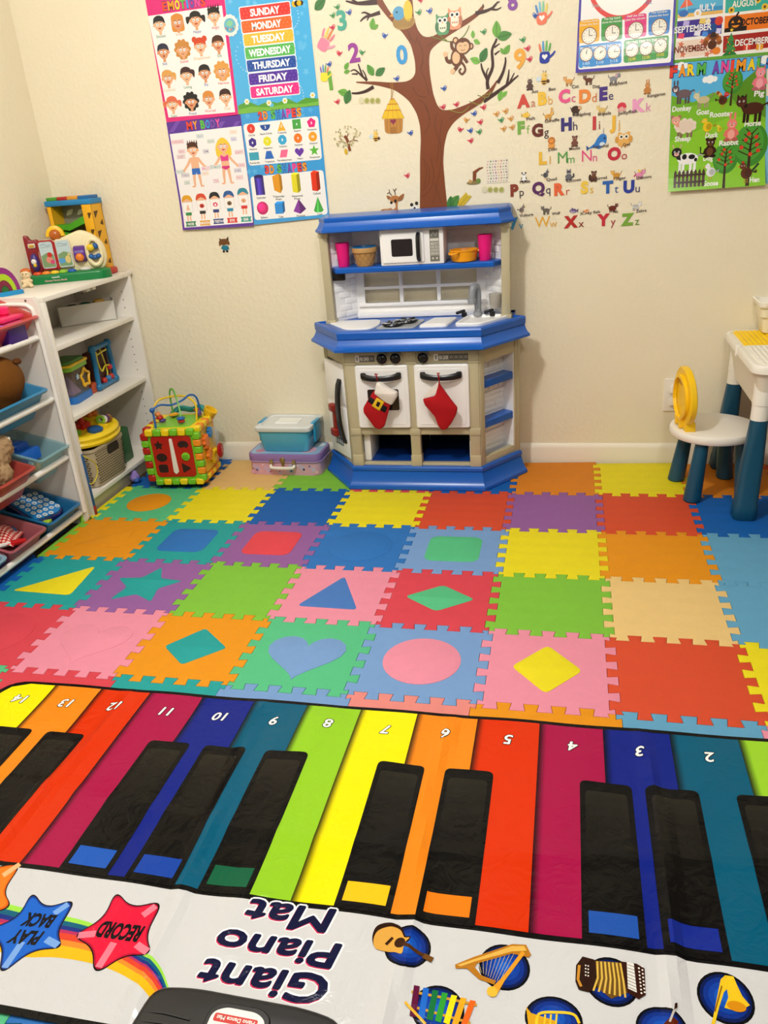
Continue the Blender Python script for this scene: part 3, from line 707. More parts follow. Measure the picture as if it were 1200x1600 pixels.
f = MB(); f.lathe([(.017, .598), (.016, .612), (.0125, .614), (.012, .650)], 16, X=T(.222, -.105, 0))
f.tube(smoothpath([(.222, -.105, .640), (.222, -.105, .680), (.220, -.110, .697), (.214, -.120, .703), (.208, -.130, .697), (.206, -.134, .680), (.205, -.135, .660)], 5), .0125, 12); f.cyl((.205, -.135, .648), (.205, -.135, .664), .0155, 14, .002)
f.build('faucet', KG, kit)
for x, sg in ((.172, -1), (.274, 1)):
    f = MB(); f.cyl((x, -.11, .597), (x, -.11, .612), .010, 12); f.box((x-.012, -.115, .615), (.036, .014, .010), .004, X=RZ(20) @ RY(-12)); f.build('tap_handle', KD, kit)
# ---- hutch
bk = MB(); YB = -.022
W = .212; z0, z1 = .645, .752
bk.b2(-.248, .248, YB-.010, YB, .592, z0); bk.b2(-.248, .248, YB-.010, YB, z1, .955); bk.b2(-.248, -W, YB-.010, YB, z0, z1); bk.b2(W, .248, YB-.010, YB, z0, z1)
for i in (1, 2): x = -W+2*W*i/3; bk.b2(x-.0075, x+.0075, YB-.011, YB, z0, z1, .002)
bk.b2(-W, W, YB-.0115, YB-.0005, .6935, .7045, .002)
bk.b2(-.235, .235, YB-.022, YB, .632, .645, .003); bk.b2(-.24, .24, YB-.040, YB, .592, .612, .004)
for r in range(6):
    for i in range(8):
        x = -.235+.06*i+.03*(r % 2)
        if x+.056 < .24: bk.b2(x, x+.056, YB-.0125, YB-.008, .80+r*.024, .821+r*.024, .002)
bk.build('back_panel', KW, kit)
for sg in (-1, 1):
    a = Vector((.245*sg, YB-.004, 0)); b = Vector((.318*sg, -.105, 0)); u = (b-a).normalized(); n = Vector((-u.y, u.x, 0)); L = (b-a).length; oo = -1 if sg > 0 else 1
    X = Matrix(((u.x, n.x, 0, a.x), (u.y, n.y, 0, a.y), (0, 0, 1, 0), (0, 0, 0, 1)))
    m = MB().at(X); m.b2(0, L, -.004, .004, .592, .955)
    for r in range(15):
        z = .604+r*.0232
        for i in range(2):
            x = .004+.052*i-.026*(r % 2)
            if r % 3 != 2 or i == 0: m.b2(max(.002, x), min(L, x+.049), *((-.0065, -.003) if oo > 0 else (-.0065, -.003)), z, z+.0205, .0018); m.b2(max(.002, x), min(L, x+.049), .003, .0065, z, z+.0205, .0018)
    m.build('brick_side', KW, kit)
    m = MB(); m.b2(.309*sg, .340*sg, -.135, -.100, .588, .925, .004); m.b2(.305*sg, .344*sg, -.139, -.098, .588, .604, .003); m.b2(.305*sg, .344*sg, -.139, -.098, .897, .914, .003)
    m.build('post', KT, kit)
MB().b2(-.318, -.262, -.114, -.100, .742, .772, .003).at(Matrix()).build('wall_phone_cradle', KD, kit)
f = MB(); f.lathe([(.018, 0), (.021, .014), (.023, .05), (.021, .05), (.019, .014), (.01, .004)], 16, X=T(.285, -.112, .625)); f.build('cup_holder', M('#BDB6A8', .2, 'clear', alpha=.55), kit)
# middle shelf
pl = [(-.312, -.02), (-.312, -.10), (-.285, -.150), (-.113, -.152), (.113, -.152), (.285, -.150), (.312, -.10), (.312, -.02)]
rg = []
for d, z in ((.012, .770), (.003, .771), (0, .775), (0, .786), (.003, .790), (.008, .791)): rg.append([(p[0], p[1], z) for p in offset_poly(pl, d)])
m = MB().loft(rg); m.build('shelf', KB, kit, 30)
# microwave moulding
mw = MB(); mw.b2(-.114, .113, -.150, -.035, .791, .918, .004); mwo = mw.build('microwave', KW, kit)
m = MB().at(T(0, -.150, 0) @ RX(90)); m.prism(rrect(-.106, .044, .800, .902, .006), 0, .006, bev=.003, seg=2); mdo = m.build('microwave_door', KW, mwo)
MB().at(T(0, -.156, 0) @ RX(90)).prism(rrect(-.072, .004, .822, .880, .006), 0, .0012, bev=.0008).build('microwave_window', M('#2A2526', .12), mdo)
m = MB(); m.tube(smoothpath([(.026, -.157, .808), (.026, -.170, .818), (.026, -.173, .85), (.026, -.170, .885), (.026, -.157, .895)], 4), .0075, 8); m.build('microwave_handle', KD, mdo)
p = Print(); p.rect(.064, .098, .799, .905, '#8E8B80', 0); p.rect(.066, .096, .878, .903, '#6E6C63', 1); p.rect(.066, .096, .868, .876, '#D8D4C8', 1)
for r in range(4):
    for c in range(3): p.rect(.068+c*.0095, .076+c*.0095, .822+r*.011, .830+r*.011, '#C8C4B8', 1); p.text(str(r*3+c+1 if r*3+c < 9 else '*0#'[c]), .072+c*.0095, .826+r*.011, .0055, '#4A483F', 2, .03)
p.rect(.066, .096, .801, .818, '#6E6C63', 1); p.circ(.074, .810, .004, '#C8C4B8', 2); p.circ(.088, .810, .004, '#C8C4B8', 2); p.line([(.07, .884), (.078, .898), (.086, .884), (.092, .898)], .002, '#C8C4B8', 2)
mb = MB(); p.mesh(mb, lambda x, y, h: (x, -.1504-h, y)); raw_build(mb, 'keypad', PRINT(.35), mwo)
# roof canopy
def roofr(o, z): return [(-.338-min(o, 0), -.012, z), (-.338-min(o, 0), -.105, z), (-.338-o, -.115-o*.5, z), (-.305-o*.6, -.165-o, z), (.305+o*.6, -.165-o, z), (.342+o, -.115-o*.5, z), (.342+min(o, 0), -.105, z), (.342+min(o, 0), -.012, z)]
rg = [roofr(-.02, .913), roofr(.012, .914), roofr(.016, .917), roofr(.015, .924), roofr(.010, .928), roofr(.004, .938), roofr(.0, .948), roofr(.001, .952), roofr(.001, .960), roofr(-.004, .964)]
rg.append([(p[0], p[1]+.05 if p[1] < -.05 else p[1], .968) for p in roofr(-.012, 0)])
MB().loft(rg).build('canopy', KB, kit, 28)
# ---- things on the shelf
ZS = .0122+.7915
def tumbler(x, y, z, label, h=.082):
    seg = 40; rings = []
    for r, zz in ((.0195, 0), (.0205, .002), (.0225, h*.5), (.0255, h-.002), (.0258, h), (.0240, h), (.0235, h-.004), (.019, .004)):
        rings.append([(r*(1+.022*(k % 4 == 0))*math.cos(2*PI*k/seg), r*(1+.022*(k % 4 == 0))*math.sin(2*PI*k/seg), zz) for k in range(seg)])
    o = MB().loft(rings).build('tumbler', M('#E8187C', .3), loc=(x, y, z)); tag(o, label, 'cup', 'pink toy tumblers on the kitchen shelf')
tumbler(-.660-.263, -.105, ZS, 'pink plastic tumbler at the left end of the toy kitchen shelf')
tumbler(-.660+.252, -.112, ZS, 'pink plastic tumbler right of the orange pan on the toy kitchen shelf', .086)
bw = thing('bowl', 'tan waffle-cone patterned toy bowl with a blue inside, beside the microwave', 'bowl', (-.660-.180, -.112, ZS))
seg = 36; rings = [[(r*math.cos(2*PI*k/seg), r*math.sin(2*PI*k/seg), z) for k in range(seg)] for r, z in ((.030, 0), (.0315, .003), (.040, .046), (.0445, .048), (.0455, .062), (.0445, .064), (.043, .064), (.040, .05), (.030, .01))]
MB().loft(rings).build('outer_bowl', M('#B98D52', .5), bw)
w_ = MB()
for k in range(12):
    for dr in (1, -1): w_.tube([((.0318+.0087*t)*math.cos(2*PI*k/12+dr*t*.9), (.0318+.0087*t)*math.sin(2*PI*k/12+dr*t*.9), .004+.042*t) for t in (0, .2, .4, .6, .8, 1)], .0011, 5)
w_.build('waffle_ribs', M('#A67C44', .5), bw)
MB().lathe([(.020, .0095), (.031, .014), (.0405, .052), (.0432, .0652), (.0448, .0662), (.0425, .0672), (.039, .054), (.030, .018), (.010, .0135)], 36).build('lining', M('#1F7FC0', .35), bw)
pn = thing('toy_pan', 'orange round toy pan with looped handles right of the microwave', 'toy pan', (-.660+.178, -.112, ZS))
MB().lathe([(.040, 0), (.044, .003), (.048, .034), (.0505, .036), (.0505, .040), (.046, .040), (.0445, .036), (.041, .006), (.01, .004)], 36).build('pan', M('#F2A013', .35), pn)
for a, ln in ((238, .006), (12, .010)):
    P = smoothpath([(.046, .014, .034), (.058, .016, .033), (.060+ln, .010, .031), (.062+ln, 0, .030), (.060+ln, -.010, .031), (.058, -.016, .033), (.046, -.014, .034)], 4)
    MB().at(RZ(a)).tube(P, .0042, 8).build('loop_handle', M('#F2A013', .35), pn)
# ---- stockings hanging from the oven handles
def stocking(name_label, loc, pts, col, flip):
    root = thing('christmas_stocking', name_label, 'stocking', loc, 0, 'small christmas stockings on the oven handles')
    return root
RED = M('#B0121A', .85, 'fabric', 300, .5); FUR = M('#EFE6DC', .95, 'plush', 420, 1.0)
def puffy(mb, pts, y0, th, X=None):
    """soft cushion shape from an outline in (x, z)"""
    if area2(pts) < 0: pts = pts[::-1]
    rg = []
    for d, y in ((.0005, .0), (0, .25), (.0008, .55), (.002, .85), (.0045, 1.0)):
        rg.append([(p[0], y0-th*y, p[1]) for p in offset_poly(pts, d)])
    return mb.loft(rg)
def KP(u, v, y): p = onY(u, v, y); return (p.x, p.z)
def cropP(c): return [KP(470+a/3.243, 520+b/3.243, -.345) for a, b in c]
def rel(P, o): return [(p[0]-o[0], p[1]-o[1]) for p in P]
o1 = cropP([(385, 235)])[0]
s1 = stocking('red stocking with white fur cuff and black gold-buckled belt on the left oven door', (o1[0], -.335, o1[1]), None, None, 0)
leg1 = roundpoly(rel(cropP([(372, 292), (458, 352), (444, 400), (434, 440), (424, 474), (402, 490), (374, 480), (345, 440), (318, 404), (316, 380), (345, 330)]), o1), .006, 4)
MB_ = MB(); puffy(MB_, leg1, -.004, .014); MB_.build('stocking', RED, s1, 60)
cuff = roundpoly(rel(cropP([(384, 252), (404, 250), (440, 276), (490, 300), (490, 322), (462, 366), (430, 350), (372, 306)]), o1), .006, 4)
MB_ = MB(); puffy(MB_, cuff, -.002, .022); MB_.build('fur_cuff', FUR, s1, 60)
belt = rel(cropP([(352, 318), (445, 374), (430, 406), (340, 346)]), o1); MB_ = MB(); puffy(MB_, belt, -.012, .0085); MB_.build('belt', M('#141214', .7, 'fabric', 200, .4), s1, 60)
bko = rel(cropP([(388, 324), (426, 346), (402, 392), (362, 366)]), o1); bki = rel(cropP([(392, 340), (410, 350), (398, 374), (382, 364)]), o1)
MB_ = MB(); puffy(MB_, bko, -.0195, .003); MB_.build('buckle', M('#E3B81E', .6, 'fabric', 200, .3), s1, 60)
MB_ = MB(); puffy(MB_, bki, -.0205, .0035); MB_.build('buckle_hole', M('#141214', .7, 'fabric', 200, .4), s1, 60)
pz = rel(cropP([(384, 212), (386, 244)]), o1)
def loopcord(root, top, bot, y):
    MB().tube(smoothpath([(top[0]-.003, y, top[1]), (top[0]-.003, y-.016, top[1]+.006), (top[0], y-.01, top[1]-.01), (bot[0], -.004, bot[1])], 4), .0016, 6).tube(smoothpath([(top[0]+.003, y, top[1]), (top[0]+.003, y-.016, top[1]+.004), (bot[0]+.001, -.006, bot[1])], 4), .0016, 6).build('hanging_loop', RED, root)
loopcord(s1, pz[0], pz[1], -.006)
o2 = cropP([(698, 235)])[0]
s2 = stocking('plain red stocking with white lining hanging on the right oven door', (o2[0], -.335, o2[1]), None, None, 0)
leg2 = roundpoly(rel(cropP([(700, 250), (712, 270), (760, 335), (795, 380), (788, 412), (765, 455), (740, 488), (715, 492), (696, 470), (680, 425), (655, 395), (628, 365), (618, 335), (680, 320)]), o2), .006, 4)
MB_ = MB(); puffy(MB_, leg2, -.006, .014); MB_.build('stocking', RED, s2, 60)
lin_ = roundpoly(rel(cropP([(694, 252), (700, 270), (690, 305), (625, 332), (618, 328), (650, 290)]), o2), .003, 3)
MB_ = MB().prism(lin_, .002, .013, X=RX(90)).build('lining', FUR, s2, 60)
pz = rel(cropP([(698, 208), (700, 255)]), o2); loopcord(s2, pz[0], pz[1], -.006)
# ================================================================ LEFT SIDE: bookcase, toy rack and toys
LAM = M('#EDE7DC', .42); BAR = M('#F3EFE6', .35)
def blobs(name, ells, mat, parent, vox=.008, disp=0, dscale=.02):
    """several soft ellipsoids merged into one continuous body"""
    m = MB()
    for e in ells: m.ell(e[0], e[1], 20, e[2] if len(e) > 2 else None)
    o = m.build(name, mat, parent)
    r = o.modifiers.new('remesh', 'REMESH'); r.mode = 'VOXEL'; r.voxel_size = vox; r.use_smooth_shade = True
    s = o.modifiers.new('smooth', 'SMOOTH'); s.iterations = 6; s.factor = .5
    if disp:
        t = bpy.data.textures.new(name, 'CLOUDS'); t.noise_scale = dscale
        d = o.modifiers.new('fur', 'DISPLACE'); d.texture = t; d.strength = disp; d.mid_level = .5
    return o
bc = thing('bookcase', 'white low bookcase with two shelves standing in the room corner', 'bookcase', (-1.835, -.315, 0))
bx0, bx1 = -.268, 0.0; by0, by1 = -.300, .297; BH = .812; tk = .016
MB().b2(bx0, bx1, by0, by1, BH-tk, BH, .001).build('top_board', LAM, bc)
for y, n in ((by1-tk, 1), (by0, 0)):
    m = MB(); m.b2(bx0, bx1, y, y+tk, 0.001, BH-tk, .001); so = m.build('side_panel', LAM, bc)
    if n:
        ho = MB()
        for x in (-.045, -.225):
            for k in range(20):
                z = .13+k*.032
                if abs(z-.63) > .025 and abs(z-.375) > .025: ho.cyl((x, y-.0006, z), (x, y+.001, z), .0024, 8)
        ho.build('peg_holes', M('#2A2420', .8), so)
MB().b2(bx0, bx0+.004, by0+tk, by1-tk, .07, BH-tk).build('back_panel', LAM, bc)
for z in (.640, .385): MB().b2(bx0+.004, -.014, by0+tk, by1-tk, z-tk, z, .001).build('shelf', LAM, bc)
MB().b2(bx0+.004, -.012, by0+tk, by1-tk, .062, .078, .001).build('bottom_shelf', LAM, bc)
MB().b2(-.052, -.038, by0+tk, by1-tk, .001, .062, .001).build('plinth', M('#DDD6BE', .45), bc)
for y in (.0, .04): MB().b2(-.03, -.012, y-.012, y+.012, BH-tk-.012, BH-tk, .002).build('clip', M('#DAD4C4', .4), bc)
MB().b2(-.02, .004, by1-.005, by1+.012, BH-.012, BH+.006, .004).build('corner_guard', M('#E6DECF', .3), bc)
st = thing('edge_strip', 'narrow blue and red strip with a yellow cord on the bookcase side edge', 'trim strip', (-1.8335, -.607, 0.013))
MB().b2(0, .0022, -.006, .006, .035, .24, .0005).build('blue_strip', M('#2B5E9C', .5), st); MB().b2(0, .003, -.0065, .0065, 0, .035, .0005).build('red_end', M('#B02A24', .5), st)
MB().tube(smoothpath([(.002, .0, .235), (.010, .02, .215), (.012, .05, .185), (.010, .052, .145), (.006, .02, .12), (.002, 0, .125)], 5), .0022, 6).build('yellow_cord', M('#D8C838', .6), st)
# ---- toy rack with tilted bins
RX0 = -1.822; RYF = -.640
rk = thing('toy_rack', 'white toy organizer rack with tilted bins at the left edge of the picture', 'toy rack', (-1.95, -1.10, 0))
PP = [(-.145, .001), (.105, .001), (.126, .03), (.130, .60), (.128, .79), (.118, .822), (-.145, .828)]
for y in (.442, -.545):
    po = MB().prism([(p[0], p[1]) for p in PP], -.0075, .0075, X=T(0, y, 0) @ RX(90), bev=.001).build('side_panel', LAM, rk)
    MB().tube(smoothpath([(-.10, y-.009, .803), (.06, y-.009, .800), (.098, y-.009, .790), (.108, y-.009, .76), (.112, y-.009, .60), (.112, y-.009, .05)], 5), .0065, 8).build('edge_bead', BAR, po)
    if y > 0: MB().cyl((.088, y-.0085, .812), (.088, y-.006, .812), .004, 12).build('screw_hole', M('#6A5A4A', .6), po)
BZ = (.690, .478, .264, .047)
for z in BZ:
    MB().cyl((.096, -.545, z), (.096, .432, z), .0105, 14, .002).build('front_bar', BAR, rk)
    MB().cyl((-.105, -.545, z+.055), (-.105, .435, z+.055), .009, 12).build('rear_bar', BAR, rk)
def binf(label, yc, wd, zi, colr, alpha=.72, name='toy_bin', dep=.225, h=.105, dx=0, dz=.048, tilt=15):
    t = R(tilt); ct, s_ = math.cos(t), math.sin(t)
    X = Matrix(((-ct, 0, s_, 0), (0, -1, 0, 0), (s_, 0, ct, 0), (0, 0, 0, 1)))
    rings = []
    def rr(g, z, r): return [(p[0], p[1], z) for p in rrect(g, dep-g, -wd/2+g, wd/2-g, r, 4)]
    tp = .022
    rings = [rr(0, -.008, .018), rr(-.001, -.001, .018), rr(.002, 0, .017), rr(.010, 0, .012), rr(.012, -.004, .012), rr(.012+tp*.97, -h+.003, .012), rr(.016+tp, -h+.002, .010)]
    inner = list(rings)
    outer = [rr(.0105+tp+.003, -h-.0005, .010), rr(.0105+tp, -h+.002, .012), rr(.0105, -.008, .012), rr(.008, -.009, .013), rr(.0015, -.009, .018)]
    m = MB().loft(inner[::-1]+outer[::-1], caps=(True, False))
    m.f.append(tuple(range(len(rings)*24, len(rings)*24))) if False else None
    # close the underside
    n = len(rr(0, 0, .01)); k = len(inner)+len(outer)-1
    m = MB(); m.loft([*inner[::-1], *outer[::-1]], caps=(True, True))
    m.b2(.03, .05, -wd/2+.0, -wd/2+.010, -.035, -.009, .003); m.b2(.03, .05, wd/2-.010, wd/2, -.035, -.009, .003)
    m.v = [tuple(X @ Vector(v)) for v in m.v]
    o = m.build(name, M(colr, .3, 'clear', alpha=alpha), loc=(-1.826+dx, yc, BZ[zi]+dz), angle=50)
    return tag(o, label, 'storage bin', 'plastic bins on the toy rack'), X
b1, BX = binf('coral red translucent bin in the top row of the toy rack', -.808, .30, 0, '#D5453C', .66, dz=.070, tilt=24, dep=.268)
b2_, _ = binf('blue bin holding the brown plush, second row of the toy rack', -.845, .28, 1, '#3B90BE', .82)
b3, _ = binf('pale teal see-through bin with a blue toy, third row of the toy rack', -.752, .178, 2, '#8FBAC0', .55)
b4, _ = binf('dull red bin holding the tan plush, third row of the toy rack', -.975, .19, 2, '#B5483E', .85, dx=.012)
b5, _ = binf('blue bin holding the toy phone, bottom row beside the rack panel', -.780, .195, 3, '#1F6FA2', .82)
b6, _ = binf('dusty rose bin with gingham cloth, bottom row of the toy rack', -.990, .195, 3, '#A85A62', .85)
b7, _ = binf('pale blue bin at the left picture edge, bottom row of the toy rack', -1.200, .19, 3, '#8EB2C6', .7)
def in_bin(yc, zi, x, y, z, dz=.048): p = BX @ Vector((x, y, z)); return Vector((-1.826, yc, BZ[zi]+dz))+p
# contents
p = (-1.912, -.748, .694)
t = thing('pink_toy', 'hot pink toy with two round knobs inside the top red bin', 'toy', p)
MB().b2(-.05, .05, -.05, .05, .012, .07, .01).build('base', M('#E0205A', .35), t); MB().b2(-.048, .052, -.055, .055, .070, .084, .004).build('rim', M('#F0306A', .3), t)
for y in (-.028, .022): MB().cyl((0, y, .084), (0, y, .112), .021, 20, .006).build('knob', M('#EE2A6A', .25), t)
p = (-1.868, -.765, .690)
t = thing('purple_toy_box', 'purple toy box with a lilac lid in the top red bin', 'toy', p)
MB().b2(-.02, .02, -.04, .05, .004, .06, .003).build('box', M('#3E1A78', .4), t); MB().b2(-.024, .024, -.044, .054, .06, .068, .002).build('lid', M('#A66AD0', .4), t)
t = thing('brown_plush', 'round brown plush toy sitting in the blue second-row bin', 'plush toy', (-1.905, -.86, .478+.115))
blobs('body', [((0, 0, 0), (.085, .105, .080)), ((-.02, .0, -.05), (.08, .10, .06))], M('#70430F', .95, 'plush', 400, .8), t, .007)
MB().ell((.060, .055, .052), (.012, .018, .008), 12, RY(40)).build('ear', M('#5A3210', .95, 'plush', 400, .8), t)
t = thing('tan_plush', 'tan curly plush animal lying in the dull red third-row bin', 'plush toy', (-1.893, -.985, .264+.108))
blobs('body', [((-.015, 0, 0), (.060, .085, .055)), ((.0, .045, .025), (.045, .045, .042)), ((.030, -.02, -.045), (.035, .055, .035)), ((.03, -.06, -.03), (.035, .04, .035)), ((-.03, -.06, .0), (.05, .05, .05))], M('#AC8C66', .95, 'plush', 380, 1.0), t, .005, .016, .009)
MB().ell((.026, .072, .046), (.008, .008, .008), 12).build('eye', M('#D8CCBA', .3), t); MB().ell((.033, .074, .047), (.004, .004, .004), 10).build('pupil', M('#1A1410', .2), t)
t = thing('blue_toy_boat', 'bright blue folded toy in the pale teal bin', 'toy', in_bin(-.752, 2, .11, .02, -.098))
MB().prism([(-.06, -.055), (.05, -.05), (.055, .05), (-.05, .055)], .02, .062, bev=.006, seg=2).build('tray', M('#1464C8', .35), t)
MB().prism([(-.055, -.05), (.02, -.02), (.03, .03), (-.05, .045)], .062, .088, bev=.012, seg=3).build('top', M('#0F54B4', .35), t)
o = MB().cyl((0, 0, 0), (0, 0, .03), .022, 20, .004).build('toy_cup', M('#EDB81C', .4), loc=in_bin(-.752, 2, .045, .032, -.085)); tag(o, 'small yellow round toy piece in the front of the pale teal bin', 'toy')
# toy phone
t = thing('toy_phone', 'blue toy keypad with white ring buttons in the bottom row blue bin', 'toy', in_bin(-.780, 3, .108, 0, -.062), rot=(R(-3), R(20), R(-14)))
ol = roundpoly([(-.095, -.062), (.070, -.075), (.082, .03), (.055, .072), (-.09, .062)], .03, 5)
MB().prism(ol, 0, .040, bev=.012, seg=3).build('body', M('#121C58', .2), t)
pl = MB().prism(offset_poly(ol, .010) if area2(ol) > 0 else offset_poly(ol[::-1], .010), .034, .046, bev=.004, seg=2).build('keypad', M('#1D7FC4', .3), t)
for i in range(6):
    for j in range(5):
        x, y = -.075+.026*i+.004*j, -.046+.023*j
        if x < .066: MB().torus((x, y, .0475), .0066, .0026, 12, 6).build('ring_button', M('#D8DCD8', .35), pl)
MB().prism(roundpoly([(.078, -.08), (.094, -.045), (.080, -.005), (.066, -.035)], .012, 3), .004, .036, bev=.006, seg=2).build('lime_end', M('#A8C820', .3), t)
# gingham cloth
t = MB(); n = 22; V = []; F = []
def clh(u, v): return .018+.032*math.exp(-((u-.45)**2+(v-.5)**2)*5)+.006*math.sin(9*u+3*v)
for i in range(n+1):
    for j in range(n+1): u, v = i/n, j/n; V.append(((u-.5)*.135, (v-.5)*.135, clh(u, v)))
t.v = V
def ging(i, j): a, b = i % 2, j % 2; return lin('#B01C20') if a and b else lin('#D8665E') if a or b else lin('#F0DCD2')
for i in range(n):
    for j in range(n):
        a = i*(n+1)+j; t.f.append((a, a+n+1, a+n+2, a+1)); t.c.append(ging(i, j))
o = t.build('gingham_cloth', PRINT(.9, 'woven_gingham', .2)); o.location = in_bin(-.990, 3, .115, .0, -.062); o.rotation_euler = (0, R(15), R(20)); tag(o, 'red and white gingham cloth bunched in the dusty rose bin', 'cloth')
sm = o.modifiers.new('th', 'SOLIDIFY'); sm.thickness = .0015
t = thing('toy_brush', 'white toy brush with a red end on the gingham cloth', 'toy brush', in_bin(-.990, 3, .062, .045, -.030), rot=(R(8), R(10), R(60)))
MB().tube([(-.085, 0, .0), (-.03, 0, .004), (.02, 0, .006)], [.006, .008, .007], 8).build('handle', M('#E8E4DC', .35), t); MB().box((.045, 0, .006), (.055, .022, .014), .005).build('head', M('#C41A1E', .35), t)
o = MB().cyl((0, 0, 0), (0, 0, .02), .024, 24, .004).build('toy_disc', M('#2A78B4', .35), loc=in_bin(-.990, 3, .11, -.055, -.06)); o.rotation_euler = (0, R(15), 0); tag(o, 'small blue round toy lid beside the gingham cloth', 'toy')
o = MB().prism([(-.02, 0), (.02, 0), (.012, .065), (-.004, .06)], 0, .012, bev=.003).build('foam_scrap', M('#8CC832', .6), loc=(-1.858, -.655, .0015)); o.rotation_euler = (R(90), 0, R(70)); tag(o, 'lime green foam scrap upright under the lowest rack bar', 'foam scrap')
# ---- bookcase contents
t = thing('paper_box', 'open grey-white box of small toys on the top shelf of the bookcase', 'box', (-1.968, -.165, .6405), R(41))
W, D, H = .215, .05, .075
m = MB(); m.b2(-W/2, W/2, 0, .003, 0, H); m.b2(-W/2, W/2, D-.003, D, 0, H+.006); m.b2(-W/2, -W/2+.003, 0, D, 0, H); m.b2(W/2-.003, W/2, 0, D, 0, H+.008); m.b2(-W/2, W/2, 0, D, 0, .003); m.build('box', M('#D5D1C6', .6), t)
for x, c, h in ((-.05, '#23252B', .080), (.0, '#17604E', .083), (.055, '#C09428', .088)):
    o = MB().box((0, 0, 0), (.045, .040, .055), .012).build('toy_block', M(c, .4)); X = Matrix.Translation((-1.968, -.165, .6405)) @ RZ(41) @ T(x, .025, h-.031); o.matrix_world = X
    tag(o, {'#23252B': 'black rounded toy peeking out of the grey-white box', '#17604E': 'dark green toy peeking out of the grey-white box', '#C09428': 'mustard yellow toy peeking out of the grey-white box'}[c], 'toy')
# shape sorter jar
t = thing('shape_sorter', 'clear shape-sorter jar with blue base and green lid on the middle shelf', 'shape sorter', (-1.985, -.358, .3855), R(6))
MB().prism(rrect(-.05, .05, -.075, .075, .02), 0, .026, bev=.005, seg=2).build('base', M('#1D6AB8', .35), t)
MB().prism(rrect(-.045, .045, -.07, .07, .02), .026, .125, bev=.002).build('jar', M('#8A8478', .12, 'clear', alpha=.38), t)
ld = MB().prism(rrect(-.052, .052, -.078, .078, .02), .124, .140, bev=.004, seg=2).build('lid', M('#7CB82A', .35), t)
MB().prism(rrect(-.054, .056, -.082, .082, .02), .141, .148, bev=.002).build('rim', M('#E8C01E', .35), ld); MB().prism(rrect(-.045, .045, -.07, .07, .02), .149, .158, bev=.003).build('cap', M('#3F7A2A', .4), ld)
s5 = roundpoly(star(0, 0, .040, .024, 5, PI/2), .012, 4); MB().at(T(.048, .035, .078) @ RY(90) @ RZ(90)).tube([(p[0], p[1], 0) for p in s5], .0055, 8, True).build('star_rim', M('#EBB41E', .35), t)
MB().loft([[(-.028, -.05, .03), (.032, -.05, .03), (.032, .012, .03), (-.028, .012, .03)], [(.002, -.020, .098), (.003, -.020, .098), (.003, -.019, .098), (.002, -.019, .098)]]).build('pyramid', M('#9A78B4', .3), t)
o = MB().prism(star(0, 0, .012, .006), 0, .004, X=T(.0465, -.022, .095) @ RY(90) @ RZ(90), bev=.001).build('small_star', M('#A8C4D8', .3), t)
# bead frame
t = thing('bead_frame', 'blue rectangular bead-maze frame on the middle bookcase shelf', 'bead toy', (-1.945, -.170, .3855), R(3))
bf = M('#1B6F9E', .3); m = MB()
yA, yB, zA, zB = -.070, .070, .012, .165
for (a, b) in (((yA, zA), (yB, zA)), ((yB, zA), (yB*.9, zB)), ((yB*.9, zB), (yA*.9, zB)), ((yA*.9, zB), (yA, zA))): m.cyl((0, a[0], a[1]), (0, b[0], b[1]), .0105, 10)
for y, z in ((yA, zA+.004), (yB, zA+.004), (yA*.9, zB), (yB*.9, zB)): m.ell((0, y, z), .016, 14)
m.b2(-.012, .012, -.05, .05, .034, .040, .002) if False else None
m.build('frame', bf, t)
for x, P in ((.004, [(-.045, .150), (-.048, .11), (-.03, .07), (.0, .085), (.04, .078)]), (-.003, [(0, .158), (.012, .11), (.022, .06), (.012, .03)]), (.002, [(-.055, .135), (-.01, .140), (.04, .142)])):
    MB().tube(smoothpath([(x, a, b) for a, b in P], 5), .0032, 6).build('wire', M('#D6C822', .35), t)
for y, z, c in ((.038, .072, '#C01E22'), (.015, .030, '#2A78B0'), (-.02, .030, '#B82A1E'), (.04, .032, '#B82A1E')): MB().ell((.0, y, z), .0125, 12).build('bead', M(c, .3), t)
MB().b2(-.05, -.012, -.062, .062, .006, .15, .004).build('back_block', M('#4A1A14', .5), t)
o = MB().b2(-.04, .04, -.11, .07, 0, .12, .01).build('toy_box', M('#7A1E1A', .5), loc=(-2.05, -.25, .3855)); tag(o, 'dark red toy box behind the shape sorter and bead frame', 'toy')
o = MB().b2(-.02, .02, -.02, .02, 0, .04, .006).build('toy_block', M('#B84A1E', .4), loc=(-1.965, -.262, .3855)); tag(o, 'small orange-red toy block between shape sorter and bead frame', 'toy')
# basket with yellow activity toy
t = thing('basket', 'beige woven-look plastic basket with handle slot on the bottom bookcase shelf', 'basket', (-1.932, -.408, .0785), R(-3))
hw, hd, H = .105, .078, .155
bm_ = MB(); sl = .010
def bring(g, z, r=.035): return [(p[0], p[1], z) for p in rrect(-hd-g, hd+g, -hw-g, hw+g, r, 5)]
bm_.loft([bring(-.005, 0), bring(.001, .004), bring(.010, H-.012), bring(.013, H-.010), bring(.013, H), bring(.008, H), bring(.006, H-.01), bring(-.003, .006)], caps=(True, True))
BK = M('#B7A78C', .55); bo = bm_.build('body', BK, t)
m = MB(); ms = MB(); dk = M('#57492F', .8)
for r in range(13):
    z = .016+r*.0098; g = .001+.009*z/H
    for k in range(15):
        y = -hw+.018+k*.0132+(.0066 if r % 2 else 0)
        if y > hw-.012: continue
        if z > .098 and -.01 < y < .06: continue
        m.box((hd+g+.0003, y, z), (.0016, .0092, .0042), .0005)
    for k in range(11):
        x = -hd+.016+k*.0132+(.0066 if r % 2 else 0)
        if x < hd-.012: ms.box((x, -hw-g-.0003, z), (.0092, .0016, .0042), .0005)
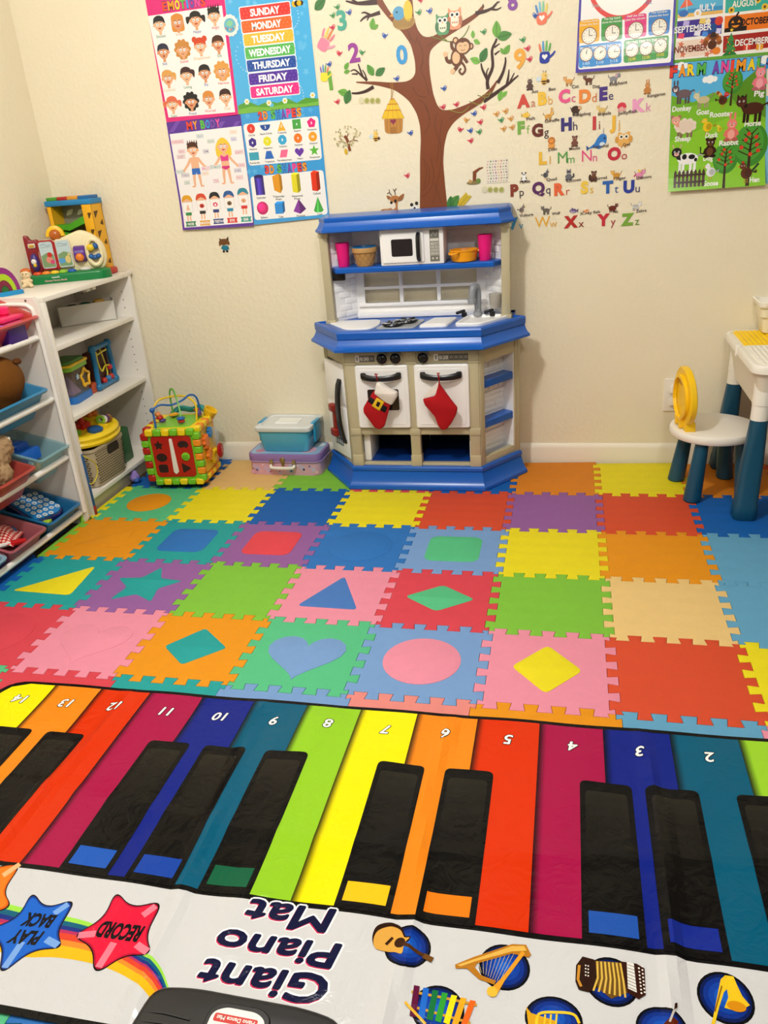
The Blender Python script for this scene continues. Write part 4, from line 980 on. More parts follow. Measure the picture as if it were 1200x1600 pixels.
ms.build('weave_slots', dk, bo)
m.build('weave_slots', dk, bo)
MB().prism(rrect(-.014, .062, .106, .142, .012), 0, .0016, X=T(hd+.0085, 0, 0) @ RZ(90) @ RX(90)).build('handle_slot', M('#2E261C', .8), bo)
t = thing('play_activity_toy', 'yellow round toy activity centre lying on top of the beige basket', 'toy', (-1.928, -.395, .0785+.168), rot=(R(0), R(8), R(-3)))
YL = M('#F0CE1A', .35)
def oval(g, z): return [(p[0], p[1], z) for p in ngon(0, 0, .096+g, 40, 0, .146+g)]
MB().loft([oval(-.012, .0), oval(0, .003), oval(.002, .012), oval(-.002, .018), oval(-.004, .020), oval(-.003, .032), oval(-.010, .040), oval(-.022, .043), oval(-.03, .040)]).build('base', YL, t)
MB().lathe([(.028, .04), (.03, .052), (.022, .056)], 24, X=T(.045, -.028, 0)).build('blue_button', M('#14508C', .3), t)
g = MB(); P = []
for k in range(48): a = 2*PI*k/48; r = .030*(1+.16*math.cos(8*a)); P.append((r*math.cos(a), r*math.sin(a)))
g.prism(P, .040, .058, X=T(-.025, -.012, 0), bev=.004, seg=2); g.lathe([(.014, .058), (.011, .072), (.004, .088), (.002, .090)], 16, X=T(-.025, -.012, 0)); g.build('red_gear', M('#D42A1C', .35), t)
MB().lathe([(.040, .03), (.042, .055), (.03, .062)], 28, X=T(-.045, .070, 0)).build('yellow_cup', YL, t)
g = MB()
for k in range(7): a = 2*PI*k/7; g.ell((-.045+.022*math.cos(a), .07+.022*math.sin(a), .066), .013, 12)
g.ell((-.045, .07, .07), .02, 12); g.build('orange_flower', M('#E8822A', .45), t)
for i, c in enumerate(('#8CC82E', '#E8E4D8', '#5A3A6A', '#8A5A28')): MB().torus((.022+.004*i, .045+.010*i, .058), .013, .0055, 20, 8, RX(90) @ RY(20)).build('ring', M(c, .35), t)
MB().b2(.02, .06, .022, .035, .038, .05, .004).build('ring_post', YL, t)
MB().lathe([(.018, .038), (.02, .05), (.01, .056)], 20, X=T(.0, -.085, 0)).build('green_gear', M('#6CB02A', .4), t)
o = MB().b2(-.04, .04, -.05, .05, 0, .14, .01).build('green_toy', M('#1E5A2E', .5), loc=(-1.93, -.225, .0785)); tag(o, 'dark green toy on the bottom shelf between the basket and bookcase side', 'toy')
t = thing('small_figure', 'blurry lilac and blue small toy on the floor beside the bookcase plinth', 'toy', (-1.842, -.285, .0125)); blobs('body', [((0, 0, .018), (.02, .024, .018)), ((-.005, .01, .034), (.014, .014, .012))], M('#8A74B8', .5), t, .004); MB().ell((.012, -.008, .012), (.014, .018, .011), 12).build('base', M('#2E5AA8', .5), t)
# ---- on top of the bookcase
TOP = .8125
t = thing('rainbow_toy', 'rainbow arch toy on a light blue base at the left end of the bookcase top', 'toy', (-2.035, -.527, TOP), R(62))
MB().prism(rrect(-.085, .06, -.028, .028, .02), 0, .014, bev=.005, seg=2).build('base', M('#1E8AC0', .4), t)
for r, c in ((.048, '#8C2A78'), (.034, '#A8C81E'), (.020, '#7A2038'), (.008, '#2A6A2A')):
    rg = []
    for k in range(17): a = PI*k/16; rr_ = r+.007; rg.append([(-.005+(r-.007+q*.014)*math.cos(a), w_, .012+(r-.007+q*.014)*math.sin(a)*1.5) for q, w_ in ((0, -.014), (1, -.014), (1, .014), (0, .014))])
    MB().loft(rg).build('arch', M(c, .45), t)
# light-up book toy
t = thing('musical_book_toy', 'ivory and green musical book toy with sun on top of the bookcase', 'toy', (-1.960, -.232, TOP), R(26.8))
GRN = M('#0E7A3C', .35); IV = M('#F0E2B4', .4)
MB().prism(roundpoly([(-.152, -.002), (.115, -.012), (.148, .02), (.140, .072), (-.140, .072)], .03, 5), 0, .034, bev=.010, seg=3).build('base', GRN, t)
p = Print(); p.text('vtech', -.055, .022, .006, '#D8E4D8', 1, .03, 'c', 0, .030); p.text('Hunny Hunny Book', -.055, .011, .0065, '#D8A8A0', 1, .03, 'c', 0, .080)
mb = MB(); p.mesh(mb, lambda x, y, h: (x, -.0086-h-.0365*(x-.0)*-.0, y)); 
mb = MB(); p.mesh(mb, lambda x, y, h: (x, -.0025-.0374*(x+.152)-h*4-.0012, y)); raw_build(mb, 'lettering', PRINT(.4), t)
for i, c in enumerate(('#D8481C', '#E8842A', '#EBC022', '#8CBC2A', '#1C58A8')):
    MB().ell((-.118+i*.031, .014-.001*i, .036), (.0165, .011, .009), 16).build('piano_key', M(c, .25), t)
bd = roundpoly([(-.10, .03), (-.105, .11), (-.085, .155), (-.03, .150), (.02, .165), (.06, .178), (.10, .160), (.135, .125), (.140, .07), (.125, .03)], .03, 5)
MB().prism(bd, 0, .035, X=T(0, .075, 0) @ RX(90), bev=.010, seg=3).build('backdrop', IV, t)
MB().prism(roundpoly([(-.155, .03), (-.157, .172), (-.132, .174), (-.124, .152), (-.098, .157), (-.09, .03)], .012, 4), 0, .03, X=T(0, .085, 0) @ RX(90), bev=.006, seg=2).build('red_tree', M('#8C1016', .4), t)
sgn_ = MB().box((-.122, .052, .135), (.026, .006, .016), .003).build('signboard', M('#E8E0CC', .4), t); MB().box((-.122, .048, .135), (.018, .003, .009), .001).build('sign_plate', M('#C8A028', .4), sgn_)
fg = MB().ell((-.122, .045, .075), (.016, .014, .034), 16).build('purple_figure', M('#45307A', .4), t); MB().ell((-.124, .034, .080), (.010, .006, .010), 12).build('white_face', M('#E8E4DA', .4), fg); MB().ell((-.122, .031, .067), (.007, .005, .007), 10).build('yellow_spot', M('#D8B81E', .4), fg)
# open book: two plain landscape pages
bk_ = MB().prism(rrect(-.098, -.040, .045, .152, .010), 0, .010, X=T(0, .036, 0) @ RX(90) @ RZ(0), bev=.003).build('book_cover', M('#A81E22', .4), t)
MB().cyl((-.040, .030, .045), (-.040, .030, .145), .005, 10).build('book_spine', M('#A81E22', .4), bk_)
pg = Print()
for x0, x1 in ((-.094, -.046), (-.034, .014)):
    pg.rect(x0, x1, .052, .147, '#BCCED0', 0, .008); pg.poly([(x0+.002, .056), (x1-.002, .056), (x1-.002, .100), ((x0+x1)/2, .108), (x0+.002, .098)], '#7A9A6A', 1)
    pg.line(smoothpath([(x0+.006, .134, 0), (x0+.018, .138, 0), (x0+.03, .132, 0), (x1-.006, .136, 0)], 3), .0015, '#6A7A88', 2); pg.line([(x0+.006, .127), (x1-.006, .129)], .0012, '#6A7A88', 2)
pg.circ(-.066, .082, .012, '#D88A78', 2); pg.circ(-.062, .100, .009, '#C8302A', 2); pg.circ(-.056, .074, .008, '#C84A78', 3); pg.circ(-.022, .075, .013, '#5A9AC8', 2, .010); pg.circ(.0, .078, .010, '#D8C078', 2, .014); pg.circ(.006, .096, .005, '#D8C078', 3)
mb = MB(); pg.mesh(mb, lambda x, y, h: (x, .0252-h, y)); raw_build(mb, 'pages', PRINT(.3), bk_)
MB().prism(rrect(-.037, .018, .048, .152, .010), 0, .010, X=T(0, .036, 0) @ RX(90), bev=.003).build('page_frame', M('#EADCB8', .4), bk_)
sp = [( .034*math.cos(PI*k/12)-.030, .160+.040*math.sin(PI*k/12)) for k in range(13)]
so = MB().prism(sp, 0, .026, X=T(0, .070, 0) @ RX(90), bev=.005, seg=2).build('sun', M('#F2C21E', .35), t)
MB().ell((-.030, .046, .166), (.021, .014, .021), 18).build('sun_face', M('#B8601A', .3), so)
ro = MB().cyl((.024, .040, .092), (.066, .040, .092), .030, 24, .004).build('roller', M('#5A2A8A', .35), t); MB().ell((.044, .012, .082), (.016, .010, .015), 14).build('orange_pig', M('#E07A1E', .4), ro)
MB().torus((.098, .030, .095), .036, .008, 32, 8, Matrix.Diagonal((.72, 1, 1.3, 1)) @ RX(90)).build('oval_frame', IV, t)
dk_ = MB().ell((.088, .024, .112), (.015, .012, .013), 14).build('yellow_duck', M('#E8C41E', .35), t); MB().ell((.106, .026, .116), (.011, .01, .011), 12).build('blue_wing', M('#1C5A9C', .35), dk_)
wv = MB()
for i in range(3): wv.ell((.084+i*.014, .027, .080-.004*(i % 2)), (.011, .009, .009), 12)
wv.build('blue_wave', M('#1C5A9C', .35), dk_)
MB().ell((.055, .022, .038), (.022, .010, .008), 12).build('small_toggle', M('#D8D4C8', .4), t)
# tan figurine
t = thing('toy_figurine', 'tiny cream animal figurine with orange hair left of the green toy base', 'toy figurine', (-2.070, -.345, TOP), R(20))
blobs('body', [((0, 0, .016), (.016, .014, .016)), ((0, 0, .046), (.018, .017, .017)), ((.014, -.012, .006), (.008, .014, .007)), ((-.014, -.012, .006), (.008, .014, .007)), ((.016, -.008, .024), (.006, .012, .006)), ((-.016, -.008, .024), (.006, .012, .006))], M('#E8CFA4', .4), t, .003)
MB().ell((0, .005, .056), (.019, .017, .012), 14).build('orange_hair', M('#C8682A', .5), t)
for x in (-.006, .006): MB().ell((x, -.0165, .049), .0022, 8).build('eye', M('#1A1412', .3), t)
# tall yellow tower toy in the corner
t = thing('ramp_tower_toy', 'tall yellow and blue ramp tower toy in the corner on the bookcase', 'toy', (-1.994, -.062, TOP), 0); t.scale.x = .87
YT = M('#EDAE14', .35); BT = M('#1C82BC', .35)
def post(x0, x1, nm):
    m = MB()
    m.b2(x0, x1, -.040, -.034, 0, .262, .002); m.b2(x0, x1, .034, .040, 0, .262, .002)
    n = 6; s_ = [x1-.004, x1]
    if nm:
        m.b2(x0, x1, -.038, .038, 0, .262); m.build('post', YT, t); h_ = MB()
        for k in range(7):
            z = .235-.036*k; tri = [(-.026, z), (.006, z+.002), (-.022, z-.026)] if k % 2 == 0 else [(.026, z+.006), (.026, z-.018), (.004, z-.010)]
            tri = tri if area2(tri) > 0 else tri[::-1]; h_.prism(roundpoly(tri, .004, 3), 0, .0006, X=T(x1, 0, 0) @ RZ(90) @ RX(90))
        for k in range(4):
            z = .232-.060*k; h_.prism(roundpoly([(x1-.018, z-.024), (x1-.002, z), (x1-.022, z)], .003, 2), 0, .0006, X=T(0, -.0401, 0) @ RX(90))
        h_.build('triangle_openings', M('#5A3A12', .6), t); return
    else: m.b2(x0, x1, -.038, .038, 0, .262)
    m.build('post', YT, t)
post(-.105, -.085, 0); post(.065, .110, 1)
MB().b2(-.112, .115, -.043, .043, .262, .282, .004).build('top_bar', BT, t)
for x, c in ((-.078, '#4E9A2A'), (-.025, '#B0241E'), (.025, '#E09A2A'), (.078, '#1C6AA8')): MB().b2(x-.026, x+.026, -.035, .036, .281, .294, .003).build('top_block', M(c, .4), t)
rm = MB(); rm.loft([[(-.085, y, z) for y, z in ((-.031, .180), (.031, .180), (.035, .196), (-.035, .196))], [(-.02, y, z) for y, z in ((-.035, .172), (.035, .172), (.035, .194), (-.035, .194))], [(.066, y, z) for y, z in ((-.035, .196), (.035, .196), (.035, .224), (-.035, .224))]]); rm.prism([(-.07, .172), (-.005, .160), (-.045, .156), (-.075, .160)], 0, .05, X=T(0, .0, 0) @ RX(90)); rm.build('green_ramp', M('#4CA81E', .35), t)
MB().b2(-.085, .066, -.035, .035, .105, .135, .006).build('red_ramp', M('#A81A16', .35), t); MB().b2(-.085, .066, -.035, .035, .02, .05, .006).build('low_ramp', M('#1C6AA8', .35), t)
MB().b2(.085, .130, -.042, .040, 0, .024, .008).build('red_foot', M('#B8241E', .35), t)
MB().b2(-.085, .066, .032, .038, .14, .262).build('grey_panel', M('#8A8674', .5), t)
for x in (-.045, .01, .055): MB().prism(roundpoly([(x-.025, .222), (x+.005, .228), (x+.02, .248), (x-.012, .243)], .008, 3), 0, .002, X=T(0, .0318, 0) @ RX(90)).build('cloud_print', M('#E0DCCC', .5), t)
# ---- activity cube
t = thing('activity_cube', 'big colourful activity cube with bead wires on the floor by the bookcase', 'activity cube', (-1.622, -.245, .0125), R(5))
S = .108; Z0 = .022; Z1 = .248; ZC_ = (Z0+Z1)/2
GL, YC, RC, OC = M('#74C024', .35), M('#F2D216', .35), M('#B41A14', .3), M('#EE8E1E', .35)
DKC = M('#17130F', .6)
MB().b2(-S+.012, S-.012, -S+.012, S-.012, Z0+.006, Z1-.008).build('dark_core', DKC, t)
MB().b2(-S+.02, S-.02, -S+.02, S-.02, 0, Z0+.006, .004).build('wheel_base', M('#101012', .5), t)
# front panel with cut-out shapes
shapes = [star(-.052, .185, .021, .0105), [(p[0]*.022+.048, p[1]*.016+.186) for p in [(math.cos(a)*(1 if math.sin(a) > -.3 else .95), math.sin(a)+(.35 if abs(a-3*PI/2) < .5 else 0)) for a in [2*PI*k/24 for k in range(24)]]], ngon(-.048, .135, .022, 24, 0, .0175), rrect(-.068, -.030, .072, .106, .008), roundpoly([(.030, .068), (.066, .088), (.028, .112)], .006, 3)]
MB().prism(rrect(-S+.014, S-.014, Z0+.016, Z1-.022, .004), 0, .008, X=T(0, -S+.010, 0) @ RX(90), bev=.001).build('front_frame', GL, t)
rp = MB().prism(rrect(-.082, .082, .052, .222, .016), .008, .012, X=T(0, -S+.010, 0) @ RX(90), bev=.002).build('red_panel', RC, t)
for i, s in enumerate(shapes): MB().prism(s if area2(s) > 0 else s[::-1], .0119, .0126, X=T(0, -S+.010, 0) @ RX(90)).build('shape_hole', M('#260C08', .7), rp)
MB().prism(roundpoly([(-.009, .212), (.003, .212), (.009, .075), (-.003, .064), (-.013, .075)][::-1], .004, 2), .012, .017, X=T(.004, -S+.010, 0) @ RX(90), bev=.002).build('white_slider', M('#E8E4DA', .4), rp)
gb = MB().lathe([(.0165, .0125), (.0165, .017), (.012, .019)], 24, X=T(.052, -S+.010, .138) @ RX(90)).build('green_button', M('#7CC82A', .35), rp)
for z in (-.005, .004): MB().box((.052, -S-.0085, .138+z), (.022, .002, .0025), .0005).build('groove', M('#2A5A12', .5), gb)
# corner blocks on the edges
def blocks(name, pts, size, cols):
    for i, p_ in enumerate(pts): MB().box(p_, size, .0035, 1).build('corner_block', cols[i % 2], t)
n = 6
blocks('', [(-.083+i*.0332+.0, -S+.004, Z1-.012) for i in range(n)], (.031, .024, .026), (YC, GL))
blocks('', [(-.083+i*.0332+.008, -S+.004, Z0+.010) for i in range(n)], (.031, .024, .024), (GL, YC))
blocks('', [(-S+.002, -S+.008, Z0+.026+i*.0285) for i in range(7)], (.030, .026, .027), (RC, GL))
blocks('', [(S-.004, -S+.008, Z0+.026+i*.0285) for i in range(7)], (.030, .026, .027), (GL, OC))
blocks('', [(S-.006, -.075+i*.030, Z1-.010) for i in range(6)], (.030, .028, .024), (YC, OC))
blocks('', [(S-.008, -.075+i*.030, Z0+.008) for i in range(6)], (.026, .028, .022), (OC, YC))
blocks('', [(-S+.006, -.075+i*.030, Z1-.010) for i in range(6)], (.030, .028, .024), (RC, YC))
# right side with gears
MB().b2(S-.012, S-.002, -.095, .095, Z0+.018, Z1-.020, .002).build('side_frame', OC, t)
sp_ = MB().prism(rrect(-.078, .078, .05, .222, .03), 0, .004, X=T(S-.003, 0, 0) @ RZ(90) @ RX(90), bev=.001).build('gear_panel', M('#E8BE1A', .35), t)
def gear(y, z, r, c, dx=.0):
    P = []
    for k in range(32): a = 2*PI*k/32; q = r*(1 if k % 4 < 2 else .72); P.append((q*math.cos(a), q*math.sin(a)))
    g = MB().prism(P, .003, .016, X=T(S+dx, y, z) @ RZ(90) @ RX(90), bev=.002); g.build('gear', M(c, .35), t)
gear(-.045, .175, .030, '#EE7A2A'); gear(-.030, .118, .026, '#EE8A2E'); gear(.010, .092, .028, '#E6C018'); gear(.01, .195, .022, '#2A7EC4')
MB().cyl((S+.002, .045, .105), (S+.030, .045, .105), .012, 16).build('knob_stem', M('#E6C018', .35), t); MB().lathe([(.024, 0), (.030, .004), (.030, .010), (.02, .014)], 24, X=T(S+.022, .045, .105) @ RY(90)).build('red_knob', M('#B01420', .25), t)
MB().ell((S, .065, .16), (.026, .03, .04), 16).build('clear_bubble', M('#C8D8E0', .1, 'clear', alpha=.3), t)
MB().b2(-.09, .095, S-.012, S-.004, Z0+.01, Z1-.01, .004).build('back_panel', M('#1E8A80', .4), t)
# top
MB().b2(-S+.004, S-.004, -S+.012, S-.004, Z1-.016, Z1-.002, .003).build('top_frame', YC, t)
MB().prism(roundpoly([(-.082, -.075), (.072, -.078), (.078, .07), (-.07, .078)], .02, 4), Z1-.002, Z1+.002, bev=.002).build('top_panel', M('#7CC232', .3), t)
def wire(pts, c, r=.004): MB().tube(smoothpath(pts, 7), r, 8).build('bead_wire', M(c, .35), t)
zt = Z1
wire([(-.088, -.035, zt+.0), (-.092, .0, zt+.05), (-.08, .03, zt+.078), (-.02, .04, zt+.090), (.035, .035, zt+.088), (.074, .02, zt+.060), (.076, .0, zt)], '#EBC41C')
wire([(-.038, .05, zt), (-.038, .05, zt+.05), (-.034, .045, zt+.105), (-.018, .035, zt+.122), (.0, .015, zt+.105), (.022, -.02, zt+.05), (.032, -.045, zt)], '#5CA82E', .0035)
wire([(-.060, -.085, zt), (-.064, -.075, zt+.045), (-.064, -.07, zt+.070), (-.040, -.05, zt+.082), (-.01, -.02, zt+.072), (.025, .01, zt+.080), (.048, .045, zt+.092), (.066, .065, zt+.072), (.070, .07, zt)], '#1C60AE')
MB().ell((-.067, -.072, zt+.068), .0105, 12).build('bead', M('#1C60AE', .3), t)
for p_, r_, c in (((-.062, -.04, zt+.042), (.012, .012, .010), '#E88A4A'), ((-.058, -.035, zt+.028), (.014, .014, .010), '#C8241C'), ((-.052, -.03, zt+.014), (.014, .014, .008), '#5A3A8A'), ((-.036, .05, zt+.012), (.019, .019, .007), '#EBA81C'), ((.028, -.038, zt+.022), (.017, .017, .007), '#1C60AE'), ((.030, -.042, zt+.012), (.015, .015, .006), '#B0241C'), ((.076, .03, zt+.02), (.013, .013, .014), '#5A4A8A'), ((.07, .03, zt+.036), (.012, .012, .006), '#A83A1C')):
    MB().ell(p_, r_, 14).build('bead', M(c, .3), t)
MB().tube(smoothpath([(-.06, S-.02, zt), (-.03, S, zt+.02), (.02, S+.004, zt+.012), (.06, S, zt+.022), (.10, S-.015, zt-.01)], 5), [.012]*21, 8).build('teal_rail', M('#1C8A82', .4), t)
MB().lathe([(.018, 0), (.026, .008), (.028, .03), (.022, .03), (.018, .012), (.004, .008)], 24, X=T(S-.012, S-.03, Z1-.004) @ RY(35)).build('yellow_cup', M('#E8BC1A', .35), t)
# ---- suitcase and bin
t = thing('toy_suitcase', 'lilac and pink childrens suitcase with metal clasps on the floor', 'suitcase', (-1.222, -.112, .0125), R(-2))
SX, SY, SH = .155, .083, .088
cp = Print()
P = rrect(-SX, SX, -SY, SY, .035, 6)
MB().prism(offset_poly(P, .003), 0, .056, bev=.003).build('body', M('#D2A0B0', .45), t)
lid = MB(); lid.loft([[(p[0], p[1], z) for p in offset_poly(P, g)] for g, z in ((0, .055), (-.001, .058), (-.001, SH-.006), (.001, SH-.001), (.005, SH), (.02, SH+.0005))]); lid = lid.build('lid', M('#8C6CA6', .45), t)
MB().tube([(p[0], p[1], .0575) for p in offset_poly(P, -.0012)], .0016, 6, True).build('stitched_rim', M('#B89AC8', .5), lid)
p = Print(); p.poly(offset_poly(P, .008), '#8FB4D2', 0)
for x, y, r_, c in ((-.09, .03, .03, '#DCE4EC'), (-.05, .05, .026, '#E8E0E8'), (.09, -.02, .034, '#E2A8BC'), (.03, .04, .03, '#B8CCE0'), (-.11, -.04, .02, '#C07A98'), (.12, .04, .022, '#DCE4EC')): p.circ(x, y, r_, c, 1)
mb = MB(); p.mesh(mb, lambda x, y, h: (x, y, SH+.0008+h)); raw_build(mb, 'cloud_print', PRINT(.4), lid)
p = Print()
for k in range(24): x = -.138+.276*k/23; p.circ(x, .012+.034*((k*7) % 10)/10, .009, ('#D6A0B4', '#C6A6C4', '#B8AECE', '#DAA8B0')[k % 4], k % 3)
for x, y, c, r_ in ((-.118, .02, '#7A4A88', .008), (-.06, .014, '#C05A78', .006), (.03, .018, '#2A7AA8', .009), (.085, .026, '#2A2A6A', .008), (.11, .04, '#5A3A7A', .006), (-.02, .016, '#B84A5A', .005), (.06, .042, '#F0E4E8', .004), (-.09, .044, '#F0E4E8', .004)): p.poly(star(x, y, r_), c, 4)
mb = MB(); p.mesh(mb, lambda x, y, h: (x, -SY+.0026-h, y)); raw_build(mb, 'star_print', PRINT(.4), t)
for x in (-.048, .048):
    c_ = MB(); c_.box((x, -SY-.004, .060), (.014, .006, .018), .002); c_.torus((x, -SY-.008, .050), .006, .0018, 14, 6, RX(90)); c_.build('clasp', M('#A89668', .35, metal=.8), t)
c_ = MB(); c_.lathe([(.011, 0), (.012, .004), (.006, .008)], 18, X=T(.0, -SY-.001, .066) @ RX(90)); c_.box((.0, -SY-.005, .052), (.010, .006, .020), .002); c_.build('lock', M('#9C8450', .35, metal=.8), t)
MB().tube(smoothpath([(-.050, -SY-.006, .046), (-.047, -SY-.016, .040), (-.03, -SY-.018, .038), (.03, -SY-.018, .038), (.047, -SY-.016, .040), (.050, -SY-.006, .046)], 4), .0058, 8).build('handle', M('#E8E2D8', .4), t)
t = thing('storage_box', 'blue plastic box with a white lid sitting on the lilac suitcase', 'storage box', (-1.218, -.088, .0125+SH+.0018), R(-2))
def sr(gx, gy, z, r=.018): return [(p[0], p[1], z) for p in rrect(-gx, gx, -gy, gy, r, 5)]
MB().loft([sr(.094, .070, 0), sr(.097, .073, .003), sr(.110, .083, .082), sr(.113, .086, .084), sr(.113, .086, .092), sr(.106, .08, .092), sr(.094, .070, .006)]).build('box', M('#56B4D4', .22, 'clear', alpha=.93), t)
ld = MB().loft([sr(.117, .090, .088, .02), sr(.119, .092, .091, .02), sr(.119, .092, .104, .02), sr(.114, .087, .108, .02), sr(.098, .072, .108, .02), sr(.095, .069, .104, .016)]).build('lid', M('#E2E6E6', .25, 'clear', alpha=.9), t)
MB().prism(rrect(-.05, .05, -.03, .035, .006), .104, .108, bev=.002).build('lid_panel', M('#EEF0EE', .3), ld)
for sg in (-1, 1):
    h_ = MB(); h_.b2(sg*.112, sg*.122, -.038, .038, .03, .100, .004); h_.b2(sg*.104, sg*.122, -.038, .038, .100, .110, .003); h_.build('latch', M('#2A98C4', .3), t)
# ================================================================ RIGHT SIDE
NV = M('#0A4A66', .4); WP = M('#F0EBE0', .35); YW = M('#F8C814', .35)
t = thing('activity_table', 'white children\'s table with brick-plate top and dark blue legs', 'table', (.42, -.27, .0125))
TW = .62; ty0, ty1 = -.262, .250; TZ = .503
tp = MB(); P = rrect(0, TW, ty0, ty1, .045, 6)
tp.loft([[(p[0], p[1], z) for p in offset_poly(P, g)] for g, z in ((.004, TZ-.028), (0, TZ-.026), (-.001, TZ-.006), (.002, TZ-.001), (.007, TZ), (.014, TZ-.001), (.017, TZ-.005), (.05, TZ-.005))]); tp.build('table_top', WP, t)
MB().loft([[(p[0], p[1], z) for p in offset_poly(rrect(0, TW, ty0, ty1, .045, 6), g)] for g, z in ((.035, TZ-.15), (.012, TZ-.03), (.010, TZ-.027))]).build('apron', M('#EAE2D2', .4), t)
def plate(y0, y1, mat, ribs):
    o = MB().prism(rrect(.024, TW-.024, y0, y1, .006), TZ-.008, TZ-.001, bev=.001).build('brick_plate', mat, t)
    m = MB(); nx = 38; n_ = int((y1-y0)/.0152)
    for i in range(nx):
        x = .034+i*.0150
        for j in range(n_): y = y0+.010+j*.0152; m.lathe([(.0048, -.0012), (.0048, .0006), (.0043, .0009)], 8, X=T(x, y, TZ))
    m.build('studs', mat, o)
plate(.02, .236, M('#FFD60C', .35), 0); plate(-.24, .016, WP, 0)
MB().b2(-.004, .010, .005, .022, TZ-.034, TZ+.003, .002).build('clip', M('#F4F0E6', .3), t)
for x, y in ((.050, ty0+.055), (.050, ty1-.055), (TW-.05, ty0+.055), (TW-.05, ty1-.055)):
    dx = -.022 if x < .3 else .022; dy = -.022 if y < 0 else .022
    def c_(z): k = 1-z/(TZ-.03); return (x+dx*k, y+dy*k)
    def ring(z, r): a, b = c_(z); return [(a+p[0], b+p[1], z) for p in rrect(-r, r, -r, r, r*.55 if z < .3 else r*.95, 5)]
    lo = MB().loft([ring(0, .034), ring(.004, .037), ring(.045, .036), ring(.052, .034), ring(.20, .030), ring(.325, .0255)]).build('leg', NV, t, 50)
    MB().loft([ring(.3252, .0262), ring(.372, .0268)]).build('leg_collar', WP, lo, 50); MB().loft([ring(.373, .0285), ring(TZ-.032, .031)]).build('leg_top', WP, lo, 50)
# white stacked tub on the table
t = thing('plastic_tub', 'white stacking plastic tub on the yellow plate of the table', 'tub', (.598, -.06, .0125+TZ+.0012))
def tr(g, z, r=.02): return [(p[0], p[1], z) for p in rrect(-.08-g, .08+g, -.055-g, .055+g, r, 5)]
MB().loft([tr(-.012, 0), tr(-.008, .004), tr(-.002, .055), tr(.004, .057), tr(.006, .085), tr(.002, .087)]).build('tub', M('#F2E8C8', .3, 'clear', alpha=.93), t)
MB().loft([tr(.008, .087), tr(.014, .093), tr(.016, .108), tr(.012, .111), tr(.006, .108), tr(0, .09)]).build('rim', M('#F4EFE2', .3), t)
# chair
t = thing('toy_chair', 'small round white seat with yellow backrest and dark blue legs beside the table', 'chair', (.372, -.270, .0125), R(9))
SZ = .236; SR = .142
MB().loft([[(p[0], p[1], z) for p in ngon(0, 0, SR-g, 48)] for g, z in ((.014, SZ-.030), (.004, SZ-.028), (0, SZ-.022), (0, SZ-.008), (.003, SZ-.002), (.010, SZ), (.05, SZ-.001))]).build('seat', WP, t)
for x, y in ((-.060, -.082), (-.060, .082), (.068, -.082), (.068, .082)):
    dx = -.022 if x < 0 else .022; dy = .014 if y > 0 else -.014
    P = [[(x+dx*(1-k)+r*math.cos(2*PI*i/20), y+dy*(1-k)+r*math.sin(2*PI*i/20), k*(SZ-.032)) for i in range(20)] for k, r in ((0, .025), (.02, .029), (.05, .029), (.5, .0255), (1, .021))]
    MB().loft(P).build('leg', NV, t, 50)
BXX = -.092
def br(z): return 0
outl = smoothpath([(-.050, .002), (-.052, .018), (-.075, .035), (-.098, .07), (-.100, .115), (-.080, .165), (-.040, .198), (0, .206), (.040, .198), (.080, .165), (.100, .115), (.098, .07), (.075, .035), (.052, .018), (.050, .002)], 4)
bk = MB(); th = .022
def bend(p, d): y, z = p; return (BXX-.10*z*.28-d+.35*y*y*-1*-1, y, SZ+z)
hole = smoothpath([(-.045, .10), (-.05, .135), (-.025, .165), (0, .170), (.025, .165), (.05, .135), (.045, .10)], 3)
rg = []
PO = outl[::-1]
PO = outl if area2(outl) > 0 else outl[::-1]
for g, d in ((.004, 0), (0, .003), (0, th-.003), (.004, th)): rg.append([bend(p, d) for p in offset_poly(PO, g)])
bo = bk.loft(rg).build('backrest', YW, t, 35)
m = MB(); hp = [(p[0], p[1]) for p in outl]
hp = offset_poly(PO, .026)
for i in range(len(hp)): pass
m.loft([[bend(p, th-.001) for p in hp], [bend(p, th+.009) for p in hp], [bend(p, th+.010) for p in offset_poly(hp, .010)], [bend(p, th-.001) for p in offset_poly(hp, .012)]], caps=(False, False)); m.build('raised_rim', YW, bo)
hh = [(y*.9, z) for y, z in ((-.040, .145), (.040, .145), (.030, .172), (-.030, .172))]
hh = roundpoly(hh, .01, 3); hh = hh if area2(hh) > 0 else hh[::-1]
m = MB(); m.loft([[bend(p, th+.0002) for p in hh], [bend(p, th+.0015) for p in hh]]); m.build('grip_slot', M('#C48A08', .5), bo)
for y in (-.048, .048): MB().box((BXX-.004, y, SZ+.012), (.034, .026, .036), .003, X=RY(-6)).build('back_foot', YW, bo)
# outlet
t = thing('wall_outlet', 'white double wall socket plate near the floor left of the chair', 'wall outlet', (.273, 0, .276))
MB().at(RX(90)).prism(rrect(-.0385, .0385, -.0625, .0625, .004), 0, .006, bev=.003, seg=2).build('cover_plate', M('#EFE8DA', .35), t)
for z in (.024, -.024):
    o = MB().at(RX(90)).prism(ngon(0, z, .019, 28, 0, .0165), .006, .0085, bev=.001).build('socket', M('#F2EBDE', .35), t)
    MB().at(RX(90)).prism(rrect(-.020, .020, z-.016, z+.016, .008), .0085, .015, bev=.003, seg=2).build('safety_cover', M('#F4EEE4', .25), o)
for z in (.052, -.052): MB().at(RX(90)).prism(ngon(0, z, .003, 12), .006, .0072).build('screw', M('#B8B0A0', .4), t)
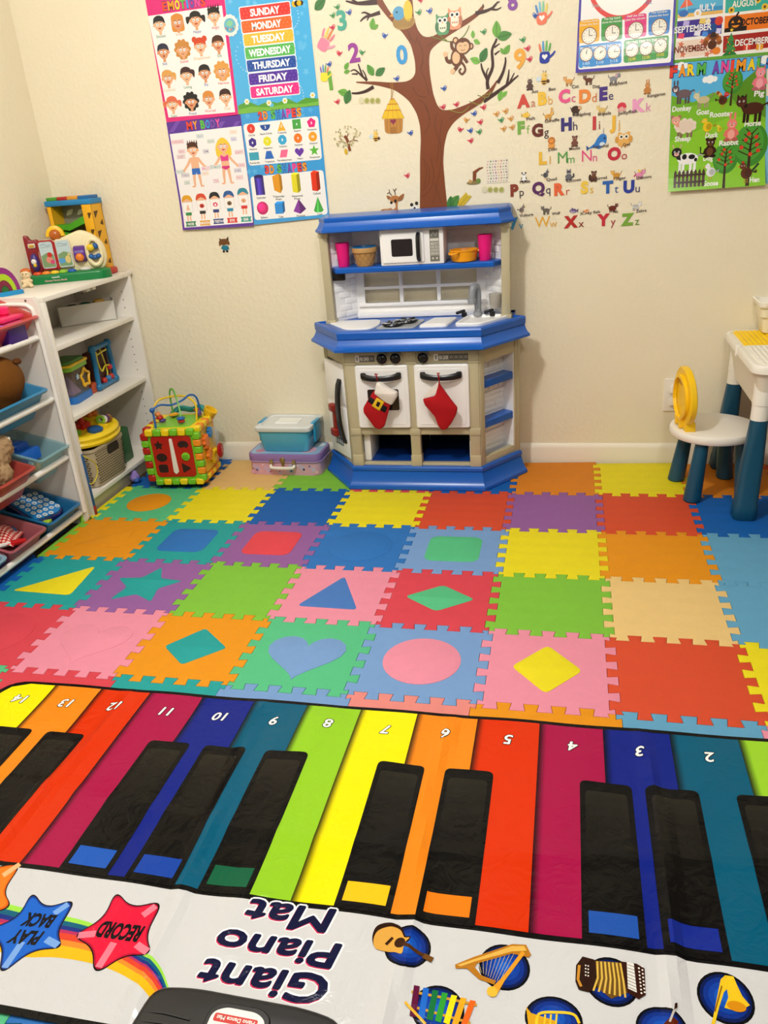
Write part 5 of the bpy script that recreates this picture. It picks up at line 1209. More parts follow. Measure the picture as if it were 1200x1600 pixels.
# ================================================================ WALL: posters and stickers
YP = -.0022
def W0(u, v): p = onY(u, v, 0); return (p.x, p.z)
def A1(x, y): return W0(200+x/3.636, y/3.636)
def A2(x, y): return W0(480+x/3.158, y/3.158)
def A3(x, y): return W0(780+x/4.2857, 90+y/4.2857)
def A4(x, y): return W0(880+x/3.75, y/3.75)
K1, K2, K3, K4 = .000682, .000785, .000575, .00066      # metres per crop pixel on the wall
POSTER = PRINT(.22, 'laminated_poster', .5); STICK = PRINT(.45, 'vinyl_sticker', .4)
RBW = ['#E8432E', '#F29A1E', '#F4D21E', '#58B848', '#2E8ED8', '#7A48B0', '#E84A98']
def wall_mesh(pr, name, mat, parent=None, origin=(0, 0), base=YP, curl=None):
    P = pr.P
    if curl: zs = [curl[0]+i*.02 for i in range(-2, 8)]; P = pr.cut(P, lambda p: p[1], zs)
    def f(x, z, h):
        y = base
        if curl:
            d = max(0, (curl[0]+.12)-z)/.12; fl = lambda q: q*q*curl[1]
            k = math.floor((z-curl[0])/.02+1e-6); za, zb = curl[0]+k*.02, curl[0]+(k+1)*.02; t = (z-za)/.02
            g = lambda q: fl(max(0, (curl[0]+.12)-q)/.12)
            y -= g(za)*(1-t)+g(zb)*t
        return (x-origin[0], y-h, z-origin[1])
    mb = MB(); pr.mesh(mb, f, P); return raw_build(mb, name, mat, parent)
def poster(pr, outline, name, label, curl=None):
    """a laminated sheet: front artwork plus a white reverse and edges"""
    xs = [p[0] for p in outline]; zs = [p[1] for p in outline]; og = (sum(xs)/len(xs), min(zs))
    o = wall_mesh(pr, name, POSTER, None, og, YP, curl); o.location = (og[0], 0, og[1])
    back = Print(); back.poly(outline, '#E8E4DC', 0); b = wall_mesh(back, 'paper_back', POSTER, o, og, YP+.0006, curl)
    return tag(o, label, 'poster', 'laminated learning posters on the wall')
def ctext(p, word, x, y, h, ly=3, cols=RBW, w=None, outline='#3A2A6A', bold=.05, rot=0):
    n = len(word); adv = [(.35 if c == ' ' else .45 if c in 'I1' else .95 if c in 'MW' else .72) for c in word]; tot = sum(adv)
    w = w or tot*h; cx = x-w/2
    for i, c in enumerate(word):
        a = adv[i]*w/tot
        if c != ' ': q = cx+a/2-x; p.text(c, x+q*math.cos(rot), y+q*math.sin(rot), h, cols[i % len(cols)], ly, bold, 'c', rot, min(a*.86, h*.9) if c not in 'I1' else a*.6, outline=outline, ow=.05)
        cx += a
def face(p, x, y, r, hair, style='short', skin='#E8B48C', mouth='smile', ly=3):
    if style in ('long', 'curl'): (p.circ(x, y+r*.1, r*1.25, hair, ly, r*1.25) if style == 'curl' else p.poly(roundpoly([(x-r*1.1, y-r*1.2), (x+r*1.1, y-r*1.2), (x+r*1.0, y+r*1.1), (x-r*1.0, y+r*1.1)], r*.5, 3), hair, ly))
    if style == 'curl':
        for k in range(10): a = 2*PI*k/10; p.circ(x+r*1.15*math.cos(a), y+r*.1+r*1.15*math.sin(a), r*.3, hair, ly, n=10)
    if style == 'buns':
        for s in (-1, 1): p.circ(x+s*r*.85, y+r*1.0, r*.42, hair, ly)
    if style == 'tails':
        for s in (-1, 1): p.poly(smoothpath([(x+s*r*.9, y+r*.5), (x+s*r*1.6, y+r*.5), (x+s*r*1.5, y-r*.4), (x+s*r*1.1, y-r*.1)], 3, True), hair, ly)
    if style == 'pony': p.poly(smoothpath([(x+r*.8, y+r*.8), (x+r*1.5, y+r*.6), (x+r*1.3, y-r*.4), (x+r*1.0, y+r*.2)], 3, True), hair, ly)
    p.rect(x-r*.22, x+r*.22, y-r*1.35, y-r*.6, skin, ly)
    for s in (-1, 1): p.circ(x+s*r*.9, y-r*.05, r*.2, skin, ly+1, n=10)
    p.poly(smoothpath([(x-r*.85, y+r*.4), (x, y+r*.8), (x+r*.85, y+r*.4), (x+r*.75, y-r*.4), (x, y-r*1.0), (x-r*.75, y-r*.4)], 4, True), skin, ly+1)
    p.poly(smoothpath([(x-r*.98, y+r*.15), (x-r*.8, y+r*.95), (x, y+r*1.25), (x+r*.8, y+r*.95), (x+r*.98, y+r*.15), (x+r*.5, y+r*.42), (x-r*.1, y+r*.45), (x-r*.6, y+r*.4)], 3, True), hair, ly+2)
    if style == 'spiky':
        for k in range(5): a = x-r*.8+k*r*.4; p.poly([(a-r*.2, y+r*.8), (a+r*.2, y+r*.8), (a+r*.1, y+r*1.6)], hair, ly+2)
    for s in (-1, 1): p.circ(x+s*r*.32, y+r*.02, r*.2, '#FFFFFF', ly+2, n=10); p.circ(x+s*r*.32, y+r*.0, r*.09, '#1A1210', ly+3, n=8); p.line([(x+s*r*.15, y+r*.32), (x+s*r*.5, y+r*.34)], r*.07, '#4A2A1A', ly+3)
    if mouth == 'smile': p.poly([(x-r*.3, y-r*.4), (x-r*.15, y-r*.58), (x+r*.15, y-r*.58), (x+r*.3, y-r*.4)], '#B8322A', ly+2)
    elif mouth == 'o': p.circ(x, y-r*.52, r*.14, '#7A1E1A', ly+2, n=10)
    else: p.line([(x-r*.22, y-r*.58), (x, y-r*.5), (x+r*.22, y-r*.58)], r*.08, '#7A2A20', ly+2)
# ---------------- emotions
p = Print(); O = [A1(93, -40), A1(541, -72), A1(628, 655), A1(220, 695)]
p.poly(O, '#E0247A', 0); p.poly([A1(115, 92), A1(535, 32), A1(610, 637), A1(232, 668)], '#F4F0EC', 1)
x, y = A1(317, 22); ctext(p, 'EMOTIONS', x, y, .026, 2, w=.165)
EM = [('Excited', 180, 142, '#1A1A24', 'short'), ('Smile', 283, 130, '#D88A3A', 'long'), ('Happy', 386, 115, '#16141A', 'tails'), ('Angry', 490, 92, '#1C1418', 'spiky'),
      ('Sick', 203, 298, '#1C2440', 'short'), ('Scared', 312, 285, '#C8863C', 'curl'), ('Disappointed', 412, 265, '#D2421E', 'buns'), ('Silly', 513, 252, '#4A2418', 'short'),
      ('Confused', 228, 447, '#DDA050', 'pony'), ('Loving', 333, 430, '#3A1820', 'pony'), ('Shy', 437, 416, '#16141C', 'short'), ('Nervous', 536, 407, '#DE9C48', 'curl'),
      ('Calm', 254, 595, '#DE6A4A', 'tails'), ('Proud', 360, 580, '#101014', 'curl'), ('Worried', 460, 565, '#D98A3A', 'short'), ('Tired', 555, 553, '#3A1C1C', 'short')]
LC = ['#4A8A5A', '#E0A860', '#3A58A0', '#D8485A', '#3A58A0', '#D8485A', '#E0B87A', '#4A8A5A', '#E0C090', '#4A8A5A', '#3A58A0', '#D8485A', '#4A8A5A', '#3A58A0', '#D8485A', '#E0B080']
for i, (n_, a, b, h, s) in enumerate(EM):
    x, y = A1(a, b); face(p, x, y, .0225, h, s, ('#E8B48C', '#D8956A', '#E2A57A')[i % 3], ('smile', 'smile', 'smile', 'sad', 'o', 'sad')[i % 6])
    x, y = A1(a+9, b+64); p.text(n_, x, y, .0085, LC[i], 2, .01, 'c', 0)
poster(p, O, 'emotions_poster', 'pink bordered EMOTIONS poster with sixteen cartoon faces, top left of the wall')
# ---------------- days of the week
p = Print(); O = [A1(545, -60), A1(1012, -92), A1(1085, 598), A1(628, 650)]
p.poly(O, '#4FB2E6', 0)
random.seed(3)
for k in range(70):
    a, b = random.uniform(570, 1060), random.uniform(-30, 600)
    if a < 565+b*.13 or a > 1005+b*.12: continue
    x, y = A1(a, b); (p.poly(star(x, y, random.uniform(.006, .014), a0=random.random()), '#6CC2EC', 1) if k % 2 else p.circ(x, y, .008, '#62BCEA', 2, n=10))
g0 = [A1(627, 600), A1(680, 575), A1(740, 600), A1(800, 575), A1(850, 585), A1(910, 560), A1(960, 585), A1(1010, 555), A1(1082, 560), A1(1085, 598), A1(628, 650)]
p.poly(g0, '#5AA03A', 2); p.poly([A1(627, 625), A1(700, 605), A1(800, 610), A1(900, 590), A1(1000, 590), A1(1083, 575), A1(1085, 598), A1(628, 650)], '#78B848', 3)
for a, b in ((677, 578), (802, 585), (893, 572), (1050, 541)): 
    x, y = A1(a, b)
    for k in range(6): p.circ(x+.006*math.cos(k*PI/3), y+.006*math.sin(k*PI/3), .004, '#F4F0DC', 4, n=8)
    p.circ(x, y, .004, '#E8C030', 5, n=8)
for i, (d, a, b, c) in enumerate((('SUNDAY', 779, 63, '#E23A34'), ('MONDAY', 788, 140, '#F0682C'), ('TUESDAY', 799, 215, '#F6BC3A'), ('WEDNESDAY', 807, 290, '#58B858'), ('THURSDAY', 816, 363, '#2450A4'), ('FRIDAY', 826, 439, '#5430A0'), ('SATURDAY', 835, 513, '#EA2E88'))):
    x, y = A1(a, b); hw, hh = .090, .0178
    p.rect(x-hw-.003, x+hw+.003, y-hh-.003, y+hh+.003, '#E8F2F8', 4, .006); p.rect(x-hw, x+hw, y-hh, y+hh, c, 5, .005)
    hx = c.lstrip('#'); lt = '#%02X%02X%02X' % tuple(min(255, int(int(hx[q:q+2], 16)*.85+38)) for q in (0, 2, 4))
    for k in range(13):
        for j in range(3): p.circ(x-hw+.008+k*.0138+(.0065 if j % 2 else 0)*.9, y-.011+j*.011, .003, lt, 6, n=8) if k < 13 else None
    p.text(d, x, y, .021, '#FFFFFF', 7, .04, 'c', 0, .0158*len(d)+.012)
x, y = A1(960, 20)
for k in range(3): p.circ(x-.008+k*.008, y, .010-.001*k, ('#F2B61E', '#2A1A10', '#F2B61E')[k], 4+k)
p.circ(x-.004, y+.012, .008, '#E8F2F8', 4); p.circ(x+.016, y, .007, '#3A2414', 5)
for P_ in ([(965, 62), (972, 110), (955, 150), (935, 165)], [(655, 225), (618, 280), (620, 340), (650, 390), (680, 410)], [(980, 490), (995, 520), (1000, 560)]):
    for q in smoothpath([A1(*c)+(0,) for c in P_], 5)[::2]: p.circ(q[0], q[1], .0017, '#E8F2F8', 4, n=6)
poster(p, O, 'days_poster', 'sky blue days of the week poster with seven coloured name bars')
# ---------------- my body
p = Print(); O = [A1(219, 696), A1(640, 650), A1(722, 1282), A1(319, 1306)]
p.poly(O, '#5A2E98', 0)
for k in range(5): p.poly([A1(235+k*85, 752), A1(262+k*85, 749), A1(300+k*85, 688), A1(272+k*85, 691)], '#7448B0', 1)
p.poly([A1(238, 762), A1(645, 715), A1(715, 1263), A1(328, 1292)], '#F4F0EE', 1)
x, y = A1(428, 706); ctext(p, 'MY BODY', x, y, .026, 2, w=.135)
SK = '#EDB58E'
def kid(x, y, H, hair, girl):
    u = H/10
    for s in (-1, 1):
        p.line([(x+s*u*.9, y+u*6.3), (x+s*u*1.9, y+u*5.0), (x+s*u*3.0, y+u*3.9)], [u*.8, u*.6, u*.5], SK, 3)
        p.circ(x+s*u*3.1, y+u*3.75, u*.35, SK, 3, n=8); p.line([(x+s*u*.5, y+u*3.8), (x+s*u*.75, y+u*1.8), (x+s*u*.85, y)], [u*.9, u*.7, u*.45], SK, 3); p.circ(x+s*u*1.15, y, u*.5, SK, 3, u*.22, 10)
    p.poly(roundpoly([(x-u*1.0, y+u*3.6), (x+u*1.0, y+u*3.6), (x+u*1.05, y+u*6.6), (x-u*1.05, y+u*6.6)], u*.3, 3), SK, 4)
    if girl:
        p.poly([(x-u*.95, y+u*3.9), (x+u*.95, y+u*3.9), (x+u*1.1, y+u*3.5), (x, y+u*3.0), (x-u*1.1, y+u*3.5)], '#D8327A', 5); p.poly(roundpoly([(x-u*1.0, y+u*5.0), (x+u*1.0, y+u*5.0), (x+u*1.0, y+u*6.4), (x, y+u*5.9), (x-u*1.0, y+u*6.4)], u*.2, 3), '#E0388A', 5)
        p.poly(smoothpath([(x-u*1.9, y+u*6.2), (x-u*1.8, y+u*8.6), (x, y+u*10.2), (x+u*1.8, y+u*8.6), (x+u*1.9, y+u*6.2), (x+u*.8, y+u*6.2), (x-u*.8, y+u*6.2)], 4, True), '#F0C83A', 3)
    else: p.poly([(x-u*1.05, y+u*4.1), (x+u*1.05, y+u*4.1), (x+u*1.15, y+u*2.7), (x+u*.1, y+u*2.7), (x, y+u*3.2), (x-u*.1, y+u*2.7), (x-u*1.15, y+u*2.7)], '#2A6AC0', 5)
    face(p, x, y+u*8.2, u*1.45, hair, 'short' if girl else 'spiky', SK, 'smile', 6)
x, y = A1(402, 1058); kid(x, y, .152, '#4A2414', False)
x, y = A1(570, 1040); kid(x, y, .152, '#F0C83A', True)
for (t_, a, b, c) in (('HEAD', 410, 773, '#3A9AA8'), ('FOREHEAD', 283, 806, '#D8486A'), ('NECK', 307, 861, '#D8486A'), ('CHEST', 303, 891, '#B83A4A'), ('ARM', 444, 860, '#3A3A7A'), ('BELLY', 443, 956, '#D84A9A'), ('FINGER', 298, 976, '#7AB8A8'), ('THIGH', 327, 996, '#3A3A7A'), ('LEG', 337, 1038, '#3A9A6A'), ('HAND', 440, 985, '#E8C07A'), ('FACE', 472, 802, '#3A9A6A'), ('HAIR', 600, 750, '#E8C07A'), ('EAR', 602, 790, '#4A6AC0'), ('ELBOW', 632, 864, '#C83A5A'), ('STOMACH', 498, 948, '#3A9A8A'), ('HAND', 646, 938, '#D8487A'), ('KNEE', 625, 968, '#4A4A9A'), ('FOOT', 636, 1008, '#D8486A'), ('TOE', 502, 1028, '#C83A7A')):
    x, y = A1(a, b); w_ = .0052*len(t_); p.rect(x-w_/2-.003, x+w_/2+.003, y-.0062, y+.0062, c, 2); p.rect(x-w_/2-.0022, x+w_/2+.0022, y-.0054, y+.0054, '#F0E8E8', 3); p.text(t_, x, y, .0066, c, 4, .01, 'c', 0, w_)
for i, (a, b, c, t_, st_, rc) in enumerate(((345, 1190, '#E0A020', 'NOSE', '#2E8A4A', '#1E7A4A'), (424, 1180, '#D84A2E', 'MOUTH', '#1A1A22', '#E0A030'), (500, 1172, '#14141C', 'TEETH', '#2A3A7A', '#1E3A7A'), (580, 1165, '#2A5A9A', 'EYE', '#1E8AB0', '#D8342E'), (660, 1150, '#2A8AA0', 'EAR', '#D8342E', '#3A9A8A'))):
    x, y = A1(a, b); u = .0098
    for s in (-1, 1): p.line([(x+s*u*.5, y-u*1.2), (x+s*u*.6, y-u*4.2)], u*.6, SK, 2)
    p.poly(roundpoly([(x-u*1.3, y-u*2.2), (x+u*1.3, y-u*2.2), (x+u*1.1, y+u*.2), (x-u*1.1, y+u*.2)], u*.3, 3), st_, 3); p.circ(x, y+u*2.6, u*2.0, SK, 3); p.poly(smoothpath([(x-u*2.2, y+u*2.8), (x-u*1.6, y+u*4.7), (x, y+u*5.2), (x+u*1.6, y+u*4.7), (x+u*2.2, y+u*2.8), (x, y+u*3.8)], 4, True), c, 4)
    p.rect(x-u*2.0, x+u*2.0, y-u*1.1, y+u*2.7, '#CFC4BA', 4, u*.4); p.rect(x-u*1.9, x+u*1.9, y-u*1.0, y+u*2.6, '#F6F2EE', 5, u*.4); 
    (p.poly([(x-u*.8, y-u*.3), (x+u*.8, y-u*.3), (x, y+u*2.0)], '#EDB58E', 6) if i == 0 else p.circ(x, y+u*.7, u*1.0, ('', '#C8322A', '#D8486A', '#8A6A4A', '#EDB58E')[i], 6, u*.8)); p.circ(x, y+u*.6, u*.4, ('#EDB58E', '#7A1E1A', '#FFFFFF', '#1A1A1A', '#C8906A')[i], 7, n=10)
    x2, y2 = A1((364, 444, 520, 598, 676)[i], (1271, 1265, 1256, 1250, 1244)[i]); p.poly([(x2-.022, y2-.009), (x2+.022, y2-.009), (x2+.018, y2), (x2+.022, y2+.009), (x2-.022, y2+.009), (x2-.018, y2)], rc, 3); p.text(t_, x2, y2, .009, '#F4F0EC', 4, .03, 'c', 0, .0065*len(t_))
poster(p, O, 'my_body_poster', 'purple bordered MY BODY poster with a boy and a girl', (min(q[1] for q in O), .010))
# ---------------- 2D / 3D shapes
p = Print(); O = [A1(640, 649), A1(1086, 600), A1(1146, 1232), A1(722, 1277)]
p.poly(O, '#3E9EDC', 0)
for k in range(20):
    a, b = random.uniform(650, 1080), random.choice((625, 660, 945, 975)); x, y = A1(a+ (b-620)*.1, b); p.poly(star(x, y, .012, a0=random.random()), '#54AEE4', 1)
p.poly(roundpoly([A1(655, 706), A1(1080, 658), A1(1104, 905), A1(690, 942)], .012, 3), '#F5F2EE', 2); p.poly(roundpoly([A1(696, 1005), A1(1110, 965), A1(1138, 1217), A1(724, 1250)], .012, 3), '#F5F2EE', 2)
x, y = A1(862, 647); ctext(p, '2D SHAPES', x, y, .026, 3, w=.165); x, y = A1(897, 955); ctext(p, '3D SHAPES', x, y, .026, 3, w=.165)
def num(n_, x, y): p.text(str(n_), x, y, .008, '#FFFFFF', 5, .03)
r = .0155
S2 = [('Circle', 700, 731, '#E2382A', ngon(0, 0, r, 24)), ('Semi-Circle', 781, 722, '#1C4E9C', [(r*1.25*math.cos(a), r*.5+r*1.25*math.sin(a)) for a in [-PI*k/14 for k in range(15)]]), ('Triangle', 872, 716, '#F2B02E', [(-r, -r), (r, -r), (0, r*1.05)]), ('Square', 959, 705, '#4AA84A', [(-r, -r), (r, -r), (r, r), (-r, r)]), ('Pentagon', 1043, 698, '#E8287E', ngon(0, 0, r*1.1, 5, PI/2)),
      ('Hexagon', 709, 810, '#3E2A8A', ngon(0, 0, r*1.05, 6, PI/2)), ('Heptagon', 793, 803, '#E2DC2A', ngon(0, 0, r*1.05, 7, PI/2)), ('Octagon', 878, 794, '#3AA8D8', ngon(0, 0, r*1.1, 8, PI/8)), ('Nonagon', 967, 785, '#EE7A22', ngon(0, 0, r*1.05, 9, PI/2)), ('Decagon', 1051, 776, '#F0A428', ngon(0, 0, r*1.05, 10)),
      ('Rectangle', 718, 888, '#3AA4BC', [(-r*1.2, -r*.85), (r*1.2, -r*.85), (r*1.2, r*.85), (-r*1.2, r*.85)]), ('Trapezium', 803, 880, '#2A6AC0', [(-r*1.15, -r*.85), (r*1.15, -r*.85), (r*.6, r*.85), (-r*.6, r*.85)]), ('Parallelogram', 887, 872, '#F06A94', [(-r*1.1, -r*.8), (r*.6, -r*.8), (r*1.1, r*.8), (-r*.6, r*.8)]), ('Heart', 975, 863, '#6A38A8', heart(0, 0, r*1.1)), ('Pentagram', 1059, 855, '#5CB83E', star(0, 0, r*1.25, r*.52))]
for i, (n_, a, b, c, s) in enumerate(S2):
    x, y = A1(a, b); p.poly([(x+q[0], y+q[1]) for q in s], c, 3)
    if i < 10: num(i+1, x, y)
    x, y = A1(a+4, b+37); p.text(n_, x, y, .0062, '#2A2A34', 3, .02, 'c', 0, .0042*len(n_))
def sh(c, k): h = c.lstrip('#'); return '#%02X%02X%02X' % tuple(max(0, min(255, int(int(h[q:q+2], 16)*k))) for q in (0, 2, 4))
def pr3(x, y, kind, c):
    w_, h_ = .018, .032
    if kind == 'cyl':
        for k in range(8): a, b = -w_+2*w_*k/8, -w_+2*w_*(k+1)/8; p.rect(x+a, x+b, y-h_, y+h_, sh(c, (.7, .9, 1.15, 1.3, 1.1, .95, .8, .65)[k]), 3)
        p.circ(x, y-h_, w_, sh(c, .9), 2, .006); p.circ(x, y+h_, w_, sh(c, .6), 4, .006)
    elif kind == 'tri': p.poly([(x-.016, y+.026), (x+.010, y+.034), (x+.010, y-.034), (x-.014, y-.022)], sh(c, .95), 3); p.poly([(x+.010, y+.034), (x+.020, y+.026), (x+.020, y-.018), (x+.010, y-.034)], sh(c, .75), 3)
    elif kind in ('hex', 'box'): p.poly([(x-.014, y+.030), (x+.006, y+.028), (x+.006, y-.034), (x-.014, y-.030)], c, 3); p.poly([(x+.006, y+.028), (x+.018, y+.032), (x+.018, y-.026), (x+.006, y-.034)], sh(c, .7), 3); p.poly([(x-.014, y+.030), (x-.002, y+.037), (x+.018, y+.032), (x+.006, y+.028)], sh(c, 1.15), 3)
    elif kind == 'sph':
        for k in range(5): p.circ(x-.003*k*.6, y+.003*k*.7, .023*(1-.18*k), sh(c, .85+.12*k), 3+k)
    elif kind == 'cube': p.rect(x-.018, x+.012, y-.022, y+.014, c, 3); p.poly([(x+.012, y-.022), (x+.021, y-.014), (x+.021, y+.021), (x+.012, y+.014)], sh(c, .7), 3); p.poly([(x-.018, y+.014), (x+.012, y+.014), (x+.021, y+.021), (x-.008, y+.021)], sh(c, 1.2), 3)
    elif kind == 'pyr': p.poly([(x-.024, y-.016), (x+.002, y-.026), (x, y+.026)], c, 3); p.poly([(x+.002, y-.026), (x+.026, y-.010), (x, y+.026)], sh(c, .7), 3)
    else: p.poly([(x-.019, y-.020), (x, y+.028), (x+.019, y-.020), (x+.010, y-.026), (x-.010, y-.026)], c, 3); p.poly([(x-.008, y-.025), (x, y+.028), (x+.001, y-.026)], sh(c, 1.3), 4)
for n_, a, b, k_, c in ((('Cylinder',), 749, 1055, 'cyl', '#4A36A8'), (('Triangular', 'Prism'), 848, 1043, 'tri', '#F0A42A'), (('Hexagonal', 'Prism'), 953, 1040, 'hex', '#E4D82A'), (('Cuboid',), 1064, 1030, 'box', '#E43A1E'), (('Sphere',), 767, 1182, 'sph', '#E02E7A'), (('Cube',), 863, 1178, 'cube', '#2E8EDC'), (('Pyramid',), 975, 1172, 'pyr', '#8A3AA0'), (('Cone',), 1083, 1163, 'cone', '#4AA84A')):
    x, y = A1(a, b); pr3(x, y, k_, c)
    for j, q in enumerate(n_): x, y = A1(a+10, b+(68 if len(n_) == 1 and b < 1100 else 52 if b > 1100 else 72)+j*16); p.text(q, x, y, .0072, '#2A2A34', 3, .02, 'c', 0, .0046*len(q))
poster(p, O, 'shapes_poster', 'blue 2D and 3D shapes poster left above the play kitchen', (min(q[1] for q in O), .006))
# ---------------- telling the time
p = Print(); O = [A4(110, -330), A4(680, -352), A4(640, 385), A4(72, 430)]
p.poly(O, '#4A38A4', 0); p.poly(roundpoly([A4(122, -318), A4(666, -340), A4(628, 368), A4(88, 410)], .006, 2), '#F5F2EE', 1)
def clk(x, y, r, hm, ring='#D8402A'):
    p.circ(x, y, r*1.12, '#8A5A3A', 4); p.circ(x, y, r, '#F4EEDC', 5); 
    for k in range(12): a = PI*k/6; p.circ(x+.8*r*math.cos(a), y+.8*r*math.sin(a), r*.06, '#5A4A3A', 6, n=6)
    for a, l in zip(hm, (.5, .75)): p.line([(x, y), (x+l*r*math.sin(a), y+l*r*math.cos(a))], r*.08, '#2A241E', 7)
x, y = A4(355, -120)
p.circ(x, y, .108, '#E03A2A', 2, n=48); p.circ(x, y, .095, '#F8F4EA', 3, n=48)
for t_, a, b, c, k in (('Half', 358, 48, '#D8486A', .006), ('Past', 358, 72, '#D8486A', .006), ('Twenty-Five', 225, 28, '#9A9A9A', .0055), ('To', 225, 50, '#9A9A9A', .0055), ('Twenty-', 490, -4, '#4A4A7A', .0055), ('Past', 495, 14, '#4A4A7A', .006)): x, y = A4(a, b); p.text(t_, x, y, .0105, c, 2, .01, 'c', 0, k*len(t_))
for q, c, cl, lines in (([(95, 122), (212, 108), (212, 242), (92, 256)], '#F0B01E', (152, 200), ('The hour hand', 'shows the hour')), ([(224, 106), (345, 92), (346, 230), (222, 243)], '#3E9A3E', (287, 185), ('The big hand', 'shows the minutes')), ([(360, 92), (488, 76), (486, 212), (360, 226)], '#E0287A', (424, 168), ('Half the time', 'past the minute')), ([(500, 72), (630, 55), (620, 196), (498, 210)], '#2E7EC8', (562, 150), ('The number', 'shows the hour'))):
    p.poly(roundpoly([A4(*k) for k in q], .007, 3), c, 2); x, y = A4(cl[0], cl[1]+10); clk(x, y, .0215, (PI/2, 0))
    x, y = A4(sum(k[0] for k in q)/4, min(k[1] for k in q)+22); p.text(lines[0], x, y+.003, .006, '#F4F0E0', 9, .01, 'c', 0, .05); p.text(lines[1], x, y-.006, .006, '#F4F0E0', 9, .01, 'c', 0, .058)
p.poly(roundpoly([A4(92, 270), A4(342, 240), A4(340, 372), A4(90, 402)], .008, 3), '#2E8AD0', 2); p.poly(roundpoly([A4(355, 238), A4(620, 206), A4(612, 342), A4(352, 372)], .008, 3), '#3E9A3E', 2)
x, y = A4(217, 276); p.text('TELLING TIME AFTER THE HOUR', x, y, .0075, '#F4F0E0', 3, .03, 'c', 0, .128); x, y = A4(487, 240); p.text('TELLING TIME TO THE HOUR', x, y, .0075, '#F4F0E0', 3, .03, 'c', 0, .125)
for a, b, hm, t_ in ((135, 320, (0, .2), '1:05'), (215, 314, (.4, .9), '1:10'), (297, 305, (.5, PI/2), '1:15'), (402, 295, (.5, -PI/2), '12:45'), (485, 285, (.6, -1), '12:50'), (568, 270, (.7, -.6), '12:55')):
    x, y = A4(a, b); clk(x, y, .0185, hm); x, y = A4(a, b+52); p.text(t_, x, y, .008, '#E8D020' if a > 350 else '#BFE0F4', 3, .02, 'c', 0, .022); p.text('Minutes', x, y-.010, .005, '#E8F0E8', 3, .01, 'c', 0, .022)
poster(p, O, 'telling_time_poster', 'purple bordered telling-the-time poster with small clocks at the top right', (min(q[1] for q in O), .014))
# ---------------- months
p = Print(); O = [A4(668, -90), A4(1330, -140), A4(1310, 312), A4(640, 372)]
p.poly(O, '#66A83E', 0); p.poly([A4(682, -80), A4(1310, -128), A4(1295, 296), A4(652, 352)], '#F5F0E6', 1)
for a, q, c, t_, tc, tx in ((0, [(675, -5), (938, -35), (934, 78), (670, 108)], '#5AB4D8', 'JULY', '#F4F4F0', (842, 42)), (0, [(952, -38), (1240, -62), (1232, 48), (948, 78)], '#3AAE9E', 'AUGUST', '#F4F0DC', (1064, 18)), (0, [(668, 126), (932, 98), (926, 198), (664, 226)], '#3E2A8E', 'SEPTEMBER', '#F4F0F0', (760, 166)), (0, [(946, 96), (1230, 64), (1222, 162), (942, 192)], '#EE7A1E', 'OCTOBER', '#2A140A', (1124, 122)), (0, [(664, 244), (920, 216), (914, 314), (660, 342)], '#EFD8C4', 'NOVEMBER', '#8A3A24', (748, 284)), (0, [(938, 212), (1225, 180), (1216, 278), (934, 310)], '#A8281E', 'DECEMBER', '#F4F0E8', (1105, 242))):
    p.poly([A4(*k) for k in q], c, 2); x, y = A4(*tx); p.text(t_, x, y, .0175, tc, 12, .025, 'c', 0, .0122*len(t_))
p.poly([A4(671, 85), A4(935, 55), A4(934, 78), A4(670, 108)], '#E8B860', 3); p.poly([A4(671, 60), A4(935, 32), A4(935, 58), A4(671, 85)], '#3A94C8', 3)
x, y = A4(722, 25); p.poly([(x-.02, y-.01), (x+.02, y-.004), (x, y+.02)], '#E8623A', 4); p.line([(x, y+.01), (x+.004, y-.035)], .0018, '#F4F0E0', 4); x, y = A4(705, 80); p.circ(x, y, .014, '#2A6AB8', 4, .009); x, y = A4(788, 78); p.circ(x, y, .011, '#F4F0EC', 4); p.circ(x, y, .005, '#E8B860', 5)
for a, b in ((985, 60), (1140, 0), (1180, 40)): x, y = A4(a, b); p.circ(x, y, .009, '#E8C030', 3); p.circ(x, y, .004, '#7A4A1E', 4)
for a, b, c in ((690, 212, '#E8486A'), (785, 195, '#E8E4F0'), (830, 200, '#4A8AD8'), (720, 138, '#B8A8E0'), (815, 125, '#E8C860'), (905, 182, '#D8D0F0')): x, y = A4(a, b); p.poly([(x-.01, y-.005), (x+.008, y-.008), (x+.010, y+.006), (x-.007, y+.008)], c, 3)
x, y = A4(872, 165); p.rect(x-.013, x+.013, y-.013, y+.012, '#1E4A8A', 4, .005); x, y = A4(912, 122); p.circ(x, y, .012, '#D8402A', 4); x, y = A4(848, 125); p.circ(x, y, .008, '#F0E4C0', 4)
p.poly([A4(944, 170), A4(985, 158), A4(1075, 150), A4(1073, 178), A4(942, 192)], '#1E120C', 3); x, y = A4(1010, 138); p.circ(x, y, .022, '#2A1608', 4, .020); p.line([(x, y+.02), (x+.006, y+.030)], .005, '#2A1608', 4)
for s in (-1, 1): p.poly([(x+s*.009-.005, y+.002), (x+s*.009+.005, y+.002), (x+s*.009, y+.009)], '#F0901E', 5)
p.poly([(x-.012, y-.005), (x+.012, y-.005), (x+.004, y-.011), (x-.004, y-.011)], '#F0901E', 5)
for a, b in ((700, 320), (815, 244), (842, 318), (690, 262), (870, 300)): x, y = A4(a, b); p.poly(star(x, y, .010, .005, 5, a), '#D87A5A', 3)
x, y = A4(872, 262); 
for k in range(7): a = PI*k/6; p.circ(x+.02*math.cos(a), y+.006+.018*math.sin(a), .008, ('#8A4A1E', '#B8642A')[k % 2], 4)
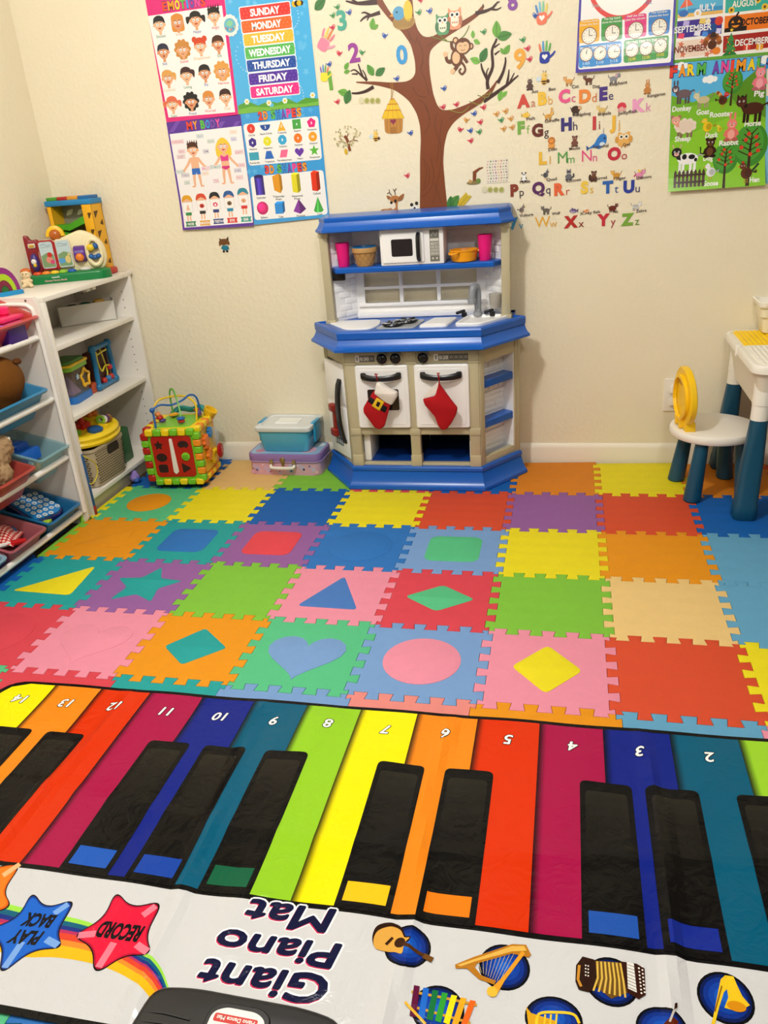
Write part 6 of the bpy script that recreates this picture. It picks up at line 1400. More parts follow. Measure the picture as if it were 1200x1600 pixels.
p.circ(x, y, .013, '#5A2E14', 5); p.circ(x+.002, y+.014, .007, '#6A3818', 6); p.poly([(x-.010, y+.020), (x+.012, y+.020), (x+.006, y+.034), (x-.004, y+.034)], '#3A2414', 7); x, y = A4(897, 298); p.circ(x, y, .012, '#E8822A', 6, .010)
x, y = A4(978, 268)
for k in range(4): p.poly([(x-.022+.004*k, y-.026+k*.013), (x+.022-.004*k, y-.026+k*.013), (x, y-.004+k*.013)], ('#2E7A3A', '#3E8E46')[k % 2], 3+k)
p.poly(star(x, y+.042, .006), '#F0D030', 8)
for k in range(8): p.circ(x+.012*math.sin(k*2.4), y-.02+k*.006, .002, ('#E8402A', '#F0D030')[k % 2], 8, n=6)
for a, b, c in ((1150, 275, '#E8A030'), (1075, 275, '#D8402A')): x, y = A4(a, b); p.rect(x-.010, x+.010, y-.008, y+.008, c, 3); p.rect(x-.002, x+.002, y-.008, y+.008, '#F4E8D0', 4)
poster(p, O, 'months_poster', 'green bordered months poster with JULY to DECEMBER pictures, top right corner')
# ---------------- critters (generic little animal drawings)
def critter(p, x, y, s, body, head=None, pose='stand', ears='point', legs=None, tail=None, belly=None, extra=None, ly=3, flip=1):
    head = head or body; legs = legs or sh(body, .8); f = flip
    E = lambda cx, cy, rx, ry, c, l: p.circ(x+f*cx*s, y+cy*s, rx*s, c, ly+l, ry*s, 14)
    L = lambda pts, w_, c, l: p.line([(x+f*a*s, y+b*s) for a, b in pts], w_*s, c, ly+l)
    G = lambda pts, c, l: p.poly([(x+f*a*s, y+b*s) for a, b in pts], c, ly+l)
    if pose == 'stand':
        for a in (-.55, -.25, .3, .55): L([(a, -.2), (a, -.95)], .2, legs, 0)
        E(0, 0, .78, .42, body, 1); hx, hy, hr = .85, .5, .38
        if tail: L([(-.7, .15), (-1.0, .3), (-1.1, .1 if tail == 'down' else .75)], .13, sh(body, .7), 0)
        G([(.5, -.1), (.8, .0), (1.0, .4), (.6, .5)], head, 1)
    elif pose == 'sit':
        E(0, -.35, .55, .62, body, 1); E(-.35, -.85, .3, .16, legs, 2); E(.35, -.85, .3, .16, legs, 2); hx, hy, hr = .0, .5, .45
        if belly: E(0, -.4, .32, .42, belly, 2)
        if tail: L([(-.4, -.6), (-.95, -.5), (-1.0, .15)], .28 if tail == 'bushy' else .12, sh(body, .75), 0)
        for a in (-1, 1): L([(a*.45, -.05), (a*.6, -.5)], .2, body, 2)
    elif pose == 'bird':
        for a in (-.12, .15): L([(a, -.5), (a, -1.0)], .07, '#C8862A', 0)
        E(0, -.05, .55, .55, body, 1); E(-.15, -.05, .32, .38, sh(body, .8), 2); G([(-.5, 0), (-1.0, .25), (-.95, -.1)], sh(body, .7), 0); hx, hy, hr = .38, .62, .32; G([(.62, .7), (.95, .55), (.6, .5)], '#E8A02A', 1); ears = 'none'
        if belly: E(.2, -.2, .28, .3, belly, 3)
    elif pose == 'fish':
        E(0, 0, .8, .5, body, 1); G([(-.65, 0), (-1.15, .45), (-1.1, -.4)], sh(body, .85), 0); G([(-.1, .4), (.3, .75), (.35, .35)], sh(body, .85), 0); E(.45, .12, .1, .1, '#FFFFFF', 2); E(.47, .12, .05, .05, '#101010', 3)
        if belly: E(.05, -.25, .55, .2, belly, 2)
        return
    E(hx, hy, hr, hr*.92, head, 3)
    if ears == 'point':
        for a in (-1, 1): G([(hx+a*hr*.9, hy+hr*.3), (hx+a*hr*.25, hy+hr*.75), (hx+a*hr*.85, hy+hr*1.45)], sh(head, .8), 2)
    elif ears == 'round':
        for a in (-1, 1): E(hx+a*hr*.8, hy+hr*.75, hr*.4, hr*.4, sh(head, .75), 2)
    elif ears == 'long':
        for a in (-1, 1): E(hx+a*hr*.45, hy+hr*1.5, hr*.22, hr*.75, head, 2)
    elif ears == 'horn':
        for a in (-1, 1): L([(hx+a*hr*.5, hy+hr*.7), (hx+a*hr*.9, hy+hr*1.5)], .1, '#C8B48A', 2)
    for a in (-.4, .4): E(hx+a*hr, hy+.1*hr, hr*.16, hr*.18, '#FFFFFF', 4); E(hx+a*hr, hy+.1*hr, hr*.1, hr*.12, '#141010', 5)
    if pose != 'bird': E(hx, hy-.35*hr, hr*.5, hr*.34, belly or sh(head, 1.2), 4); E(hx, hy-.25*hr, hr*.14, hr*.1, '#2A1A14', 5)
    if extra: extra(E, L, G)
# ---------------- farm animals
p = Print(); O = [A4(640, 372), A4(1192, 326), A4(1178, 1084), A4(612, 1122)]
p.poly(O, '#58B4E4', 0)
p.poly([A4(634, 560), A4(760, 600), A4(880, 540), A4(960, 580), A4(1060, 470), A4(1188, 405), A4(1178, 1084), A4(612, 1122)], '#6FAE2A', 1)
p.poly([A4(980, 570), A4(1060, 470), A4(1130, 410), A4(1188, 405), A4(1185, 690), A4(1050, 640)], '#5A9020', 2)
p.poly([A4(632, 640), A4(760, 620), A4(900, 590), A4(1050, 620), A4(1185, 690), A4(1178, 1084), A4(612, 1122)], '#7EBE2C', 3)
p.poly([A4(625, 830), A4(800, 760), A4(960, 690), A4(1100, 680), A4(1185, 720), A4(1178, 1084), A4(612, 1122)], '#8CCB30', 4)
for a, b in ((690, 388), (860, 465), (1180, 350)):
    x, y = A4(a, b)
    for dx, r in ((-.014, .009), (0, .012), (.014, .008)): p.circ(x+dx, y, r, '#F4F6F4', 5)
x, y = A4(925, 392); ctext(p, 'FARM ANIMALS', x, y, .030, 6, w=.310)
for a, b, rx, ry in ((992, 478, .030, .036), (1096, 850, .052, .064), (950, 925, .039, .048)):
    x, y = A4(a, b); p.circ(x, y, rx, '#3E8A2A', 5, ry, 28); p.circ(x-rx*.1, y+ry*.1, rx*.85, '#4E9C34', 6, ry*.85, 28); p.line([(x, y-ry*1.9), (x, y-ry*.2), (x+rx*.05, y+ry*.6)], [rx*.22, rx*.14, rx*.05], '#3A2414', 7)
    for k in range(5):
        for s in (-1, 1): q = y-ry*.5+k*ry*.25; p.line([(x, q), (x+s*rx*(.7-.09*k), q+ry*.28)], rx*.06, '#3A2414', 7)
    for k in range(7): an = 2.4*k; p.circ(x+rx*.62*math.cos(an)*(.6+.06*k), y+ry*.6*math.sin(an)*(.6+.05*k), rx*.12, '#D8402A', 8, n=10)
def far(word, a, b, s, wa, wb, *args, **kw):
    x, y = A4(a, b); critter(p, x, y, s, *args, ly=9, **kw); x, y = A4(wa, wb); p.text(word, x, y, .0155, '#F6F4EC', 9, .03, 'c', 0, .0098*len(word))
far('Donkey', 705, 550, .030, 695, 635, '#6E5A5E', '#5E4A50', tail='down', ears='long', belly='#E8DCD4', flip=-1)
far('Goat', 820, 585, .025, 818, 655, '#CBBE92', '#D8CC9E', ears='horn', tail='up', belly='#E8DEC0', flip=-1)
far('Rooster', 935, 585, .024, 926, 667, '#5A3018', '#C82A2A', 'bird', extra=lambda E, L, G: [E(-.5+.25*math.cos(k), .3+.6*math.sin(k*.5), .22, .22, ('#8A4A1E', '#D8A24A')[k % 2], -1) for k in range(7)])
far('Pig', 1152, 460, .033, 1148, 546, '#E87A86', '#F08A94', 'sit', belly='#F4A4AC')
far('Horse', 1110, 635, .042, 1110, 722, '#4A2414', '#4A2414', tail='down', legs='#2E140C', flip=-1, extra=lambda E, L, G: [L([(.5, .1), (.65, .7), (.9, .9)], .2, '#1E0E08', 2)])
far('Sheep', 715, 738, .036, 700, 812, '#E8D2BE', '#E8A08A', tail=None, ears='round', legs='#8A6A5A', flip=-1, extra=lambda E, L, G: [E(.72*math.cos(k*.7), .42*math.sin(k*.7), .26, .24, '#EAD8C6', 0) for k in range(9)])
far('Duck', 845, 740, .026, 870, 790, '#EEC81E', '#EEC81E', 'bird', flip=-1)
x, y = A4(915, 755); critter(p, x, y, .013, '#F0D02A', None, 'bird', ly=9, flip=-1)
far('Rabbit', 985, 760, .034, 970, 835, '#E8746A', '#EE8278', 'sit', 'long', belly='#F4A89A')
far('Dog', 860, 865, .030, 848, 925, '#3A1E10', '#44240F', 'sit', 'round', tail='thin', belly='#6A4426')
far('Cow', 728, 930, .042, 716, 1008, '#F4F2EE', '#2A2624', tail='down', ears='horn', belly='#E8B4A8', legs='#F0EEEA', flip=-1, extra=lambda E, L, G: [E(-.3, .12, .25, .18, '#1C1A18', 2), E(.25, .15, .18, .2, '#1C1A18', 2), E(-.6, -.1, .12, .14, '#1C1A18', 2)])
far('Goose', 862, 1005, .026, 858, 1072, '#E4E6E8', '#EEF0F0', 'bird', extra=lambda E, L, G: [L([(.3, .2), (.36, 1.0)], .2, '#EEF0F0', 2)], flip=-1)
far('Hen', 1070, 1010, .032, 1116, 1050, '#5A2A12', '#6A3216', 'bird', extra=lambda E, L, G: [E(.4, .98, .14, .1, '#C8281E', 4), L([(-.5, .1), (-1.1, .8)], .2, '#2A3A2A', -1)], flip=-1)
x0, y0 = A4(642, 1100)
for k in range(8): xx = x0+k*.0126; p.poly([(xx, y0), (xx+.0085, y0), (xx+.0085, y0+.046), (xx+.0042, y0+.054), (xx, y0+.046)], '#4A2A14', 10)
for z in (.012, .034): p.rect(x0, x0+.098, y0+z, y0+z+.006, '#3A1E0E', 10)
poster(p, O, 'farm_animals_poster', 'green FARM ANIMALS poster on the right below the months poster', (min(q[1] for q in O), .016))
p = Print(); O = [W0(1197, 150), W0(1290, 142), W0(1284, 280), W0(1194, 287)]; p.poly(O, '#7CC2E0', 0); p.poly([W0(1204, 158), W0(1284, 152), W0(1278, 272), W0(1202, 278)], '#F2F0EC', 1)
poster(p, O, 'blue_poster', 'light blue poster edge at the right picture border beside the farm poster')
# ================================================================ stickers
def sticker(pr, name, label, cat, group=None, parts=None):
    """single-piece sticker: mesh; with parts: an Empty with one mesh per part"""
    allp = pr.P if pr else [q for _, _, s in parts for q in s.P]
    xs = [a[0] for pts, _, _ in allp for a in pts]; zs = [a[1] for pts, _, _ in allp for a in pts]; og = ((min(xs)+max(xs))/2, min(zs))
    if pr: o = wall_mesh(pr, name, STICK, None, og, -.0018); o.location = (og[0], 0, og[1]); return tag(o, label, cat, group)
    r = thing(name, label, cat, (og[0], 0, og[1]), 0, group)
    for n_, lb, s in parts:
        o = wall_mesh(s, n_, STICK, r, og, -.0008 if name == 'tree_sticker' else -.0018)
        if lb: o['label'] = lb
    return r
BR, BD = '#7E3F18', '#3E1E14'
# tree
tr = Print()
outl = [(556, 1040), (557, 900), (557, 780), (561, 690), (557, 620), (541, 560), (505, 500), (470, 470), (430, 443), (340, 420), (243, 409), (240, 403), (330, 402), (420, 408), (490, 403), (520, 387), (535, 360), (532, 300), (512, 220), (470, 160), (400, 90), (330, 0), (290, -70), (335, -90), (375, 5), (410, 62), (440, 98), (475, 112), (505, 100), (512, 70), (498, 10), (488, -80), (512, -80), (520, 0), (526, 90), (546, 150), (572, 182), (610, 184), (680, 147), (760, 107), (830, 65), (866, 25), (872, 34), (864, 62), (800, 112), (720, 162), (640, 216), (606, 250), (601, 300), (606, 370), (621, 460), (641, 520), (665, 545), (720, 541), (800, 510), (870, 470), (908, 432), (936, 394), (940, 402), (902, 480), (840, 522), (762, 571), (722, 605), (692, 650), (676, 720), (671, 800), (681, 920), (694, 1040)]
pts = []
for i, q in enumerate(outl): pts.append(A2(*q))
tr.poly(roundpoly(pts, .012, 2), BR, 1)
gr = Print()
for Pp in ([(575, 300), (560, 340), (585, 400), (600, 470)], [(548, 200), (570, 260), (565, 330)], [(580, 520), (600, 570), (600, 620), (575, 660)], [(545, 490), (585, 520), (605, 590)], [(640, 560), (630, 620), (650, 700), (640, 800)], [(665, 590), (655, 680), (662, 760), (655, 850)], [(570, 780), (600, 830), (600, 900), (570, 940)], [(575, 800), (590, 850), (575, 920)], [(570, 970), (610, 930), (625, 860), (610, 780)], [(655, 850), (640, 920), (660, 1000)], [(520, 430), (545, 470), (590, 480)], [(500, 170), (530, 210), (545, 180)], [(590, 230), (610, 215), (660, 190)], [(470, 130), (500, 160), (510, 200)], [(700, 590), (760, 555), (840, 510)], [(620, 1000), (635, 960), (630, 900)]):
    gr.line(smoothpath([A2(*q)+(0,) for q in Pp], 4), .0016, '#5A2A10', 2)
nb = Print()
TWG = []
def twig(Pp, w_): nb.line(smoothpath([A2(*q)+(0,) for q in Pp], 4), w_, BD, 2)
n_ = lambda k, a, b: [a+(b-a)*i/(k-1) for i in range(k)]
def tw(Pp, a, b):
    if b >= .004 and a >= .012: TWG.append(Print())
    nb = TWG[-1]; S_ = smoothpath([A2(*q)+(0,) for q in Pp], 4); nb.line(S_, n_(len(S_), a, b), BD, 2)
tw([(345, 8), (290, 15), (240, 16), (190, 5)], .018, .004); tw([(250, 16), (215, -5)], .008, .004); tw([(360, 62), (320, 75), (285, 85), (262, 106)], .012, .004); tw([(315, 76), (285, 62), (268, 65)], .008, .003); tw([(305, 82), (295, 102)], .006, .003)
TWG.append(Print()); tw([(296, 398), (265, 370), (235, 345), (214, 352)], .008, .003); tw([(275, 380), (262, 345), (252, 315)], .008, .004); tw([(296, 398), (285, 365), (272, 345)], .006, .003); tw([(250, 365), (220, 365)], .006, .003); tw([(328, 428), (290, 450), (250, 460), (220, 460)], .012, .005)
tw([(893, 440), (890, 395), (915, 330), (912, 250), (930, 205), (935, 190)], .012, .006); tw([(890, 395), (865, 345), (858, 312)], .010, .004); tw([(890, 400), (885, 360), (895, 335)], .006, .003); tw([(925, 270), (950, 250)], .007, .003); tw([(922, 235), (950, 215)], .006, .003)
tw([(940, 410), (965, 360), (978, 310), (978, 282)], .012, .004); tw([(870, 500), (930, 460), (985, 420), (1015, 395), (1042, 372)], .014, .004); tw([(985, 420), (992, 380), (996, 342)], .010, .003); tw([(1000, 405), (1012, 380), (1022, 360)], .006, .003)
tw([(866, 30), (872, 28)], .012, .008); tw([(830, 66), (880, 55), (920, 35), (940, 8)], .012, .004); tw([(905, 44), (935, 48), (958, 36)], .007, .003); tw([(915, 38), (930, 20), (950, 8)], .006, .003)
vn = Print()
for Pp in ([(610, 180), (660, 195), (700, 205), (740, 200), (770, 180), (790, 150), (800, 125)], [(640, 160), (665, 185), (690, 200)]): vn.line(smoothpath([A2(*q)+(0,) for q in Pp], 4), .0028, '#6E7A2A', 3)
for Pp in ([(700, 542), (760, 556), (800, 525)], [(800, 500), (850, 515), (880, 480)], [(840, 470), (890, 480), (905, 450)], [(865, 470), (910, 460)]): vn.line(smoothpath([A2(*q)+(0,) for q in Pp], 4), .0024, '#8A8A3A', 3)
sticker(None, 'tree_sticker', 'big brown tree sticker with curved branches rising above the play kitchen', 'wall sticker', None, [('trunk', None, tr), ('wood_grain', 'thin darker grain lines', gr), *[('twig', 'dark brown twig', q) for q in TWG], ('vines', 'olive green vines', vn)])
# leaves
def leaf(pr, x, y, L, ang, c):
    ca, sa = math.cos(ang), math.sin(ang); P_ = []
    for t, w_ in ((0, 0), (.2, .22), (.45, .30), (.75, .2), (1, 0), (.75, -.2), (.45, -.30), (.2, -.22)): P_.append((x+L*(t*ca-w_*sa), y+L*(t*sa+w_*ca)))
    pr.poly(smoothpath(P_, 3, True), c, 1); pr.line([(x, y), (x+L*.9*ca, y+L*.9*sa)], L*.04, sh(c, .7), 2)
for lab_, items in (('single dark green leaf sticker left of the teal number 3', [(38, 48, 62, 35, '#3E7A3A')]), ('pair of small green leaf stickers below the top left twig', [(318, 145, 42, 75, '#6CAA3E'), (322, 143, 30, 25, '#6CAA3E')]), ('small green leaf pair above the purple twig beside number 2', [(185, 342, 32, 50, '#6CAA3E'), (182, 358, 28, 10, '#6CAA3E')]), ('green leaf pair on the left branch above the birdhouse', [(328, 372, 50, 120, '#5A9A3A'), (338, 372, 50, 30, '#3E7A3A')]), ('green leaf pair below the left branch tip', [(205, 462, 50, 165, '#6CAA3E'), (190, 512, 58, 65, '#3E7A3A')]), ('large green leaf pair at the top of the right twigs', [(935, 185, 60, 90, '#6CAA3E'), (938, 186, 60, 8, '#4E8A3A')]), ('small light green leaf pair right of the monkey', [(818, 188, 28, 90, '#7AB848'), (822, 198, 30, -30, '#7AB848')]), ('green leaf pair on the right twig below the monkey', [(856, 306, 56, 62, '#3E7A3A'), (852, 308, 44, 155, '#7AB848')]), ('small green leaf pair beside the tallest right twig', [(972, 268, 40, 55, '#6CAA3E'), (970, 266, 26, 120, '#6CAA3E')]), ('small green leaf pair below the right branch end', [(948, 498, 40, 75, '#7AB848'), (960, 478, 30, 40, '#7AB848')])):
    pr = Print()
    for a, b, L, an, c in items: x, y = A2(a, b); leaf(pr, x, y, L*K2, R(an), c)
    sticker(pr, 'leaf_sticker', lab_, 'wall sticker', 'leaf stickers around the tree')
# birds
def bird(pr, x, y, s, c, f=1):
    pr.poly(smoothpath([(x-f*s*.6, y+s*.05), (x-f*s*.1, y+s*.45), (x+f*s*.25, y+s*.75), (x+f*s*.62, y+s*.6), (x+f*s*.6, y+s*.0), (x+f*s*.2, y-s*.5), (x-f*s*.3, y-s*.4)], 3, True), c, 1)
    pr.poly([(x-f*s*.45, y+s*.1), (x-f*s*1.0, y+s*.45), (x-f*s*.95, y+s*.1), (x-f*s*.5, y-s*.2)], c, 1); pr.poly([(x+f*s*.58, y+s*.52), (x+f*s*.92, y+s*.38), (x+f*s*.6, y+s*.28)], '#E8A02A', 1)
    pr.poly(smoothpath([(x-f*s*.35, y+s*.1), (x+f*s*.15, y+s*.12), (x-f*s*.05, y-s*.32)], 3, True), sh(c, .75), 2); pr.circ(x+f*s*.35, y+s*.42, s*.15, '#FFFFFF', 2, n=8); pr.circ(x+f*s*.37, y+s*.42, s*.08, '#141014', 3, n=6)
    for d in (-.05, .2): pr.line([(x+d*s, y-s*.42), (x+d*s, y-s*.78)], s*.07, '#8A5A2A', 1)
RD, BU, GN, OR = '#D83A52', '#3A62B4', '#4E9A5A', '#DFA04E'
BIRDS = [(208, 62, BU, 1, 'blue bird sticker right of the teal number 3'), (150, 36, GN, 1, 'green bird sticker above the teal number 3'), (128, 77, GN, 1, 'green bird sticker just left of the teal number 3'), (126, 136, RD, 1, 'red bird sticker above the pink hand print'), (158, 264, RD, -1, 'red bird sticker right below the pink hand print'), (270, 260, GN, -1, 'green bird sticker right of the purple number 2'), (382, 177, BU, -1, 'blue bird sticker above the blue number 0'), (110, 318, BU, 1, 'blue bird sticker above the yellow hand print'), (443, 389, BU, 1, 'blue bird sticker sitting on the left branch'), (150, 503, RD, 1, 'red bird sticker below the left branch tip'), (511, 657, BU, 1, 'blue bird sticker left of the trunk beside the birdhouse'), (495, 867, RD, 1, 'red bird sticker left of the trunk above the deer'), (552, 62, GN, 1, 'green bird sticker right of the nest'), (605, 55, BU, 1, 'blue bird sticker above the green owl'), (872, 158, GN, 1, 'green bird sticker above the right twigs'), (676, 437, BU, 1, 'blue bird sticker right of the trunk below the monkey'), (671, 529, RD, 1, 'red bird sticker in the fork beside the trunk'), (738, 516, RD, 1, 'red bird sticker standing on the right branch'), (871, 530, RD, 1, 'red bird sticker under the right branch end'), (825, 561, BU, 1, 'blue bird sticker under the right branch'), (785, 593, OR, -1, 'orange bird sticker hanging under the right branch'), (855, 603, RD, 1, 'red bird sticker above the green one under the branch'), (755, 640, RD, -1, 'red bird sticker nearest the trunk under the right branch'), (806, 645, BU, 1, 'blue bird sticker between a red and a green bird under the branch'), (850, 651, GN, 1, 'green bird sticker beside the blue one under the right branch'), (808, 695, RD, 1, 'red bird sticker lowest of the cluster under the branch'), (935, 563, OR, 1, 'orange bird sticker top left of the ring of birds beside letter F'), (980, 549, OR, 1, 'orange bird sticker top of the ring of birds beside letter F'), (1005, 586, OR, 1, 'orange bird sticker right in the ring of birds beside letter F'), (958, 593, GN, 1, 'green bird sticker in the middle of the ring of orange birds'), (970, 636, OR, 1, 'orange bird sticker bottom left of the ring beside letter F'), (1012, 629, OR, 1, 'orange bird sticker bottom right of the ring beside letter F'), (1088, 240, RD, 1, 'red bird sticker above right of the orange number 9'), (1098, 293, RD, 1, 'red bird sticker right of the orange number 9'), (1065, 197, GN, 1, 'green bird sticker above the orange number 9'), (1125, 78, BU, -1, 'blue bird sticker left of the orange hand print'), (560, 0, RD, 1, 'red bird sticker at the top picture edge above the nest')]
for a, b, c, f, lb in BIRDS:
    pr = Print(); x, y = A2(a, b); bird(pr, x, y, .0125, c, f); sticker(pr, 'bird_sticker', lb, 'wall sticker', 'little bird stickers around the tree')
# numbers
for t_, a, b, h, c, lb in (('3', 170, 98, .056, '#4AA890', 'teal number 3 sticker left of the tree'), ('2', 231, 258, .056, '#9A3A98', 'purple number 2 sticker left of the tree'), ('0', 467, 268, .054, '#3A9AD8', 'sky blue number 0 sticker beside the trunk'), ('1', 114, 396, .056, '#6AA83A', 'green number 1 sticker below the left branch'), ('9', 1050, 288, .056, '#EBA83A', 'orange number 9 sticker right of the tree'), ('8', 1013, 6, .046, '#8A4AA0', 'purple number 8 sticker at the top picture edge')):
    pr = Print(); x, y = A2(a, b); pr.text(t_, x, y, h, c, 1, .035, 'c', R(3))
    sticker(pr, 'number_sticker', lb, 'wall sticker', 'number stickers around the tree')
# hand prints
def hand(pr, x, y, s, palm, fing, rot):
    ca, sa = math.cos(rot), math.sin(rot)
    def q(a, b): return (x+s*(a*ca-b*sa), y+s*(a*sa+b*ca))
    pr.poly(smoothpath([q(a, b) for a, b in ((-.5, -.5), (-.55, .1), (-.4, .45), (.4, .45), (.55, .1), (.45, -.5), (0, -.65))], 3, True), palm, 1)
    for i, (a, b, l) in enumerate(((-.42, .5, .75), (-.14, .55, .95), (.14, .55, .95), (.42, .5, .75))): pr.line([q(a, b), q(a*1.25, b+l*.5), q(a*1.4, b+l)], [s*.2, s*.22, s*.14], fing[i], 2)
    pr.line([q(.5, -.1), q(.85, .15), q(1.1, .45)], [s*.24, s*.22, s*.15], fing[4], 2)
for a, b, s, rot, pc, fc, lb in ((82, 218, .034, -.6, '#EE86A0', ('#EE86A0', '#E8D060', '#E8884A', '#EE7A8A', '#F09AB0'), 'pink hand print sticker with coloured fingers left of the tree'), (85, 378, .024, -.1, '#F0DC3A', ('#8A6AB8', '#4A8AC8', '#6AA84A', '#E8784A', '#F0DC3A'), 'yellow hand print sticker with coloured fingers below the pink one'), (1158, 88, .030, .05, '#F07A5A', ('#4A8AC8', '#7AC0D8', '#8ACBA0', '#E8D060', '#F07A5A'), 'orange hand print sticker with a white heart at the upper right'), (1172, 280, .030, .0, '#2438A0', ('#E87A5A', '#5AA0D0', '#6AB85A', '#5AA84A', '#2438A0'), 'dark blue hand print sticker with a white heart right of number 9')):
    pr = Print(); x, y = A2(a, b); hand(pr, x, y, s, pc, fc, rot)
    if a > 1000: pr.poly(heart(x, y, s*.3) , '#F4F0E8', 3)
    sticker(pr, 'hand_print_sticker', lb, 'wall sticker', 'hand print stickers beside the tree')
# birdhouse
a1 = Print(); a1.line([A2(412, 405), A2(416, 450), A2(414, 490)], .0022, '#A8782A', 1); a1.line([A2(421, 405), A2(424, 450), A2(418, 490)], .0022, '#A8782A', 1)
a2 = Print()
for i, (y0, y1, w0, w1) in enumerate(((490, 520, 10, 26), (515, 552, 24, 40), (545, 585, 38, 56))):
    a2.poly([A2(421-w0, y0+1), A2(421+w0, y0-1), A2(425+w1, y1-2), A2(425-w1, y1+2)], ('#E8C22A', '#EEC830', '#E8BE22')[i], 1+i)
    for k in range(5): t = -1+k*.5; a2.line([A2(421+w0*t, y0), A2(425+w1*t, y1)], .001, '#B88A1A', 2+i)
    a2.line([A2(421-w0, y0), A2(421+w0, y0-2)], .003, '#C8741E', 3+i)
a3 = Print(); a3.poly(roundpoly([A2(380, 585), A2(472, 578), A2(470, 650), A2(450, 658), A2(400, 659), A2(384, 652)], .006, 2), '#C0863A', 1)
for k in range(5): a3.line([A2(394+k*16, 586), A2(396+k*16, 655)], .0012, '#8A5A22', 2)
x, y = A2(425, 600); a3.poly(heart(x, y, .010), '#8A2A4A', 3); x, y = A2(426, 640); a3.rect(x-.010, x+.010, y-.012, y+.008, '#A87030', 3)
sticker(None, 'birdhouse_sticker', 'yellow thatched birdhouse sticker hanging from the left branch', 'wall sticker', None, [('cord', None, a1), ('thatched_roof', 'yellow thatch', a2), ('house_body', 'brown wooden body with a heart hole', a3)])
# nest with birds
pr = Print(); x, y = A2(476, 88); pr.circ(x, y-.012, .038, '#B08A4A', 1, .022); pr.circ(x-.016, y+.014, .020, '#5AA0C8', 2); pr.circ(x+.016, y+.018, .015, '#E8C23A', 2, .030); pr.poly([(x-.036, y+.016), (x-.048, y+.008), (x-.034, y+.006)], '#E8A02A', 3); pr.circ(x-.022, y+.018, .003, '#101010', 4, n=8)
for k in range(12): pr.line([(x-.036+k*.006, y-.004), (x-.03+k*.005, y-.026)], .0016, '#8A6A30', 4)
sticker(pr, 'nest_sticker', 'nest sticker with a blue and a yellow bird in the tree fork', 'wall sticker')
# owls
for a, b, c, lb in ((668, 118, '#5E9A6A', 'green owl sticker sitting on the upper right branch'), (728, 90, '#EE9A72', 'salmon owl sticker beside the green owl on the branch')):
    pr = Print(); x, y = A2(a, b); pr.poly(smoothpath([(x-.020, y-.026), (x-.021, y+.012), (x-.020, y+.030), (x-.010, y+.022), (x+.010, y+.022), (x+.020, y+.030), (x+.021, y+.012), (x+.020, y-.026), (x, y-.032)], 3, True), c, 1)
    pr.circ(x, y-.008, .014, '#F0E4CC', 2, .016)
    for k in range(3): pr.circ(x-.007+k*.007, y-.012, .0028, sh(c, .85), 3, n=8)
    for s in (-1, 1): pr.circ(x+s*.008, y+.010, .0085, '#F6F2E8', 3); pr.circ(x+s*.008, y+.010, .0045, '#1A1412', 4, n=10); pr.circ(x+s*.019, y-.008, .006, sh(c, .8), 3, .014)
    pr.poly([(x-.003, y+.006), (x+.003, y+.006), (x, y)], '#E8A02A', 5); sticker(pr, 'owl_sticker', lb, 'wall sticker', 'owl stickers on the branch')
# monkey
m1, m2 = Print(), Print(); MK, ML = '#6A3A1E', '#E8BE92'
def ml(Pp, a, b, c=MK, ly=1, pr=None): S_ = smoothpath([A2(*q)+(0,) for q in Pp], 4); (pr or m1).line(S_, n_(len(S_), a, b), c, ly)
ml([(735, 255), (715, 235), (712, 205)], .011, .009); ml([(760, 265), (778, 290), (790, 310)], .011, .009); ml([(725, 290), (705, 305), (690, 298), (684, 272)], .014, .009); ml([(735, 310), (738, 330), (720, 350)], .014, .010); ml([(752, 300), (772, 320), (780, 345), (765, 366), (750, 352), (760, 338)], .007, .006)
x, y = A2(738, 285); m1.circ(x, y, .020, MK, 2, .027); m1.circ(x-.002, y, .013, ML, 3, .018)
for a, b in ((732, 200), (806, 228)): x, y = A2(a, b); m1.circ(x, y, .010, MK, 2); m1.circ(x, y, .006, ML, 3)
x, y = A2(768, 228); m1.circ(x, y, .027, MK, 3, .024); m1.circ(x-.008, y-.002, .013, ML, 4, .014); m1.circ(x+.008, y-.002, .013, ML, 4, .014); m1.circ(x, y-.010, .017, ML, 4, .010)
for s in (-1, 1): m1.line([(x+s*.008-.004, y), (x+s*.008, y+.003), (x+s*.008+.004, y)], .0014, '#2A140C', 5)
m1.line([(x-.007, y-.010), (x, y-.013), (x+.007, y-.010)], .0014, '#2A140C', 5)
for a, b in ((682, 268), (718, 352)): x, y = A2(a, b); m1.circ(x, y, .008, ML, 3)
sticker(m1, 'monkey_sticker', 'brown monkey sticker swinging under the upper right branch', 'wall sticker')
# deer, greenery at the foot of the tree
pr = Print(); FW = '#B8743A'
x, y = A2(432, 985); pr.poly(smoothpath([A2(*q) for q in ((368, 1045), (372, 1032), (410, 1028), (418, 1005), (408, 985), (418, 968), (440, 965), (455, 975), (446, 1000), (440, 1045))], 3, True), FW, 1)
pr.poly(smoothpath([A2(*q) for q in ((452, 972), (478, 955), (470, 985), (450, 992))], 3, True), sh(FW, .85), 1); pr.poly(smoothpath([A2(*q) for q in ((412, 972), (392, 965), (400, 985))], 3, True), sh(FW, .85), 1)
for q in ([(418, 965), (405, 950), (395, 955)], [(408, 952), (404, 935)], [(435, 962), (432, 942), (440, 930)], [(432, 945), (424, 932)]): pr.line([A2(*k) for k in q], .003, '#5A3418', 1)
pr.circ(*A2(436, 992), .005, '#1A100C', 3, .006); pr.circ(*A2(416, 1000), .005, '#1A100C', 3); pr.circ(*A2(424, 1015), .010, '#F0E0C8', 2, .012)
